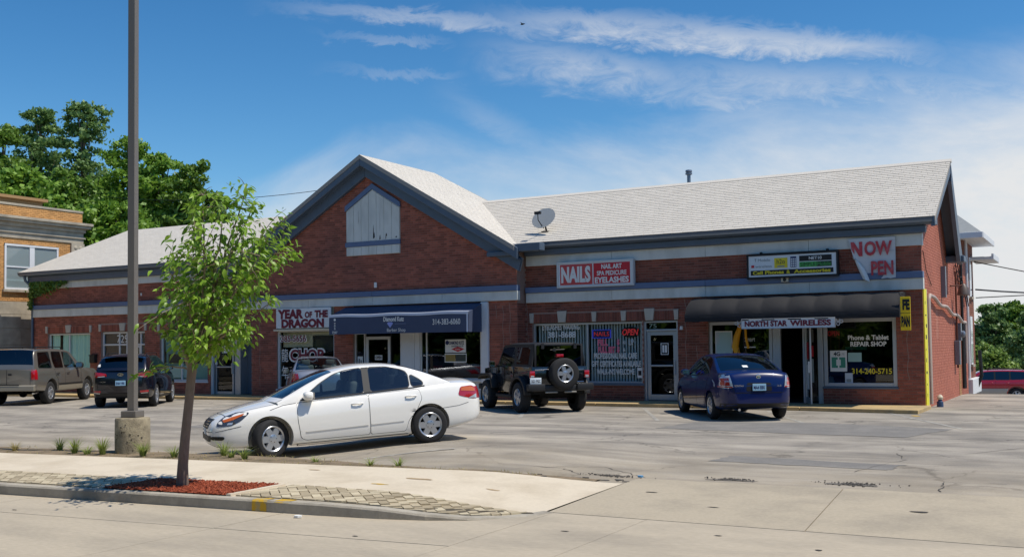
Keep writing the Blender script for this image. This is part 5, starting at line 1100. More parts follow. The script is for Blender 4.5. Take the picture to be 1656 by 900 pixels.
# ================================================================ WIRES
def wire(p, q, sag_, r=.014, label='', name='power_line', n=20):
    p, q = Vector(p), Vector(q); b = MB(); b.tube([p + (q-p)*i/n - Vector((0, 0, sag_*4*(i/n)*(1-i/n))) for i in range(n+1)], r, 5)
    return b.build(name, m_black, label=label, cat='cable', group='overhead cables')
wire((-4.0, 41.5, 4.6), (18, 58, 1.0), .4, .02, label='steep cable dropping from the rear house to the right')
wire((-4.0, 41.8, 3.6), (10, 75, 6.5), .9, .03, label='thick cable sagging from the rear house wall toward the trees')
wire((-4.0, 41.8, 3.3), (30, 80, 7.5), .5, .02, label='thin cable rising gently above the right hand trees')
wire((-60, 46, 12.4), (-31, 42, 10.0), .8, .016, label='upper thin cable crossing in front of the left tree clump')
wire((-52, 44, 8.4), (-31, 42, 7.9), .5, .016, label='lower thin cable crossing in front of the left tree clump')
# ================================================================ VEHICLES
def paint(name, c, metal=.0, rough=.28, coat=1.): 
    M = mat(name, c, rough, metal, .5 if coat == 1 else .3, coat); return M
m_tyre = mat('tyre_rubber', srgb(34, 34, 35), .85, nscale=20, namt=.1); m_rim = mat('alloy_rim', srgb(186, 190, 196), .3, .75); m_plast = mat('black_trim_plastic', srgb(30, 31, 33), .55); m_well = mat('wheel_well_dark', srgb(16, 16, 17), .95)
m_seam = mat('panel_gap_dark', srgb(26, 26, 28), .9); m_chrome = mat('chrome_trim', srgb(214, 216, 220), .12, 1.0); m_redl = mat('red_lens', srgb(168, 18, 30), .12, coat=1.); m_amb = mat('amber_lens', srgb(196, 98, 34), .15, coat=1.); m_clear = mat('clear_lens', srgb(190, 198, 206), .12, .3, coat=1.); m_lampd = mat('dark_lens', srgb(74, 78, 86), .15, .3, coat=1.)
m_seat = mat('seat_cloth_grey', srgb(120, 118, 112), .9); m_seatd = mat('seat_cloth_dark', srgb(40, 40, 42), .9); m_plate = mat('plate_white', srgb(206, 218, 226), .5); m_plateb = mat('plate_blue', srgb(150, 190, 214), .5)
g_car = glass('car_glass', (.50, .60, .62), 1.0, .005, .05); g_dark = glass('privacy_glass', (.04, .05, .06), 1.0, .005, .05); g_mid = glass('tinted_car_glass', (.22, .27, .30), 1.0, .005, .06)
def rnd(P, r=.28, it=2):
    P = [Vector(p) for p in P]; d = r*.12
    for _ in range(it):
        Q = []
        for i in range(len(P)): a, b = P[i], P[(i+1) % len(P)]; f = min(.3, d/max(1e-6, (b-a).length)); Q += [a+(b-a)*f, b-(b-a)*f]
        P = Q; d *= .3
    return [tuple(p) for p in P]
def offs(P, d):
    P = [Vector(p) for p in P]; n = len(P); ar = sum(P[i].x*P[(i+1) % n].y-P[(i+1) % n].x*P[i].y for i in range(n)); s = 1 if ar > 0 else -1; out = []
    for i in range(n):
        t = P[(i+1) % n]-P[i-1]; t = t.normalized() if t.length > 1e-9 else Vector((1, 0)); out.append((P[i].x+s*t.y*d, P[i].y-s*t.x*d))
    return out
def dens(P, st=.045):
    out = []
    for i in range(len(P)):
        a, b = Vector(P[i]), Vector(P[(i+1) % len(P)]); n = max(1, int((b-a).length/st)); out += [tuple(a+(b-a)*k/n) for k in range(n)]
    return out
def inpoly(x, y, P):
    c = False; n = len(P); j = n-1
    for i in range(n):
        if (P[i][1] > y) != (P[j][1] > y) and x < (P[j][0]-P[i][0])*(y-P[i][1])/(P[j][1]-P[i][1])+P[i][0]: c = not c
        j = i
    return c
def cdt(polys, step=.07):
    """triangulate polys[0] with the others as constraints; returns verts2d, tris, centroid"""
    vs = []; fs = []
    for P in polys: o = len(vs); vs += [Vector(p) for p in P]; fs.append(list(range(o, o+len(P))))
    P = polys[0]; x0, x1 = min(p[0] for p in P), max(p[0] for p in P); y0, y1 = min(p[1] for p in P), max(p[1] for p in P)
    gx_ = np.arange(x0+step/2, x1, step); gy_ = np.arange(y0+step/2, y1, step)
    for x in gx_:
        for y in gy_:
            if inpoly(x, y, P): vs.append(Vector((x, y)))
    v, e, f, ov, oe, of = delaunay_2d_cdt(vs, [], fs, 1, 1e-5)
    return v, f
def bool_cut(mesh, cut, mats):
    a = link('tmp_a', mesh); b = link('tmp_b', cut); md = a.modifiers.new('b', 'BOOLEAN'); md.operation = 'DIFFERENCE'; md.solver = 'EXACT'; md.object = b
    dg = bpy.context.evaluated_depsgraph_get(); me = bpy.data.meshes.new_from_object(a.evaluated_get(dg)); bpy.data.objects.remove(a); bpy.data.objects.remove(b); me.materials.clear()
    for mm in mats: me.materials.append(mm)
    return me
def bvh_of(meshes):
    vs = []; fs = []
    for me in meshes:
        o = len(vs); vs += [v.co.copy() for v in me.vertices]; fs += [[i+o for i in p.vertices] for p in me.polygons]
    return BVHTree.FromPolygons(vs, fs)
class Car:
    """local axes: +x forward, +y left, z up, origin on the ground midway between the axles; profile x runs back from the nose"""
    def __init__(s, name, label, spec, loc, heading, group='cars parked by the shops'):
        s.sp = spec; s.L = spec['L']; s.xm = (spec['af']+spec['ar'])/2; s.root = empty(name, loc, label, spec.get('cat', 'car'), heading, group); s.paint = spec['paint']
        s.lower(); s.green(); s.bvh = bvh_of([s.body.data] + s.gmesh); s.wheels()
    def lx(s, x): return s.xm - x
    def hw(s, x): return key(x, s.sp['hw'])
    def lower(s):
        S = s.sp; L = s.L; K = S.get('k', [(0, .90), (.08, .955), (.2, .985), (.45, 1.0), (.7, .99), (.88, .965), (1, .93)])
        xs_ = sorted(set([0, .015, .04, .08, .13, .2, .28, .38, .5] + list(np.arange(.62, L-.5, .13)) + [L-.5, L-.38, L-.28, L-.2, L-.13, L-.08, L-.04, L-.015, L])); rows = []
        for x in xs_:
            h, zb, zs, zt = s.hw(x), key(x, S['zb']), key(x, S['zs']), key(x, S['zt']); half = [(0, zb), (h*.5, zb), (h*.82, zb)]
            for t in (0, .04, .1, .2, .32, .45, .58, .7, .8, .88, .94, 1): half.append((h*key(t, K), zb+(zs-zb)*t + (.012 if t == 0 else 0)))
            k1 = key(1, K); n = 9
            for i in range(1, n+1):
                q = i/n; half.append((h*k1*(1-q), zs+(zt-zs)*(1-(1-q)**2.6)))
            ring = [(s.lx(x), y, z) for y, z in half] + [(s.lx(x), -y, z) for y, z in half[-2:0:-1]]; rows.append(ring)
        b = MB(); b.grid(rows, closed=True); n = len(rows[0]); b.f += [tuple(range(n)), tuple(range(len(b.v)-1, len(b.v)-n-1, -1))]; b.m += [0, 0]
        me = b.mesh('body', [s.paint, m_well], None, True)
        c = MB(); R = S['R']
        for ax, rr in ((S['af'], S.get('archf', R*1.12)), (S['ar'], S.get('archr', R*1.12))):
            for sd_ in (-1, 1): c.lathe([(rr, sd_*.50), (rr, sd_*1.3)], (s.lx(ax), 0, R+S.get('archz', .01)), 40, 'y', 1)
        cm = c.mesh('cut', [s.paint, m_well], None, True)
        me = bool_cut(me, cm, [s.paint, m_well])
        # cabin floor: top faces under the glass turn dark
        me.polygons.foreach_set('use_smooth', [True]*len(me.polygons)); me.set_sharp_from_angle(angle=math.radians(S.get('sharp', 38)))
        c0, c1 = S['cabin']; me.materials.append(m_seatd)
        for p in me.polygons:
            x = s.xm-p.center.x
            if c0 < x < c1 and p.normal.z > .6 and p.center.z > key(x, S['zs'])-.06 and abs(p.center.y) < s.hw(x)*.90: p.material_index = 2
        me.name = 'body'; s.body = link('body', me, s.root)
    def ztop(s, x): return key(x, s.sp['roof'])
    def zrail(s, x): return s.ztop(x) - key(x, s.sp['crown'])
    def belt(s, x): return key(x, s.sp['belt'])
    def ys(s, x, z): return s.hw(x)*s.sp.get('gb', .93) - s.sp['tum']*max(0, z-s.belt(x))
    def green(s):
        S = s.sp; R = S['roof']; x0, x1 = R[0][0], R[-1][0]; W0, W1 = S['ws']; B0, B1 = S['bl']
        xs_ = sorted(set(list(np.round(np.linspace(x0, x1, 46), 4)) + [W0, W1, B0, B1])); SS = [-1, -.985, -.955, -.91, -.8, -.6, -.35, 0, .35, .6, .8, .91, .955, .985, 1]
        P = []
        for x in xs_:
            zr = max(s.zrail(x), s.belt(x)-.03); cr = key(x, S['crown']); y = s.ys(x, zr); bw = S['bow']*(1-sstep(x, W0, W1+.15)) - S.get('bowr', .06)*sstep(x, B0-.15, B1)
            P.append([(s.lx(x)+bw*(1-q*q), q*y, zr + cr*(1-abs(q)**2.4)**(1/2.4)) for q in SS])
        def part(sel, name, m_, parent=None):
            b = MB()
            for i in range(len(xs_)-1):
                xm_ = (xs_[i]+xs_[i+1])/2
                for j in range(len(SS)-1):
                    if sel(xm_, (SS[j]+SS[j+1])/2): b.add([P[i][j], P[i+1][j], P[i+1][j+1], P[i][j+1]], [(0, 1, 2, 3)])
            me = b.mesh(name, m_, None, True, 1e-5); me.polygons.foreach_set('use_smooth', [True]*len(me.polygons)); me.set_sharp_from_angle(angle=math.radians(50)); return link(name, me, parent or s.root)
        wsl = S.get('glw', .91); isw = lambda x, q: W0 < x < W1 and abs(q) < wsl; isb = lambda x, q: B0 < x < B1 and abs(q) < S.get('glb', .91)
        r = part(lambda x, q: not isw(x, q) and not isb(x, q), 'roof', s.paint); w = part(isw, 'windscreen', S.get('gw', g_car)); bl = part(isb, 'rear_window', S.get('gr', g_mid)); s.gmesh = [r.data, w.data, bl.data]; s.roofo = r
        # sides
        n = 44; top = [(x, max(s.zrail(x), s.belt(x)+.004)) for x in np.linspace(x1, x0, n)]; bot = [(x, s.belt(x)-.035) for x in np.linspace(x0, x1, n)]
        outline = bot+top; wins = [rnd(w_, S.get('wr', .28)) for w_ in S['wins']]; trims = [offs(w_, .014) for w_ in wins] + [list(p) for p in S.get('blackouts', [])]
        v, f = cdt([outline]+wins+trims, .12)
        tri = [[v[i] for i in t] for t in f]; cl = []
        for t in tri:
            c = ((t[0].x+t[1].x+t[2].x)/3, (t[0].y+t[1].y+t[2].y)/3); k = 'p'
            for i, w_ in enumerate(wins):
                if inpoly(*c, w_): k = i; break
            else:
                if any(inpoly(*c, w_) for w_ in trims): k = 'b'
            cl.append(k)
        for sd_ in (1, -1):
            def mk(kk, name, m_, parent=None, dy=0):
                b = MB()
                for t, k in zip(tri, cl):
                    if k == kk: b.add([(s.lx(p.x), sd_*(s.ys(p.x, p.y)+dy), p.y) for p in t], [(0, 1, 2)])
                if not b.f: return None
                me = b.mesh(name, m_, None, True, 1e-5); me.polygons.foreach_set('use_smooth', [True]*len(me.polygons)); o = link(name, me, parent or s.root); s.gmesh.append(me); return o
            mk('p', 'pillar_frame', s.paint); mk('b', 'window_trim', m_plast, None, .001)
            for i in range(len(wins)): mk(i, 'side_window', S['gs'][min(i, len(S['gs'])-1)])
    # ---- panels laid on the skin
    def cast(s, view, a, b, sd_):
        if view == 'side': o, d = Vector((s.lx(a), sd_*4, b)), Vector((0, -sd_, 0))
        elif view == 'rear': o, d = Vector((s.lx(s.L)-4, a, b)), Vector((1, 0, 0))
        elif view == 'front': o, d = Vector((s.lx(0)+4, a, b)), Vector((-1, 0, 0))
        else: o, d = Vector((s.lx(a), b, 5)), Vector((0, 0, -1))
        h = s.bvh.ray_cast(o, d)
        if h[0] is None:
            q = {'side': Vector((s.lx(a), sd_*s.hw(a)*.9, b)), 'rear': Vector((s.lx(s.L), a, b)), 'front': Vector((s.lx(0), a, b)), 'top': Vector((s.lx(a), b, 1))}[view]; h = s.bvh.find_nearest(q)
        n = h[1] if h[1].dot(d) < 0 else -h[1]
        return h[0], (n - d*.4).normalized()
    def panel(s, view, poly, name, m_, off_=.004, sides=(1, -1), step=.06, parent=None, round_=0, label=None, thick=0):
        P = dens(rnd(poly, round_) if round_ else poly); v, f = cdt([P], step); out = []
        for sd_ in (sides if view == 'side' else (1,)):
            vs = []
            for p in v: q, n = s.cast(view, p.x, p.y, sd_); vs.append(q+n*off_)
            b = MB(); b.add(vs, [tuple(t) for t in f]); me = b.mesh(name, m_, None, True); me.polygons.foreach_set('use_smooth', [True]*len(me.polygons)); out.append(link(name, me, parent or s.root, label=label))
        return out if len(out) > 1 else out[0]
    def seam(s, view, pts, w=.010, name='panel_gap', m_=None, off_=.003, sides=(1, -1), closed=False):
        P = [Vector(p) for p in pts]
        if closed: P.append(P[0])
        D = []
        for i in range(len(P)-1):
            n = max(1, int((P[i+1]-P[i]).length/.05)); D += [P[i]+(P[i+1]-P[i])*k/n for k in range(n)]
        D.append(P[-1]); b = MB()
        for sd_ in (sides if view == 'side' else (1,)):
            rows = []
            for i, p in enumerate(D):
                t = (D[min(i+1, len(D)-1)]-D[max(i-1, 0)]).normalized(); n = Vector((-t.y, t.x))*w/2; r = []
                for q in (p-n, p+n): h, nn = s.cast(view, q.x, q.y, sd_); r.append(h+nn*off_)
                rows.append(r)
            b.grid(rows)
        return b.build(name, m_ or m_seam, s.root)
    def door(s, poly, hx, hz, hm=None, stepm=None, sides=(1, -1)):
        s.panel('side', rnd(offs(poly, .004), .2), 'door_gap', m_seam, .0015, sides)
        ds = s.panel('side', rnd(offs(poly, -.005), .2), 'door', s.paint, .005, sides)
        for d, sd_ in zip(ds if isinstance(ds, list) else [ds], sides):
            q, n = s.cast('side', hx, hz, sd_); b = MB(); b.tube([q+Vector((.10, sd_*.004, -.004)), q+Vector((.08, sd_*.035, 0)), q+Vector((0, sd_*.042, .002)), q+Vector((-.08, sd_*.035, 0)), q+Vector((-.10, sd_*.004, -.004))], .013, 8); b.build('handle', hm or s.paint, d, smooth=60)
    def plate(s, y, z, txt, m_, x=None, w=.31, h=.155, tm=None):
        q, n = s.cast('rear', y, z, 1); b = MB(); b.box(q.x-.02, q.x-.008, y-w/2, y+w/2, z-h/2, z+h/2); p = b.build('number_plate', m_, s.root, fix=True, bevel=.004)
        text(p, txt, q.x-.0215, y, z-.005, w*.84, h*.5, tm or m_navy, bold=.03, rot=(math.pi/2, 0, -math.pi/2), ext=.001); return p
    def blob(s, name, c, r, m_, parent=None, flat=0.):
        bm = bmesh.new(); bmesh.ops.create_icosphere(bm, subdivisions=3, radius=1); me = bpy.data.meshes.new(name)
        for v in bm.verts:
            e = lambda t: math.copysign(abs(t)**.7, t); v.co = Vector((c[0]+e(v.co.x)*r[0], c[1]+e(v.co.y)*r[1], c[2]+e(v.co.z)*r[2]))
        bm.to_mesh(me); bm.free(); me.materials.append(m_); me.polygons.foreach_set('use_smooth', [True]*len(me.polygons)); return link(name, me, parent or s.root)
    def mirror(s, x, z, m_=None, sx=.09, sy=.11, sz=.075):
        for sd_ in (1, -1):
            y = s.ys(x, z)+.02; o = s.blob('door_mirror', (s.lx(x), sd_*(y+sy), z), (sx, sy, sz), m_ or s.paint)
            b = MB(); b.obox((s.lx(x)-sx*.93, sd_*(y+sy), z), .02, sy*1.55, sz*1.5); b.build('mirror_glass', m_chrome, o); b = MB(); b.obox((s.lx(x)+.01, sd_*(y-.0), z-.035), .06, .12, .035); b.build('mirror_arm', m_plast, o)
    def wheels(s):
        S = s.sp
        for ax, st in ((S['af'], S.get('steer', 0)), (S['ar'], 0)):
            for sd_ in (1, -1):
                w = link('wheel', None, s.root); w.location = (s.lx(ax), sd_*(S['track']/2), S['R']); w.rotation_euler = (0, 0, st + (0 if sd_ > 0 else math.pi)); w.empty_display_size = .1
                for nm, me in wheel_mesh(S['R'], S['tw'], S['rim'], S['style']): link(nm, me, w)
    def seats(s, xs_, m_, z=None, rear=None):
        for x in xs_:
            for sd_ in (1, -1):
                zz = s.belt(x)+.05; b = MB(); b.obox((s.lx(x), sd_*.36, zz-.12), .16, .48, .62, Matrix.Rotation(math.radians(-12), 3, 'Y')); st = b.build('seat', m_, s.root, fix=True, bevel=.06, smooth=60); b = MB(); b.obox((s.lx(x+.07), sd_*.36, zz+.26), .10, .26, .17); b.build('head_rest', m_, st, fix=True, bevel=.04, smooth=60)
    def wheel_rim(s): pass
WM = {}
def wheel_mesh(R, w, rim, style):
    k = (R, w, rim, style)
    if k in WM: return WM[k]
    b = MB(); h = w/2
    b.lathe([(rim, h-.02), (rim+.012, h-.004), (R-.045, h), (R-.014, h-.018), (R, h-.05), (R, -h+.05), (R-.02, -h+.01), (rim, -h)], (0, 0, 0), 44, 'y', 0, False); ty = b.mesh('tyre', m_tyre, 40, True)
    b = MB(); b.lathe([(rim+.004, h-.012), (rim-.02, h-.03), (rim-.03, h-.10), (.0001, h-.10)], (0, 0, 0), 40, 'y', 1, False); b.lathe([(rim+.006, h-.014), (rim-.006, h-.006), (rim-.026, h-.02), (rim-.03, h-.06)], (0, 0, 0), 40, 'y', 0, False)
    n, kind = style; hub = .075
    for i in range(n):
        a = 2*math.pi*i/n; ca_, sa_ = math.cos(a), math.sin(a)
        if kind == 'fat': pr = [(hub*.5, .05), (rim*.45, .062), (rim*.8, .058), (rim-.016, .075)]
        elif kind == 'split': pr = [(hub*.5, .045), (rim*.5, .05), (rim-.016, .036)]
        elif kind == 'thin': pr = [(hub*.5, .03), (rim*.5, .03), (rim-.016, .022)]
        else: pr = [(hub*.5, .04), (rim-.016, .05)]
        if kind in ('fat', 'split', 'thin', 'truck'):
            P = [(r, q) for r, q in pr] + [(r, -q) for r, q in reversed(pr)]; y1 = h-.018; y0 = h-.06; v = []
            for yy, sc_ in ((y1, .86), (y0, 1.0)):
                for r, q in P: yd = yy - .018*(1-r/rim)*(yy == y1)*-1*0 - (.016*(r/rim-.4)**2); v.append((ca_*r - sa_*q*sc_, yd, sa_*r + ca_*q*sc_))
            m_ = len(P); b.add(v, [tuple(range(m_)), tuple(range(2*m_-1, m_-1, -1))] + [(j, j+m_, (j+1) % m_+m_, (j+1) % m_) for j in range(m_)])
    b.lathe([(hub+.01, h-.06), (hub, h-.016), (hub*.55, h-.008), (.0001, h-.008)], (0, 0, 0), 20, 'y')
    for i in range(5): a = 2*math.pi*(i+.5)/5; b.lathe([(.011, h-.02), (.011, h-.0105), (0.0001, h-.0105)], (.052*math.cos(a), 0, .052*math.sin(a)), 8, 'y', 1)
    rm = b.mesh('rim', [m_rim, m_well], 30, True); WM[k] = [('tyre', ty), ('rim', rm)]; return WM[k]
def ground_z(x, y): return lot_h(x, y)
SED_K = [(0, .90), (.06, .95), (.2, .985), (.42, 1.0), (.62, .998), (.8, .975), (.92, .945), (1, .90)]
# ---------------------------------------------------------------- white sedan
alt = dict(L=4.82, af=.97, ar=3.746, R=.325, rim=.215, tw=.215, style=(6, 'fat'), track=1.56, paint=paint('pearl_white_paint', srgb(241, 239, 232), 0, .25), k=SED_K, steer=math.radians(24), archf=.375, archr=.365,
    hw=[(0, .44), (.03, .56), (.1, .66), (.25, .76), (.5, .835), (.85, .88), (1.4, .893), (2.6, .897), (3.6, .893), (4.1, .875), (4.45, .825), (4.68, .73), (4.78, .62), (4.82, .50)],
    zb=[(0, .30), (.15, .235), (.6, .20), (1.4, .175), (3.4, .175), (4.2, .23), (4.6, .30), (4.82, .42)],
    zs=[(0, .52), (.08, .61), (.3, .715), (.7, .815), (1.2, .875), (2.0, .915), (3.0, .955), (3.7, .995), (4.3, 1.02), (4.65, .985), (4.76, .90), (4.82, .74)],
    zt=[(0, .58), (.05, .67), (.15, .735), (.4, .815), (.8, .905), (1.2, .965), (1.6, .98), (3.6, 1.05), (4.0, 1.075), (4.45, 1.085), (4.68, 1.05), (4.77, .95), (4.82, .76)],
    cabin=(1.45, 3.75), roof=[(1.12, .935), (1.35, 1.045), (1.7, 1.225), (2.02, 1.365), (2.25, 1.425), (2.65, 1.465), (3.0, 1.455), (3.3, 1.415), (3.65, 1.30), (4.0, 1.145), (4.18, 1.065)],
    crown=[(1.12, .04), (1.6, .055), (2.2, .075), (3.2, .07), (4.18, .03)], belt=[(1.0, .86), (1.5, .895), (2.0, .918), (3.0, .957), (3.7, .992), (4.3, 1.0)], tum=.50, gb=.905, ws=(1.24, 2.10), bl=(3.28, 4.08), bow=.16, bowr=.10,
    wins=[[(1.52, .935), (1.86, 1.175), (2.12, 1.315), (2.34, 1.372), (2.62, 1.392), (2.60, .975)], [(2.72, .98), (2.735, 1.394), (3.05, 1.385), (3.33, 1.315), (3.42, 1.255), (3.42, 1.01)], [(3.46, 1.015), (3.46, 1.23), (3.62, 1.13), (3.68, 1.07), (3.66, 1.03)]],
    blackouts=[[(2.60, .965), (2.615, 1.40), (2.745, 1.402), (2.73, .97)]], gs=[g_car, g_mid], gw=g_mid, gr=g_mid, cat='car')
def place_by_contact(c1, c2, t): return c1
wc = Vector((-11.33, 14.52)); hd = math.radians(231)
dirh = Vector((math.cos(hd), math.sin(hd))); left = Vector((-dirh.y, dirh.x))
cc = wc - left*.78
A = Car('white_sedan', 'white four door sedan standing across the lot nearest the sidewalk with its front wheels turned', alt, (cc.x, cc.y, -.008), hd, 'cars in the lot'); A.root.rotation_euler.y = .0486
A.door([(1.47, .30), (1.43, .60), (1.43, .885), (2.66, .935), (2.66, .255), (1.55, .255)], 2.46, .80); A.door([(2.67, .255), (2.67, .935), (3.58, .968), (3.62, .80), (3.52, .62), (3.36, .44), (3.30, .255)], 3.42, .855)
A.panel('side', [(1.56, .395), (1.56, .43), (2.64, .455), (2.64, .42)], 'side_moulding', A.paint, .014); A.panel('side', [(2.69, .421), (2.69, .456), (3.28, .47), (3.27, .435)], 'side_moulding', A.paint, .014)
A.panel('side', [(1.42, .17), (1.40, .235), (3.36, .235), (3.36, .17)], 'sill', A.paint, .016)
A.panel('side', [(.12, .585), (.34, .59), (.50, .66), (.66, .79), (.48, .80), (.26, .735), (.14, .65)], 'headlight', m_lampd, .006, round_=.2); A.panel('side', [(.22, .685), (.40, .74), (.57, .78), (.53, .745), (.38, .685), (.24, .65)], 'indicator', m_amb, .009); A.panel('side', [(.28, .61), (.36, .612), (.38, .645), (.30, .64)], 'lamp_reflector', m_clear, .009)
A.panel('front', [(-.36, .545), (.36, .545), (.40, .70), (-.40, .70)], 'grille', m_plast, .006)
for z in (.58, .62, .66): A.seam('front', [(-.36, z), (.36, z)], .012, 'grille_bar', m_chrome, .012)
A.panel('front', [(-.55, .34), (.55, .34), (.58, .44), (-.58, .44)], 'lower_grille', m_plast, .006, round_=.2); A.panel('side', [(.03, .37), (.22, .36), (.24, .42), (.03, .43)], 'fog_recess', m_plast, .005, round_=.2)
A.seam('side', [(.10, .50), (.30, .54), (.50, .575)], .008); A.seam('side', [(.98, .80), (1.2, .865), (1.42, .885)], .008); A.seam('side', [(3.66, .55), (4.0, .60), (4.3, .62), (4.5, .66)], .007)
A.panel('side', [(4.30, .80), (4.42, .765), (4.62, .715), (4.72, .72), (4.70, .90), (4.60, .955), (4.36, .945)], 'tail_light', m_redl, .006, round_=.2); A.panel('side', [(4.36, .875), (4.66, .845), (4.66, .90), (4.58, .94), (4.38, .935)], 'indicator', m_amb, .010); A.panel('side', [(4.50, .74), (4.68, .725), (4.68, .80)], 'reverse_lamp', m_clear, .010)
A.panel('rear', [(.36, .72), (.70, .72), (.70, .93), (.40, .93)], 'tail_light', m_redl, .006); A.panel('rear', [(-.36, .72), (-.70, .72), (-.70, .93), (-.40, .93)], 'tail_light', m_redl, .006)
for sg in (1, -1):
    A.seam('side', [(1.50, .925), (2.0, .935), (2.62, .962), (3.1, .978), (3.45, .99), (3.70, 1.012)], .022, 'belt_moulding', m_plast, .006, (sg,))
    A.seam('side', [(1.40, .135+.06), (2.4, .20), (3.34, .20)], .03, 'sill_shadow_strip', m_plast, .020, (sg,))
A.seam('front', [(-.60, .50), (0, .49), (.60, .50)], .008); A.seam('top', [(.28, -.55), (.22, 0), (.28, .55)], .010); A.seam('top', [(.35, .62), (.8, .70), (1.2, .74)], .009); A.seam('top', [(.35, -.62), (.8, -.70), (1.2, -.74)], .009); A.seam('top', [(4.12, -.6), (4.14, 0), (4.12, .6)], .010)
for sg in (1, -1): b = MB(); b.tube([(A.lx(1.28), sg*.1, 1.0), (A.lx(1.33), sg*.45, 1.035), (A.lx(1.36), sg*.62, 1.04)], .012, 6); b.build('wiper', m_plast, A.root)
A.seam('side', [(3.86, .78), (4.08, .78), (4.08, .90), (3.86, .90)], .006, closed=True, sides=(-1,)); A.mirror(1.62, .995); A.seats((2.45, 3.35), m_seat)
b = MB(); b.tube([(A.lx(1.95)+.17*math.cos(q)*.3, .36+.19*math.cos(q), .98+.17*math.sin(q)) for q in np.linspace(0, 6.283, 20)], .014, 6); b.build('steering_wheel', m_plast, A.root)
b = MB(); b.box(A.lx(1.75), A.lx(1.25), -.68, .68, .86, .965); b.build('dashboard', m_seatd, A.root, fix=True, bevel=.03)
b = MB(); b.tube([(A.lx(4.5), -.5, .26), (A.lx(4.80), -.5, .27)], .035, 10); b.build('exhaust_pipe', m_chrome, A.root)
b = MB(); b.box(A.lx(.06)+.0, A.lx(.02)+.03, -.15, .15, .44, .55); b.build('number_plate', m_plate, A.root)
# ---------------------------------------------------------------- blue sedan
sen = dict(L=4.57, af=.93, ar=3.615, R=.315, rim=.20, tw=.20, style=(9, 'thin'), track=1.55, paint=paint('deep_blue_paint', srgb(3, 24, 78), .0, .28, .6), k=SED_K, archf=.36, archr=.355,
    hw=[(0, .46), (.04, .58), (.12, .68), (.3, .79), (.6, .86), (1.0, .89), (2.6, .895), (3.5, .885), (4.0, .86), (4.3, .80), (4.46, .72), (4.53, .63), (4.57, .54)],
    zb=[(0, .32), (.2, .24), (1, .2), (3.4, .2), (4.1, .25), (4.4, .30), (4.57, .40)], zs=[(0, .56), (.1, .68), (.4, .80), (.9, .89), (1.3, .93), (2.5, .97), (3.5, 1.03), (4.1, 1.07), (4.4, 1.05), (4.5, .98), (4.57, .76)],
    zt=[(0, .62), (.08, .74), (.3, .86), (.8, .97), (1.2, 1.02), (3.5, 1.06), (4.0, 1.12), (4.3, 1.13), (4.44, 1.10), (4.52, 1.0), (4.57, .80)],
    cabin=(1.35, 3.6), roof=[(1.0, .97), (1.3, 1.13), (1.7, 1.34), (2.0, 1.455), (2.4, 1.51), (2.8, 1.505), (3.15, 1.46), (3.5, 1.33), (3.8, 1.19), (4.0, 1.10)],
    crown=[(1.0, .04), (2.0, .075), (3.2, .08), (4.0, .035)], belt=[(.9, .92), (1.5, .945), (2.5, .972), (3.5, 1.03), (4.1, 1.05)], tum=.46, gb=.905, ws=(1.12, 1.98), bl=(3.12, 3.93), bow=.15, bowr=.12, glb=.88,
    wins=[[(1.42, .975), (1.75, 1.215), (2.02, 1.36), (2.25, 1.42), (2.52, 1.435), (2.50, 1.0)], [(2.60, 1.005), (2.62, 1.435), (2.95, 1.42), (3.2, 1.35), (3.3, 1.27), (3.36, 1.06)]],
    blackouts=[[(2.50, .99), (2.515, 1.44), (2.625, 1.442), (2.605, .995)]], gs=[g_mid, g_dark], gw=g_mid, gr=g_dark, cat='car')
def at_rear_left(c, hd_, spec, left_=True):
    d = Vector((math.cos(hd_), math.sin(hd_))); l = Vector((-d.y, d.x)); wb = spec['ar']-spec['af']; q = Vector(c) + d*wb/2 + (-l if left_ else l)*spec['track']/2; return q
hd = math.radians(124.5); cc = at_rear_left((-7.90, 23.55), hd, sen)
B = Car('blue_sedan', 'dark blue sedan parked nose in facing the door of the wireless shop', sen, (cc.x, cc.y, .005), hd)
B.door([(1.42, .32), (1.36, .60), (1.36, .94), (2.55, .985), (2.55, .27), (1.5, .27)], 2.36, .86); B.door([(2.56, .27), (2.56, .985), (3.40, 1.02), (3.42, .80), (3.26, .5), (3.16, .27)], 3.26, .90)
for sg in (1, -1):
    B.panel('rear', [(sg*.585, .76), (sg*.64, 1.03), (sg*.70, 1.06), (sg*.84, 1.0), (sg*.86, .77), (sg*.72, .735)], 'tail_light', m_clear, .006); B.panel('rear', [(sg*.66, .90), (sg*.79, .90), (sg*.80, .96), (sg*.665, .97)], 'brake_lens', m_redl, .010); B.panel('rear', [(sg*.65, .80), (sg*.795, .80), (sg*.79, .885), (sg*.655, .885)], 'brake_lens', m_redl, .010); B.panel('rear', [(sg*.60, .755), (sg*.83, .765), (sg*.83, .785), (sg*.60, .78)], 'reflector_strip', m_redl, .010)
B.panel('side', [(4.22, .80), (4.40, .77), (4.42, .98), (4.32, 1.04), (4.22, .98)], 'tail_light', m_clear, .006); B.panel('side', [(4.27, .82), (4.40, .80), (4.40, .94), (4.29, .95)], 'brake_lens', m_redl, .01)
B.seam('rear', [(-.56, .64), (.56, .64)], .016); B.seam('rear', [(-.56, .64), (-.62, .80)], .010); B.seam('rear', [(.56, .64), (.62, .80)], .010); B.panel('rear', [(-.30, .67), (.30, .67), (.27, .86), (-.27, .86)], 'plate_recess', m_seam, .002, round_=.2)
B.plate(0, .76, 'MA4 E8X', m_plateb); q, n = B.cast('rear', 0, .99, 1); bb = MB(); bb.lathe([(.055, 0), (.055, -.012), (.04, -.016), (.0001, -.012)], (q.x, 0, 1.0), 20, 'x'); bb.build('badge', m_chrome, B.root)
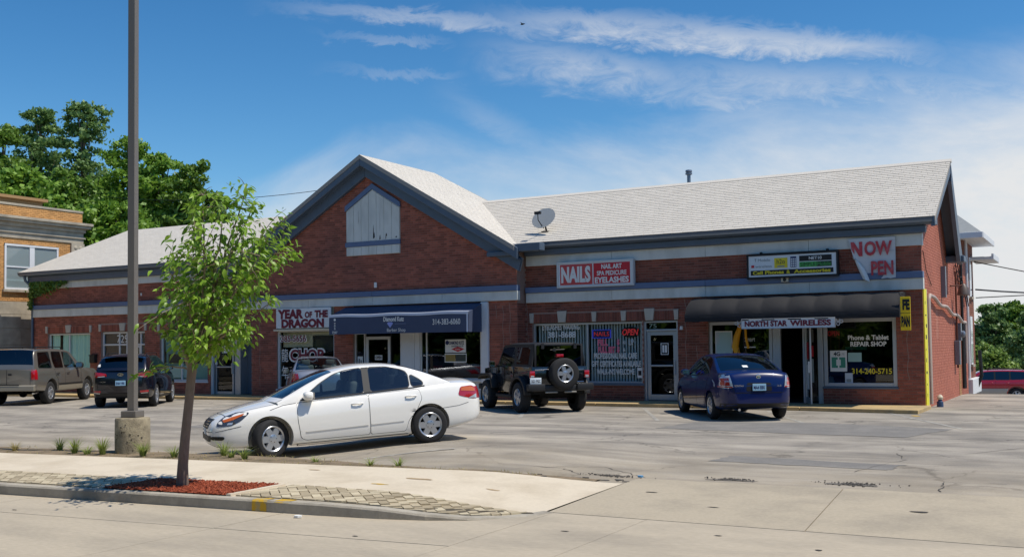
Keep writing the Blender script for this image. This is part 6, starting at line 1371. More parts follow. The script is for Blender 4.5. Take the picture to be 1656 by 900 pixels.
text(B.root, 'SENTRA', B.cast('rear', .42, .78, 1)[0].x-.012, .46, .795, .20, .035, m_chrome, rot=(math.pi/2, 0, -math.pi/2 - .12), ext=.002); text(B.root, '2.0', B.cast('rear', -.45, .8, 1)[0].x-.012, -.46, .79, .10, .035, m_chrome, rot=(math.pi/2, 0, -math.pi/2+.12), ext=.002)
B.panel('rear', [(-.80, .30), (.80, .30), (.80, .40), (-.80, .40)], 'bumper_lower', m_plast, .004); B.seam('top', [(3.98, -.6), (4.0, 0), (3.98, .6)], .012); B.mirror(1.55, 1.04); B.seats((2.35, 3.2), m_seatd)
bb = MB(); bb.tube([(B.lx(3.0), 0, 1.49), (B.lx(3.16), 0, 1.62)], [.008, .004], 6); bb.build('antenna', m_plast, B.root); bb = MB(); bb.tube([(B.lx(4.2), .45, .26), (B.lx(4.53), .45, .26)], .03, 10); bb.build('exhaust_pipe', m_chrome, B.root); B.panel('rear', [(.03, 1.19), (.15, 1.19), (.15, 1.235), (.03, 1.235)], 'window_sticker', m_letter, .004); B.seam('side', [(3.7, .72), (4.2, .74)], .007)
# ---------------------------------------------------------------- silver compact behind the white car
sil = dict(sen); sil.update(paint=paint('silver_paint', srgb(158, 162, 170), .6, .3), gr=g_car, gs=[g_mid], gw=g_car)
hd = math.radians(133); cc = Vector((-21.35, 25.55))
Cc = Car('silver_car', 'silver compact car parked nose in behind the white sedan', sil, (cc.x, cc.y, .005), hd)
Cc.door([(1.42, .32), (1.36, .60), (1.36, .94), (2.55, .985), (2.55, .27), (1.5, .27)], 2.36, .86); Cc.door([(2.56, .27), (2.56, .985), (3.40, 1.02), (3.42, .80), (3.26, .5), (3.16, .27)], 3.26, .90); Cc.mirror(1.55, 1.04, m_plast); Cc.seats((2.35, 3.2), m_seat)
for sg in (1, -1): Cc.panel('rear', [(sg*.585, .76), (sg*.64, 1.03), (sg*.84, 1.0), (sg*.86, .77)], 'tail_light', m_redl, .006)
bb = MB(); bb.tube([(Cc.lx(3.0), .25, 1.49), (Cc.lx(3.05), .25, 1.72)], [.010, .006], 6); bb.build('antenna', m_plast, Cc.root)
# ---------------------------------------------------------------- pewter full size utility
SUVK = [(0, .93), (.05, .965), (.2, .99), (.45, 1.0), (.72, .995), (.9, .975), (1, .95)]
tah = dict(L=5.07, af=.93, ar=3.91, R=.375, rim=.215, tw=.25, style=(5, 'truck'), track=1.62, paint=paint('pewter_paint', srgb(128, 124, 116), .5, .35), k=SUVK, archf=.46, archr=.46, archz=.02, sharp=35,
    hw=[(0, .82), (.03, .89), (.12, .94), (.5, .965), (2.5, .97), (4.6, .965), (4.95, .95), (5.04, .92), (5.07, .88)], zb=[(0, .48), (.3, .42), (2, .40), (4, .42), (5.07, .48)],
    zs=[(0, .98), (.08, 1.06), (.4, 1.12), (1.3, 1.16), (3, 1.17), (5.0, 1.17), (5.07, 1.14)], zt=[(0, 1.02), (.08, 1.11), (.4, 1.17), (1.35, 1.22), (2, 1.22), (5.0, 1.20), (5.07, 1.16)],
    cabin=(1.5, 4.9), roof=[(1.35, 1.19), (1.65, 1.42), (2.0, 1.68), (2.2, 1.79), (2.5, 1.84), (3.2, 1.865), (4.4, 1.86), (4.74, 1.83), (4.86, 1.72), (4.95, 1.45), (5.03, 1.18)],
    crown=[(1.35, .03), (2.2, .06), (3.5, .075), (4.7, .07), (5.03, .03)], belt=[(1.2, 1.14), (2, 1.165), (5.1, 1.165)], tum=.24, gb=.945, ws=(1.45, 2.14), bl=(4.77, 4.985), bow=.10, bowr=.03, glb=.94,
    wins=[[(1.80, 1.20), (2.10, 1.52), (2.33, 1.70), (2.80, 1.735), (2.80, 1.20)], [(2.92, 1.20), (2.92, 1.735), (3.62, 1.74), (3.66, 1.45), (3.58, 1.20)], [(3.80, 1.20), (3.80, 1.735), (4.62, 1.72), (4.76, 1.22)]],
    blackouts=[], gs=[g_car, g_dark, g_dark], gw=g_car, gr=g_dark, cat='suv')
hd = math.radians(119); cc = at_rear_left((-30.95, 23.2), hd, tah, False)
T = Car('pewter_suv', 'pewter full size SUV with roof rack at the left edge of the lot', tah, (cc.x, cc.y, .005), hd)
T.door([(1.62, .52), (1.56, .8), (1.60, 1.155), (2.86, 1.16), (2.86, .50), (1.7, .50)], 2.66, 1.02, m_plast); T.door([(2.87, .50), (2.87, 1.16), (3.66, 1.16), (3.60, .96), (3.42, .80), (3.36, .50)], 3.46, 1.02, m_plast)
T.panel('side', [(1.45, .44), (1.45, .60), (3.40, .60), (3.40, .44)], 'lower_cladding', mat('pewter_cladding', srgb(142, 134, 118), .5), .012); T.panel('side', [(1.45, .63), (1.45, .67), (3.38, .67), (3.38, .63)], 'side_moulding', m_plast, .014); T.panel('side', [(.02, .50), (.02, .66), (.44, .66), (.44, .50)], 'front_bumper_end', m_chrome, .02)
for sg in (1, -1):
    T.panel('rear', [(sg*.80, .84), (sg*.80, 1.16), (sg*.90, 1.16), (sg*.90, .84)], 'tail_light', m_redl, .010)
    T.panel('side', [(4.93, .84), (4.93, 1.16), (5.05, 1.16), (5.05, .84)], 'tail_light', m_redl, .008, (sg,))
T.seam('rear', [(0, .62), (0, 1.16)], .014); T.seam('rear', [(-.77, .62), (-.77, 1.16)], .010); T.seam('rear', [(.77, .62), (.77, 1.16)], .010)
bb = MB(); bb.prism([(T.lx(5.02), .46), (T.lx(5.16), .48), (T.lx(5.16), .64), (T.lx(5.02), .68)], -.93, .93, 'y'); bm_ = bb.build('rear_bumper', mat('bumper_grey', srgb(150, 144, 130), .45, .3), T.root, fix=True, bevel=.02); bb = MB(); bb.box(T.lx(5.17), T.lx(5.155), -.45, .45, .655, .69); bb.build('bumper_step', m_plast, bm_)
T.panel('rear', [(-.17, .98), (-.05, .98), (-.05, 1.04), (-.17, 1.04)], 'tailgate_handle', m_plast, .02); T.plate(.38, .80, 'TH2 G4', m_plate); T.mirror(1.86, 1.26, m_plast, .08, .13, .11); T.seats((2.6, 3.6), m_seatd)
for sg in (1, -1): bb = MB(); bb.tube([(T.lx(2.55), sg*.66, 1.83), (T.lx(2.62), sg*.66, 1.90), (T.lx(4.4), sg*.66, 1.905), (T.lx(4.5), sg*.66, 1.84)], .016, 6); bb.build('roof_rail', m_plast, T.root)
bb = MB()
for x in (2.9, 3.6, 4.3): bb.tube([(T.lx(x), -.66, 1.90), (T.lx(x), .66, 1.90)], .013, 6)
bb.build('roof_bar', m_plast, T.root); T.panel('side', [(4.30, .90), (4.47, .90), (4.47, 1.06), (4.30, 1.06)], 'fuel_flap', T.paint, .005, (1,)); T.seam('side', [(1.55, .5), (1.50, 1.15)], .012, m_=m_plast); bb = MB(); bb.tube([(T.lx(4.2), -.75, .40), (T.lx(4.9), -.78, .38)], .03, 8); bb.build('exhaust_pipe', m_chrome, T.root); bb = MB(); bb.lathe([(.0001, -.12), (.12, -.08), (.14, 0), (.12, .08), (.0001, .12)], (T.lx(3.91), 0, .36), 16, 'y'); bb.tube([(T.lx(3.91), -.7, .37), (T.lx(3.91), .7, .37)], .05, 10); bb.build('rear_axle', m_well, T.root)
# ---------------------------------------------------------------- black crossover
CRK = SED_K
tuc = dict(L=4.48, af=.90, ar=3.57, R=.35, rim=.235, tw=.22, style=(5, 'split'), track=1.60, paint=paint('black_blue_paint', srgb(20, 22, 34), .2, .2), k=CRK, archf=.42, archr=.42, archz=.01,
    hw=[(0, .50), (.06, .66), (.2, .79), (.5, .88), (1.0, .92), (2.5, .925), (3.6, .92), (4.1, .89), (4.35, .82), (4.44, .75), (4.48, .66)], zb=[(0, .34), (.3, .26), (2, .24), (4, .28), (4.35, .34), (4.48, .46)],
    zs=[(0, .74), (.1, .86), (.5, .98), (1.1, 1.04), (2.5, 1.07), (3.6, 1.13), (4.2, 1.15), (4.42, 1.12), (4.48, 1.02)], zt=[(0, .80), (.1, .93), (.5, 1.05), (1.1, 1.11), (3, 1.12), (4.2, 1.19), (4.42, 1.16), (4.48, 1.06)],
    cabin=(1.3, 4.2), roof=[(.95, 1.06), (1.3, 1.24), (1.7, 1.45), (2.05, 1.58), (2.5, 1.645), (3.2, 1.65), (3.8, 1.60), (4.02, 1.55), (4.2, 1.40), (4.36, 1.19), (4.41, 1.12)],
    crown=[(.95, .04), (2.2, .07), (3.6, .075), (4.41, .03)], belt=[(.9, 1.03), (2.5, 1.07), (3.6, 1.13), (4.4, 1.14)], tum=.42, gb=.905, ws=(1.05, 1.98), bl=(4.06, 4.335), bow=.14, bowr=.08, glb=.88,
    wins=[[(1.40, 1.09), (1.75, 1.32), (2.05, 1.47), (2.36, 1.54), (2.34, 1.10)], [(2.45, 1.105), (2.47, 1.545), (3.1, 1.53), (3.3, 1.48), (3.32, 1.16)], [(3.40, 1.17), (3.40, 1.45), (3.72, 1.34), (3.82, 1.25)]],
    blackouts=[], gs=[g_mid, g_dark], gw=g_mid, gr=g_dark, cat='car')
hd = math.radians(127); cc = at_rear_left((-26.05, 23.35), hd, tuc, False)
U_ = Car('black_crossover', 'black crossover with a pale blue plate parked behind the lamp post', tuc, (cc.x, cc.y, .005), hd)
U_.door([(1.42, .36), (1.34, .7), (1.36, 1.04), (2.42, 1.065), (2.42, .32), (1.5, .32)], 2.24, .94); U_.door([(2.43, .32), (2.43, 1.065), (3.36, 1.11), (3.34, .9), (3.14, .66), (3.06, .32)], 3.16, .98)
for sg in (1, -1):
    U_.panel('rear', [(sg*.40, .97), (sg*.42, 1.05), (sg*.76, 1.10), (sg*.84, 1.06), (sg*.82, .97), (sg*.70, .93)], 'tail_light', m_redl, .008); U_.panel('rear', [(sg*.46, .955), (sg*.66, .94), (sg*.68, .965), (sg*.46, .98)], 'reverse_lamp', m_clear, .011); U_.panel('rear', [(sg*.58, .47), (sg*.80, .48), (sg*.80, .54), (sg*.58, .53)], 'reflector', m_redl, .010); U_.panel('rear', [(sg*.60, .44), (sg*.78, .45), (sg*.78, .47), (sg*.60, .465)], 'reflector_trim', m_chrome, .010)
U_.panel('side', [(4.02, .98), (4.10, 1.08), (4.34, 1.10), (4.40, 1.02), (4.34, .96)], 'tail_light', m_redl, .008); U_.panel('rear', [(-.80, .34), (.80, .34), (.80, .45), (-.80, .45)], 'bumper_lower', m_plast, .010); U_.plate(0, .76, 'EN64 VRR', m_plateb, w=.30)
U_.seam('rear', [(-.66, .56), (.66, .56)], .012); U_.seam('rear', [(-.66, .56), (-.70, .92)], .010); U_.seam('rear', [(.66, .56), (.70, .92)], .010)
q, n = U_.cast('rear', 0, 1.02, 1); bb = MB(); bb.lathe([(.07, 0), (.07, -.012), (.05, -.012), (.05, 0)], (q.x, 0, 1.02), 20, 'x'); bb.v = [(x, y*1.3, 1.02+(z-1.02)*.75) for x, y, z in bb.v]; bb.obox((q.x-.008, 0, 1.02), .012, .03, .09, Matrix.Rotation(.5, 3, 'X')); bb.build('badge', m_chrome, U_.root)
text(U_.root, 'TUCSON', U_.cast('rear', .55, .80, 1)[0].x-.012, .52, .80, .17, .03, m_chrome, rot=(math.pi/2, 0, -math.pi/2-.15), ext=.002)
bb = MB(); bb.prism([(U_.lx(4.00), 1.60), (U_.lx(4.22), 1.575), (U_.lx(4.22), 1.555), (U_.lx(4.02), 1.55)], -.58, .58, 'y'); bb.build('roof_spoiler', U_.paint, U_.root, fix=True, bevel=.008); U_.mirror(1.56, 1.16); U_.panel('side', [(1.36, .26), (1.36, .34), (3.12, .34), (3.12, .26)], 'lower_cladding', m_plast, .010)
for sg in (1, -1): bb = MB(); bb.tube([(U_.lx(2.1), sg*.60, 1.60), (U_.lx(2.2), sg*.60, 1.67), (U_.lx(3.6), sg*.60, 1.66), (U_.lx(3.7), sg*.60, 1.60)], .014, 6); bb.build('roof_rail', m_plast, U_.root)
U_.panel('rear', [(.62, 1.26), (.74, 1.24), (.70, 1.32), (.64, 1.34)], 'window_sticker', m_letter, .006)
# ---------------------------------------------------------------- red utility far right
red = dict(tah); red.update(paint=paint('red_paint', srgb(176, 28, 48), .1, .25), gs=[g_dark], roof=[(1.35, 1.17), (1.65, 1.36), (2.0, 1.60), (2.2, 1.69), (2.6, 1.73), (3.2, 1.745), (4.3, 1.73), (4.62, 1.69), (4.80, 1.55), (4.93, 1.32), (5.03, 1.18)], wins=[[(1.80, 1.20), (2.10, 1.46), (2.33, 1.61), (2.80, 1.64), (2.80, 1.20)], [(2.88, 1.20), (2.88, 1.64), (3.56, 1.64), (3.56, 1.20)], [(3.64, 1.20), (3.64, 1.64), (4.40, 1.61), (4.66, 1.24)]], blackouts=[[(2.7, 1.2), (2.7, 1.65), (3.7, 1.65), (3.7, 1.2)]], bl=(4.66, 4.96))
Rr = Car('red_suv', 'red and silver SUV parked beyond the alley in front of trees', red, (-5.8, 64.1, -1.62), math.radians(190), 'cars in the lot')
Rr.panel('side', [(.45, .42), (.45, .72), (4.95, .72), (4.95, .42)], 'silver_cladding', mat('silver_cladding', srgb(168, 166, 162), .4, .3), .010)
for o in [c for c in Rr.root.children if c.name.startswith('silver_cladding')]: pass
Rr.door([(1.62, .74), (1.60, 1.155), (2.86, 1.16), (2.86, .74)], 2.66, 1.04); Rr.door([(2.87, .74), (2.87, 1.16), (3.66, 1.16), (3.56, .92), (3.46, .74)], 3.46, 1.04); Rr.mirror(1.86, 1.26)
for sg in (1, -1): bb = MB(); bb.tube([(Rr.lx(2.5), sg*.66, 1.70), (Rr.lx(2.62), sg*.66, 1.78), (Rr.lx(4.2), sg*.66, 1.78), (Rr.lx(4.3), sg*.66, 1.70)], .016, 6); bb.build('roof_rail', m_plast, Rr.root)
# ---------------------------------------------------------------- black two door off-roader
jp = paint('black_offroad_paint', srgb(17, 17, 18), .1, .2); jtop = mat('black_hard_top', srgb(26, 26, 28), .55, bump=.1, bscale=150)
hd = math.radians(141); d_ = Vector((math.cos(hd), math.sin(hd))); l_ = Vector((-d_.y, d_.x)); cc = Vector((-13.36, 24.25)) + d_*1.212 - l_*.80
J = empty('black_offroader', (cc.x, cc.y, .005), 'black two door off roader with a spare wheel on its tailgate', 'off-roader', hd, 'cars parked by the shops')
def jb(b, name, m_, parent=J, bevel=.02, smooth=40, **k): return b.build(name, m_, parent, smooth, True, 0, bevel, **k)
XR = 1.212
def hexa(b, bot, top, z0, z1, mi=0):                       # (x0,x1,y0,y1) rectangles at two heights
    v = [(bot[0], bot[2], z0), (bot[1], bot[2], z0), (bot[1], bot[3], z0), (bot[0], bot[3], z0), (top[0], top[2], z1), (top[1], top[2], z1), (top[1], top[3], z1), (top[0], top[3], z1)]
    return b.add(v, [(0,3,2,1),(4,5,6,7),(0,1,5,4),(1,2,6,5),(2,3,7,6),(3,0,4,7)], mi)
# tub with rear wheel openings: side plates, floor, tailgate
RW = .40
def arch(cx_, r, n=12): return [(cx_+r*math.cos(a), .40+r*math.sin(a)) for a in np.linspace(math.pi, 0, n)]
side_poly = [(-1.86, .56), (-1.86, 1.20), (.55, 1.20), (1.62, 1.12), (1.62, .75), (.72, .75), (.62, .50), (-.70, .50)] + [(x, z) for x, z in [(-1.212+.50*math.cos(a), .42+.50*math.sin(a)) for a in np.linspace(.2, math.pi-.2, 14)]]
for sg in (1, -1): b = MB(); b.prism(side_poly, sg*.70, sg*.775, 'y'); jb(b, 'body_side', jp, bevel=.012)
b = MB(); b.box(-1.88, -1.80, -.775, .775, .56, 1.20); tg = jb(b, 'tailgate', jp, bevel=.015)
b = MB(); b.box(-1.8, 1.0, -.70, .70, .48, .56); jb(b, 'floor_pan', m_well, bevel=0)
b = MB(); b.prism([(.55, 1.17), (.60, 1.215), (1.62, 1.14), (1.66, 1.10), (1.66, .70), (.55, .70)], -.66, .66, 'y'); jb(b, 'bonnet', jp, bevel=.03)
b = MB(); b.box(1.66, 1.70, -.62, .62, .68, 1.12); gl_ = jb(b, 'grille', jp, bevel=.02)
for k in range(7): b = MB(); b.box(1.698, 1.706, -.30+.1*k-.025, -.30+.1*k+.025, .80, 1.04); b.build('grille_slot', m_well, gl_)
for sg in (1, -1):
    b = MB(); b.lathe([(.10, 0), (.10, .04), (.0001, .055)], (1.70, sg*.47, .95), 18, 'x'); b.build('headlight', m_clear, J, smooth=40)
    # flat front wings and rear flares
    b = MB(); b.prism([(.62, .60), (.74, .93), (.92, 1.0), (1.62, .98), (1.78, .88), (1.80, .80), (1.70, .84), (1.56, .90), (.98, .92), (.82, .86), (.70, .58)], sg*.66, sg*.935, 'y'); jb(b, 'front_wing', jtop, bevel=.015)
    fl = [(-1.212+.58*math.cos(a), .40+.56*math.sin(a)) for a in np.linspace(.1, math.pi-.15, 14)]; fi = [(-1.212+.49*math.cos(a), .40+.49*math.sin(a)) for a in np.linspace(math.pi-.15, .1, 14)]
    b = MB(); b.prism(fl+fi, sg*.76, sg*.935, 'y'); jb(b, 'rear_flare', jtop, bevel=.012)
    b = MB(); b.prism([(-.42, .55), (-.62, .80), (-.62, 1.19), (.50, 1.19), (.50, .55)], sg*.772, sg*.79, 'y'); dr = jb(b, 'door', jp, bevel=.008)
    b = MB(); b.box(-.52, -.36, sg*.80, sg*.82, 1.02, 1.07); b.build('handle', m_plast, dr); b = MB(); b.box(.44, .52, sg*.78, sg*.805, .68, .74); b.box(.44, .52, sg*.78, sg*.805, 1.02, 1.08); b.build('hinge', jp, dr)
    b = MB(); b.box(-.60, .55, sg*.74, sg*.86, .36, .44); jb(b, 'side_step', m_plast, bevel=.02)
    b = MB(); b.prism([(.70, .98), (.88, 1.10), (.70, 1.12)], sg*.776, sg*.784, 'y'); b.build('wing_panel', mat('pale_reflective_trim', srgb(140, 142, 146), .3, .5), J)
    b = MB(); b.obox((.42, sg*1.0, 1.25), .07, .17, .17); mr = jb(b, 'door_mirror', m_plast, bevel=.03); b = MB(); b.obox((.382, sg*1.0, 1.25), .004, .13, .13); b.build('mirror_glass', m_chrome, mr); b = MB(); b.tube([(.44, sg*.78, 1.2), (.42, sg*.94, 1.22)], .02, 6); b.build('mirror_arm', m_plast, mr)
    b = MB(); b.box(-1.915, -1.86, sg*.775-.075, sg*.775+.065, .90, 1.09); tl = jb(b, 'tail_light', m_redl, bevel=.012); b = MB(); b.box(-1.919, -1.914, sg*.775-.05, sg*.775+.04, .915, .975); b.build('reverse_lamp', m_clear, tl)
# hard top: posts, roof, glass
def lean(y, z): return y - (.085*(z-1.20)/.63)*(1 if y > 0 else -1)
b = MB(); v = []
prof = [(-1.84, 1.77), (-1.80, 1.815), (-1.5, 1.83), (-.2, 1.835), (.18, 1.80), (.22, 1.76)]
rows = []
for x, z in prof: rows.append([(x, y, z-.05*abs(y/.70)**4) for y in np.linspace(-.70, .70, 15)])
b.grid(rows); b.grid([[(x, y, z-.07) for x, y, z in r] for r in rows][::-1]); b.grid([[rows[0][j], (rows[0][j][0], rows[0][j][1], rows[0][j][2]-.07)] for j in range(15)]); b.grid([[rows[i][0], (rows[i][0][0], rows[i][0][1], rows[i][0][2]-.07)] for i in range(6)]); b.grid([[rows[i][-1], (rows[i][-1][0], rows[i][-1][1], rows[i][-1][2]-.07)] for i in range(6)])
b.build('hard_top', jtop, J, 50, True)
def sidequad(b, pts, sg, t=.03):
    o = [(x, sg*lean(.765, z), z) for x, z in pts]; i = [(x, sg*(lean(.765, z)-t), z) for x, z in pts]; n = len(pts)
    b.add(o+i, [tuple(range(n)), tuple(range(2*n-1, n-1, -1))] + [(k, k+n, (k+1) % n+n, (k+1) % n) for k in range(n)])
for sg in (1, -1):
    b = MB(); sidequad(b, [(-1.84, 1.20), (-1.84, 1.79), (-1.66, 1.79), (-1.60, 1.20)], sg); sidequad(b, [(-.78, 1.20), (-.78, 1.79), (-.60, 1.79), (-.60, 1.20)], sg); sidequad(b, [(-1.66, 1.70), (-1.66, 1.79), (-.78, 1.79), (-.78, 1.70)], sg); sidequad(b, [(-1.60, 1.20), (-1.61, 1.26), (-.78, 1.26), (-.78, 1.20)], sg); sidequad(b, [(-.60, 1.74), (-.60, 1.79), (.20, 1.77), (.24, 1.72)], sg); sidequad(b, [(.20, 1.77), (.28, 1.72), (.60, 1.20), (.50, 1.20)], sg)
    b.build('top_frame', jtop, J, 40, True)
    b = MB(); sidequad(b, [(-1.61, 1.26), (-1.66, 1.70), (-.78, 1.70), (-.78, 1.26)], sg, .006); b.build('side_window', g_dark, J); b = MB(); sidequad(b, [(-.60, 1.20), (-.60, 1.74), (.24, 1.72), (.50, 1.20)], sg, .006); b.build('side_window', g_mid, J)
b = MB(); b.add([(.24, -.66, 1.76), (.24, .66, 1.76), (.58, .74, 1.20), (.58, -.74, 1.20)], [(0, 1, 2, 3)]); b.build('windscreen', g_mid, J)
b = MB(); b.box(-1.86, -1.80, -.69, -.60, 1.20, 1.78); b.box(-1.86, -1.80, .60, .69, 1.20, 1.78); b.box(-1.858, -1.80, -.60, .60, 1.72, 1.79); jb(b, 'rear_pillar', jtop, bevel=.01)
b = MB(); b.box(-1.868, -1.860, -.63, .63, 1.21, 1.745); rw_ = b.build('rear_window', glass('smoked_hatch_glass', (.07, .11, .125), 1.0, .01, .05), J, bevel=.002, fix=True)
b = MB(); b.box(-1.885, -1.868, -.50, -.42, 1.66, 1.80); b.box(-1.885, -1.868, .42, .50, 1.66, 1.80); b.build('hatch_hinge', jtop, rw_); b = MB(); b.tube([(-1.885, -.15, 1.64), (-1.88, .25, 1.63)], .012, 6); b.box(-1.90, -1.868, .1, .18, 1.60, 1.66); b.build('wiper', m_plast, rw_)
b = MB(); b.box(-1.95, -1.86, -.10, .10, 1.44, 1.52); jb(b, 'brake_light', m_redl, bevel=.01); b = MB(); b.tube([(-1.90, 0, 1.15), (-1.92, 0, 1.46)], .02, 6); b.build('brake_light_stalk', m_plast, J)
b = MB(); b.box(-1.90, -1.88, .22, .70, 1.10, 1.135); b.box(-1.90, -1.88, -.70, -.45, 1.10, 1.13); b.box(-1.90, -1.88, -.70, -.45, .78, .81); b.build('tailgate_hinge', m_chrome, tg, fix=True, bevel=.008)
JS = (.40, .255, .225, (5, 'fat'))
def jwheel(loc, rz, par=J, name='wheel', rx=0):
    w = link(name, None, par); w.location = loc; w.rotation_euler = (rx, 0, rz); w.empty_display_size = .1
    for nm, me in wheel_mesh(*JS): link(nm, me, w)
for x in (XR, -XR):
    for sg in (1, -1): jwheel((x, sg*.80, .40), 0 if sg > 0 else math.pi)
jwheel((-2.03, -.06, 1.02), math.pi/2, J, 'spare_wheel')
for (y0, y1) in ((.45, .93), (-.93, -.45)): b = MB(); b.box(-2.02, -1.86, y0, y1, .58, .76); jb(b, 'rear_bumper_end', m_plast, bevel=.03)
b = MB(); b.box(-1.97, -1.86, -.48, .48, .56, .72); jb(b, 'rear_bumper', m_plast, bevel=.02); b = MB(); b.box(-1.99, -1.93, .10, .44, .52, .56); b.box(-1.99, -1.93, -.44, -.10, .52, .56); b.build('bumper_hook', mat('pale_metal', srgb(150, 146, 138), .5, .4), J, fix=True, bevel=.008)
b = MB(); b.box(1.78, 1.98, -.85, .85, .52, .68); jb(b, 'front_bumper', m_plast, bevel=.03)
b = MB(); b.box(-1.975, -1.955, .55, .86, .76, .92); np_ = jb(b, 'number_plate', m_plate, bevel=.004); text(np_, 'XG1 PGC', -1.9765, .705, .835, .26, .08, mat('charcoal_print', srgb(60, 60, 64), .6), bold=.03, rot=(math.pi/2, 0, -math.pi/2), ext=.001); b = MB(); b.box(-1.96, -1.88, .60, .80, .86, .94); b.build('plate_bracket', m_plast, J)
for x in (XR, -XR): b = MB(); b.tube([(x, -.7, .40), (x, .7, .40)], .05, 10); b.build('axle', m_well, J)
b = MB(); b.box(-1.5, 1.4, -.4, .4, .40, .50); b.build('chassis', m_well, J)
for sg in (1, -1): b = MB(); b.obox((-.35, sg*.36, 1.15), .16, .46, .62, Matrix.Rotation(math.radians(-10), 3, 'Y')); b.obox((-.42, sg*.36, 1.53), .09, .24, .15); b.build('seat', m_seatd, J, 50, True, 0, .04)
b = MB(); b.tube([(-.7, -.66, 1.2), (-.72, -.62, 1.74), (-.72, .62, 1.74), (-.7, .66, 1.2)], .035, 8); b.tube([(-.72, .6, 1.74), (-1.7, .62, 1.70), (-1.75, .66, 1.2)], .03, 8); b.tube([(-.72, -.6, 1.74), (-1.7, -.62, 1.70), (-1.75, -.66, 1.2)], .03, 8); b.build('roll_bar', m_plast, J, 60)
# ================================================================ PLANTS
def leafmat(name, c, c2, trans=.35, rough=.5):
    M = bpy.data.materials.new(name); M.use_nodes = True; nt = M.node_tree; N = nt.nodes; L = nt.links; b = N['Principled BSDF']; out = N['Material Output']; b.inputs['Roughness'].default_value = rough
    g = N.new('ShaderNodeNewGeometry'); oi = N.new('ShaderNodeObjectInfo'); ad = N.new('ShaderNodeMath'); ad.operation = 'ADD'; L.new(g.outputs['Random Per Island'], ad.inputs[0]); L.new(oi.outputs['Random'], ad.inputs[1]); fr = N.new('ShaderNodeMath'); fr.operation = 'FRACT'; L.new(ad.outputs[0], fr.inputs[0])
    mx = N.new('ShaderNodeMix'); mx.data_type = 'RGBA'; L.new(fr.outputs[0], mx.inputs[0]); mx.inputs[6].default_value = (*c, 1); mx.inputs[7].default_value = (*c2, 1); L.new(mx.outputs[2], b.inputs['Base Color'])
    t = N.new('ShaderNodeBsdfTranslucent'); L.new(mx.outputs[2], t.inputs[0]); ms = N.new('ShaderNodeMixShader'); ms.inputs[0].default_value = trans; L.new(b.outputs[0], ms.inputs[1]); L.new(t.outputs[0], ms.inputs[2]); L.new(ms.outputs[0], out.inputs[0]); MAT[name] = M; return M
m_leaf = leafmat('young_leaf', srgb(104, 142, 40), srgb(154, 188, 66), .42, .4); m_bark = mat('grey_bark', srgb(122, 106, 92), .9, nscale=30, namt=.25, bump=.9, bscale=35, stretch=(1, 1, .35)); m_twig = mat('pale_twig', srgb(132, 118, 98), .8)
m_fol = [leafmat('deep_foliage', srgb(84, 116, 42), srgb(128, 160, 64), .38), leafmat('fresh_foliage', srgb(98, 136, 46), srgb(146, 180, 72), .38), leafmat('blue_green_foliage', srgb(86, 120, 66), srgb(136, 164, 96), .38), leafmat('pale_foliage', srgb(104, 134, 56), srgb(150, 172, 86), .35)]
# ---------------------------------------------------------------- street tree
TB = Vector((-9.9, 9.33, .09)); PXM = 126.
outl = [(262, 545), (264, 505), (282, 440), (288, 390), (300, 335), (330, 312), (372, 318), (408, 300), (442, 328), (476, 350), (462, 388), (492, 414), (474, 452), (446, 482), (432, 520), (412, 560), (384, 588), (332, 604), (300, 592), (282, 560)]
toaz = lambda p: ((p[0]-297)/PXM-.04, (787-p[1])/PXM*.965)
OUT = [toaz(p) for p in outl]
tree = empty('street_tree', TB, 'young street tree with bright green leaves in the red mulch square', 'tree')
def tw(a, d, z): return R0*a + F0*d + Vector((0, 0, z))
tr = MB(); trunkp = [(-.02, 0, -.06), (-.005, 0, .02), (.0, 0, .25), (.03, .0, .6), (.07, .01, 1.0), (.10, .01, 1.32), (.12, .0, 1.5)]
tr.tube([tw(*p) for p in trunkp], [.092, .076, .064, .058, .055, .055, .062], 14)
trunk = tr.build('trunk', m_bark, tree, smooth=60)
lb = MB(); leafpos = []
def branch(p0, p1, r0, r1, bend, n=9):
    P = [p0 + (p1-p0)*t + Vector((0, 0, 1))*bend*math.sin(math.pi*t) + Vector(rng.uniform(-.02, .02, 3)) * (0 < t < 1) for t in np.linspace(0, 1, n)]
    lb.tube(P, [r0+(r1-r0)*t for t in np.linspace(0, 1, n)], 6); return P
pA = tw(.12, 0, 1.48); mains = []
for (a, z, d, st) in [(.87, 3.83, .1, 0), (.35, 3.72, -.15, 0), (1.40, 3.46, .15, 0), (1.50, 2.95, -.2, 0), (.05, 3.55, .3, 0), (-.12, 2.75, -.25, 0), (-.22, 2.2, .15, 0), (1.15, 2.35, .3, 0), (.95, 2.0, -.35, 0), (.6, 3.2, .55, 0), (.5, 3.0, -.55, 0), (.9, 2.8, .5, 0), (.2, 2.6, .6, 0), (.3, 2.4, -.6, 0), (1.2, 2.9, -.45, 0), (.65, 1.85, .3, 0), (.35, 1.7, -.4, 0), (.0, 1.9, .35, 0), (.62, 3.55, 0, 0), (1.1, 3.3, .2, 0), (1.0, 3.55, -.1, 0)]:
    z *= .955; a = a*.9-.02; s = rng.uniform(0, .75); p0 = pA + (tw(.40, d*.25, 2.6)-tw(.12, 0, 1.48))*s if z > 2.3 else pA + Vector((0, 0, rng.uniform(-.1, .25)))
    mains.append(branch(p0, tw(a, d, z), .026-.012*s, .005, rng.uniform(-.02, .12)))
lb.tube([pA, tw(.22, 0, 1.95), tw(.32, .02, 2.3), tw(.42, .0, 2.75)], [.05, .036, .028, .018], 8)
lb.tube([pA-Vector((0, 0, .15)), tw(.0, -.05, 1.75), tw(-.06, -.1, 2.2)], [.036, .025, .012], 8)
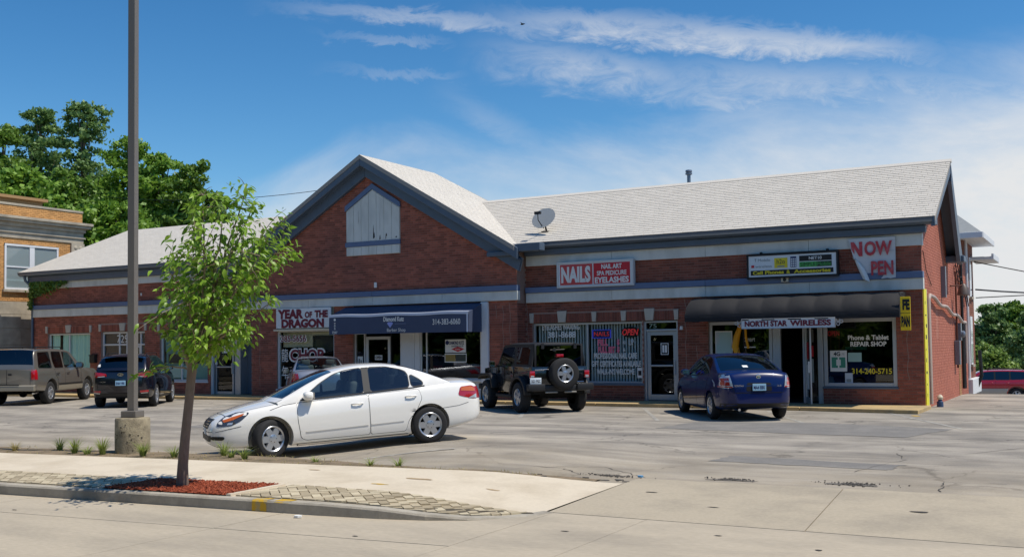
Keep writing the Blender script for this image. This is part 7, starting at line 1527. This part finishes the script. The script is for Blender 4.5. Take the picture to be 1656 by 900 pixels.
low = [branch(tw(.1, 0, 1.40), tw(-.52, -.12, 1.33), .012, .004, .10), branch(tw(.1, 0, 1.44), tw(-.42, .1, 2.10), .014, .004, .06)]
def twig_leaves(P, t0, nper, spread):
    for i in range(int(len(P)*t0), len(P)):
        for _ in range(nper):
            p = P[i] + Vector(rng.normal(0, spread, 3)); a = (p).dot(R0); z = p.z
            if inpoly(a, z, OUT) or P in low: leafpos.append((p, (P[i]-P[max(i-2, 0)]).normalized()))
for P in mains:
    for k in range(13):
        i = int(rng.integers(2, len(P))); q = P[i]; e = q + Vector(rng.normal(0, .26, 3)) + Vector((0, 0, .06)); a = e.dot(R0)
        if not inpoly(a, e.z, OUT): e = q + (e-q)*.2
        T_ = [q + (e-q)*t + Vector((0, 0, .03*math.sin(math.pi*t))) for t in np.linspace(0, 1, 5)]; lb.tube(T_, [.006, .005, .004, .003, .002], 4); twig_leaves(T_, .2, 3, .055)
    twig_leaves(P, .3, 3, .05)
for P in low: twig_leaves(P, .35, 5, .035)
lb.build('branch', m_twig, tree, smooth=60)
def leaf_mesh(L_, W_, fold, droop):
    b = MB(); st = [(0, .0), (.18, .55), (.42, 1.0), (.72, .68), (1, 0)]; v = []; f = []
    for t, w_ in st:
        x = t*L_; z = -droop*L_*t*t
        v += [(x, -w_*W_/2, z+fold*w_*W_/2), (x, 0, z), (x, w_*W_/2, z+fold*w_*W_/2)]
    for i in range(len(st)-1): o = i*3; f += [(o, o+1, o+4, o+3), (o+1, o+2, o+5, o+4)]
    b.add(v, f); return b
LV = [(.12, .058, .25, .25), (.135, .062, .35, .45), (.105, .055, .15, .35), (.125, .052, .45, .15)]; leaf_b = [leaf_mesh(*q) for q in LV]; leaf_m = [b.mesh('leaf', m_leaf, 60) for b in leaf_b]
frm = []
for (p, d) in leafpos:
    out_ = Vector((p.x, p.y, 0)) - Vector(tw(.45, 0, 0)); out_.z = 0; out_ = out_.normalized() if out_.length > .02 else Vector((1, 0, 0))
    x = (out_*.7 + d*.4 + Vector(rng.normal(0, .45, 3)) + Vector((0, 0, -.45))).normalized(); up = (Vector((0, 0, 1)) + Vector(rng.normal(0, .45, 3))).normalized(); y = up.cross(x).normalized(); z = x.cross(y)
    M = Matrix((x, y, z)).transposed().to_4x4(); M.translation = p; frm.append((-(p.dot(F0)), M, int(rng.integers(0, 4)), rng.uniform(.6, 1.0)))
frm.sort(key=lambda t: -t[0]*1.0)
crown = MB(); idx = list(range(len(frm)))
crown_big = None; nl = 0
cb = MB()
for k, (dd, M, vi, s_) in enumerate(frm):
    if k < 300: continue
    R3 = M.to_3x3()*s_; cb.add([R3 @ Vector(v) + M.translation for v in leaf_b[vi].v], leaf_b[vi].f)
co_ = cb.build('crown', m_leaf, tree, smooth=60, kind='stuff')
for k, (dd, M, vi, s_) in enumerate(frm[:300]):
    o = link('leaf', leaf_m[vi], tree); o.matrix_local = M @ Matrix.Scale(s_, 4)
# ---------------------------------------------------------------- far trees
def far_tree(px, D, ztop, zlow, width, base_z, m_, n, label, size=.34, trunk_r=.3, lobes=15, group='trees behind the shops', cat='tree', gap=.0, name='broadleaf_tree', tall=1.0):
    c = F0*D + R0*((px-828)/1700*D); t = empty(name, (c.x, c.y, base_z), label, cat, 0, group); H = ztop-base_z; h0 = zlow-base_z
    b = MB(); b.tube([(0, 0, -.3), (.1, 0, H*.25), (-.05, .1, H*.5), (.1, 0, H*.72), (.1, 0, H*.9)], [trunk_r, trunk_r*.8, trunk_r*.55, trunk_r*.32, .05], 8)
    lob = []
    for k in range(lobes):
        f = (k+.5)/lobes; z = h0+(H-h0)*(.10+.84*f); r = width/2*(math.sin(math.pi*min(1, .18+.80*f))**.7)*rng.uniform(.3, .75); q = k*2.4+rng.uniform(0, .8); lob.append((r*math.cos(q)*.85, r*math.sin(q)*.85, z, rng.uniform(.26, .38)*width*(1-.42*f)))
    lob.append((0, 0, H-.06*H, width*.17)); lob.append((0, 0, h0+(H-h0)*.5, width*.36))
    for (x, y, z, r) in lob: b.tube([(0, 0, max(.5, z-H*.22)), (x*.5, y*.5, z-H*.07), (x, y, z), (x*1.15, y*1.15, z+r*.6)], [trunk_r*.35, trunk_r*.22, trunk_r*.12, .03], 5)
    b.build('trunk', m_bark, t, smooth=60)
    V = []; nl_ = sum(l[3]**2 for l in lob)
    ctr = []; 
    for (x, y, z, r) in lob:
        m2 = max(8, int(n*1.7/70*r*r/nl_))
        for _ in range(m2):
            u = rng.normal(size=3); u /= np.linalg.norm(u); u[2] = abs(u[2])*1.0 if rng.random() < .62 else u[2]; rr = r*rng.uniform(.4, 1.3); ctr.append((x+u[0]*rr, y+u[1]*rr, z+u[2]*rr*.8, r))
    ctr = np.array(ctr); k = 70; cr_ = np.repeat(ctr, k, 0); N_ = len(cr_)
    P = cr_[:, :3] + rng.normal(0, 1, (N_, 3))*(.2*np.clip(cr_[:, 3:4], .8, 3.2))*np.array([1, 1, .6]); a = rng.normal(size=(N_, 3)); a /= np.linalg.norm(a, axis=1, keepdims=True); up = rng.normal(0, .7, (N_, 3))+np.array([0, 0, 1.]); bb = np.cross(a, up); bb /= np.linalg.norm(bb, axis=1, keepdims=True)
    s_ = size*rng.uniform(.45, 1.35, (N_, 1)); a = a*s_/2; bb = bb*s_*.32
    V = np.stack([P-a, P-a*.1+bb, P+a, P-a*.1-bb], 1).reshape(-1, 3); me = bpy.data.meshes.new('crown'); me.vertices.add(len(V)); me.vertices.foreach_set('co', V.ravel()); me.loops.add(N_*4); me.loops.foreach_set('vertex_index', np.arange(N_*4)); me.polygons.add(N_); me.polygons.foreach_set('loop_start', np.arange(N_)*4); me.materials.append(m_); me.update(calc_edges=True)
    link('crown', me, t); return t
far_tree(2, 80, 19.5, 6, 5.2, 0, m_fol[0], 9000, 'dense dark green tree cut by the left edge of the view'); far_tree(62, 86, 22.0, 8, 5.6, 0, m_fol[2], 7500, 'tall thin crowned grey green tree second from the left edge', lobes=17, size=.36)
far_tree(132, 84, 22.2, 7, 5.8, 0, m_fol[2], 8500, 'tallest ragged topped tree directly left of the lamp post', lobes=17, size=.36); far_tree(205, 78, 17.6, 6, 6.0, 0, m_fol[1], 12000, 'full green tree right behind the lamp post'); far_tree(262, 76, 16.2, 5.5, 5.2, 0, m_fol[1], 11000, 'rounded bright green tree just right of the lamp post')
far_tree(312, 74, 15.2, 5, 4.8, 0, m_fol[0], 9500, 'lower green tree behind the street tree crown'); far_tree(350, 78, 13.6, 5, 3.6, 0, m_fol[0], 4500, 'smallest tree at the right end of the left clump'); far_tree(105, 66, 12.5, 5, 6.0, 0, m_fol[0], 11000, 'broad low tree above the tan building roof'); far_tree(185, 64, 10.5, 5, 5.5, 0, m_fol[1], 9000, 'bushy tree showing between the tan building and the lamp post')
far_tree(30, 62, 12.6, 5, 6.0, 0, m_fol[1], 10000, 'bushy tree rising behind the tan building parapet')
RG = 'trees beyond the alley'
far_tree(1604, 84, 4.6, -1.5, 3.8, -2.0, m_fol[2], 7000, 'upright green tree nearest the rear house', group=RG, size=.3); far_tree(1640, 88, 4.7, -1.5, 4.2, -2.0, m_fol[0], 7000, 'green tree at the right edge above the red SUV', group=RG, size=.3); far_tree(1672, 80, 3.6, -1.5, 4.2, -2.0, m_fol[2], 6000, 'dark tree cut by the right edge', group=RG, size=.3); far_tree(1622, 95, 4.0, -1.5, 5, -2.0, m_fol[0], 6000, 'shaded tree behind the two taller right hand trees', group=RG, size=.3); far_tree(1740, 84, 6.0, -1.5, 6, -2.0, m_fol[0], 7000, 'tree standing just outside the right edge', group=RG)
far_tree(1606, 67, .85, -1.6, 2.6, -2.0, m_fol[3], 5000, 'pale green bush beside the roof of the red SUV', size=.26, trunk_r=.08, lobes=6, group=RG, cat='bush', name='bush')
far_tree(1585, 70, 1.3, -1.6, 2.4, -2.0, m_fol[3], 4000, 'pale green bush against the rear house corner', size=.26, trunk_r=.08, lobes=6, group=RG, cat='bush', name='bush')
# ---------------------------------------------------------------- ivy under the left eave
iv = MB()
for i in range(1500):
    x = -38.95 + abs(rng.normal(0, .9)); z = 4.62 - abs(rng.normal(0, .2))*(1.2-(x+38.95)*.3) ; y = 28.42 + rng.uniform(-.12, .16)
    if x > -36.7: continue
    s_ = rng.uniform(.04, .09); a = Vector(rng.normal(size=3)).normalized()*s_; bb = a.cross(Vector((rng.normal()*.4, -1, .4))).normalized()*s_*.7; c = Vector((x, y, z)); iv.add([c-a, c+bb, c+a, c-bb], [(0, 1, 2, 3)])
for i in range(220): z = rng.uniform(3.5, 4.5); c = Vector((-39.0+rng.normal(0, .05), 28.42+rng.normal(0, .06), z)); s_ = .06; a = Vector(rng.normal(size=3)).normalized()*s_; bb = a.cross(Vector((0, -1, .4))).normalized()*s_*.7; iv.add([c-a, c+bb, c+a, c-bb], [(0, 1, 2, 3)])
t = empty('climbing_ivy', (-38.9, 28.5, 3.4), 'dark ivy hanging under the left end of the gutter', 'plant'); world_child(iv.build('foliage', m_fol[0], kind='stuff'), t)
b = MB(); b.tube([(-39.0, 28.48, 3.2), (-38.95, 28.5, 4.2), (-38.4, 28.5, 4.55), (-37.2, 28.5, 4.5)], .012, 5); world_child(b.build('stem', m_twig), t)
# ---------------------------------------------------------------- grass tufts in the bed
m_gr = leafmat('tuft_grass', srgb(120, 138, 58), srgb(160, 172, 90), .35); m_gd = leafmat('dry_tuft', srgb(160, 146, 84), srgb(186, 172, 110), .3)
def tuft(x, y, h, n, m_, label, w=.12):
    z = bed_z(x, y)+.01; b = MB()
    for i in range(n):
        q = rng.uniform(0, 6.28); r = rng.uniform(0, w*.35); hh = 1.35*h*rng.uniform(.5, 1.05); o = Vector((r*math.cos(q), r*math.sin(q), 0)); d = Vector((math.cos(q), math.sin(q), 0))*rng.uniform(.2, .9)*w*2.6; s_ = Vector((-math.sin(q), math.cos(q), 0))*.008; v = []; f = []
        for k, t_ in enumerate((0, .4, .75, 1)): p = o + d*t_*t_ + Vector((0, 0, hh*(t_-.25*t_*t_*1.0))); v += [p-s_*(1.05-t_), p+s_*(1.05-t_)]
        b.add(v, [(0, 1, 3, 2), (2, 3, 5, 4), (4, 5, 7, 6)])
    o = b.build('grass_tuft', m_, None, label=label, cat='grass tuft', group='grass tufts along the planting bed'); o.location = (x, y, z); return o
tl = [(-15.35, 11.75, .24, 60, m_gr, 'grass tuft well left of the lamp post base, left one of the green pair'), (-14.72, 11.55, .26, 70, m_gr, 'spiky grass tuft between the left tuft and the lamp post base'), (-14.05, 11.55, .30, 90, m_gr, 'tallest grass tuft leaning on the left of the lamp post base'), (-13.20, 11.62, .26, 80, m_gr, 'grass tuft just right of the lamp post base'), (-12.62, 11.72, .22, 55, m_gr, 'thin grass tuft halfway between lamp post and tree trunk'), (-11.95, 12.1, .27, 70, m_gr, 'grass tuft right behind the street tree trunk'), (-11.38, 11.95, .2, 50, m_gr, 'low grass tuft under the front bumper of the white sedan'), (-16.8, 11.4, .18, 50, m_gd, 'yellowed dry tuft second from the left edge'), (-16.1, 11.45, .16, 45, m_gd, 'small dry tuft beside the leftmost green tuft'), (-11.7, 12.0, .17, 40, m_gr, 'small tuft squeezed between the tree tuft and the bumper tuft'), (-10.1, 12.05, .10, 25, m_gr, 'tiny weed at the sidewalk edge under the white sedan door'), (-9.05, 12.0, .12, 28, m_gr, 'thin weed at the sidewalk edge under the rear wheel'), (-8.6, 12.05, .15, 34, m_gr, 'rightmost weed in the sidewalk edge'), (-14.35, 11.5, .16, 40, m_gr, 'short tuft at the left foot of the tallest tuft')]
for a_ in tl: tuft(*a_)
wd = MB()
for i in range(900):
    x = rng.uniform(-24, -6.5); y = back(x)+rng.uniform(.03, .9*sstep(-x, 8, 12)+.22); z = bed_z(x, y)+.012; q = rng.uniform(0, 6.28); h = rng.uniform(.015, .055); s_ = Vector((math.cos(q), math.sin(q), 0))*.006; p = Vector((x, y, z)); e = p + Vector((rng.normal()*.03, rng.normal()*.03, h)); wd.add([p-s_, p+s_, e], [(0, 1, 2)])
wd.build('weeds', m_gd, kind='stuff')
# ---------------------------------------------------------------- bird and litter
c = F0*60 + R0*((851-828)/1700*60) + Vector((0, 0, 1.75+(559-34)/1700*60)); t = empty('bird', c, 'tiny dark bird flying high above the gable', 'bird'); b = MB(); b.lathe([(.0001, -.16), (.04, -.08), (.05, .0), (.03, .1), (.0001, .17)], (0, 0, 0), 8, 'x'); b.build('body', m_black, t, smooth=60)
for sg in (1, -1): b = MB(); b.add([(.06, sg*.03, .01), (-.06, sg*.03, .01), (-.05, sg*.2, .08), (.0, sg*.36, .03)], [(0, 1, 2, 3)]); b.build('wing', m_black, t)
for (x, y, z, m_, lb_) in [(-5.32, 12.86, .02, mat('blue_scrap', srgb(90, 150, 190), .6), 'blue scrap of litter at the top of the driveway joint'), (-7.55, 8.72, -.045, m_letter, 'white scrap of paper in the gutter by the yellow paint')]:
    b = MB(); P = [(x+.05*math.cos(q)*rng.uniform(.6, 1.2), y+.04*math.sin(q)) for q in np.linspace(0, 6.28, 8)[:-1]]; b.prism(P, z, z+.02, 'z'); b.build('litter', m_, label=lb_, cat='litter')
# trees on the far side of the street, behind the viewer: they stand in the shop glass
V = []; N_ = 16000
for X, Yt in [(x_, -24) for x_ in np.arange(-95, 38, 8.5)] + [(42, y_) for y_ in np.arange(-20, 50, 8.5)]:  # second row is added off to the right, unseen, to fill glass reflections
    for k in range(60):
        c = np.array([X+rng.normal(0, 3.2), Yt+rng.normal(0, 2.6), rng.uniform(.2, 11+2*math.sin(X*.7))]); P = c + rng.normal(0, 1.1, (44, 3)); a = rng.normal(size=(44, 3)); a /= np.linalg.norm(a, axis=1, keepdims=True); bb = np.cross(a, rng.normal(size=(44, 3))); bb /= np.linalg.norm(bb, axis=1, keepdims=True); a = a*.65; bb = bb*.42; V.append(np.stack([P-a, P+bb, P+a, P-bb], 1).reshape(-1, 3))
V = np.concatenate(V); n_ = len(V)//4; me = bpy.data.meshes.new('treeline'); me.vertices.add(len(V)); me.vertices.foreach_set('co', V.ravel()); me.loops.add(n_*4); me.loops.foreach_set('vertex_index', np.arange(n_*4)); me.polygons.add(n_); me.polygons.foreach_set('loop_start', np.arange(n_)*4); me.materials.append(m_fol[0]); me.update(calc_edges=True); link('treeline', me, kind='stuff')
finish_texts()
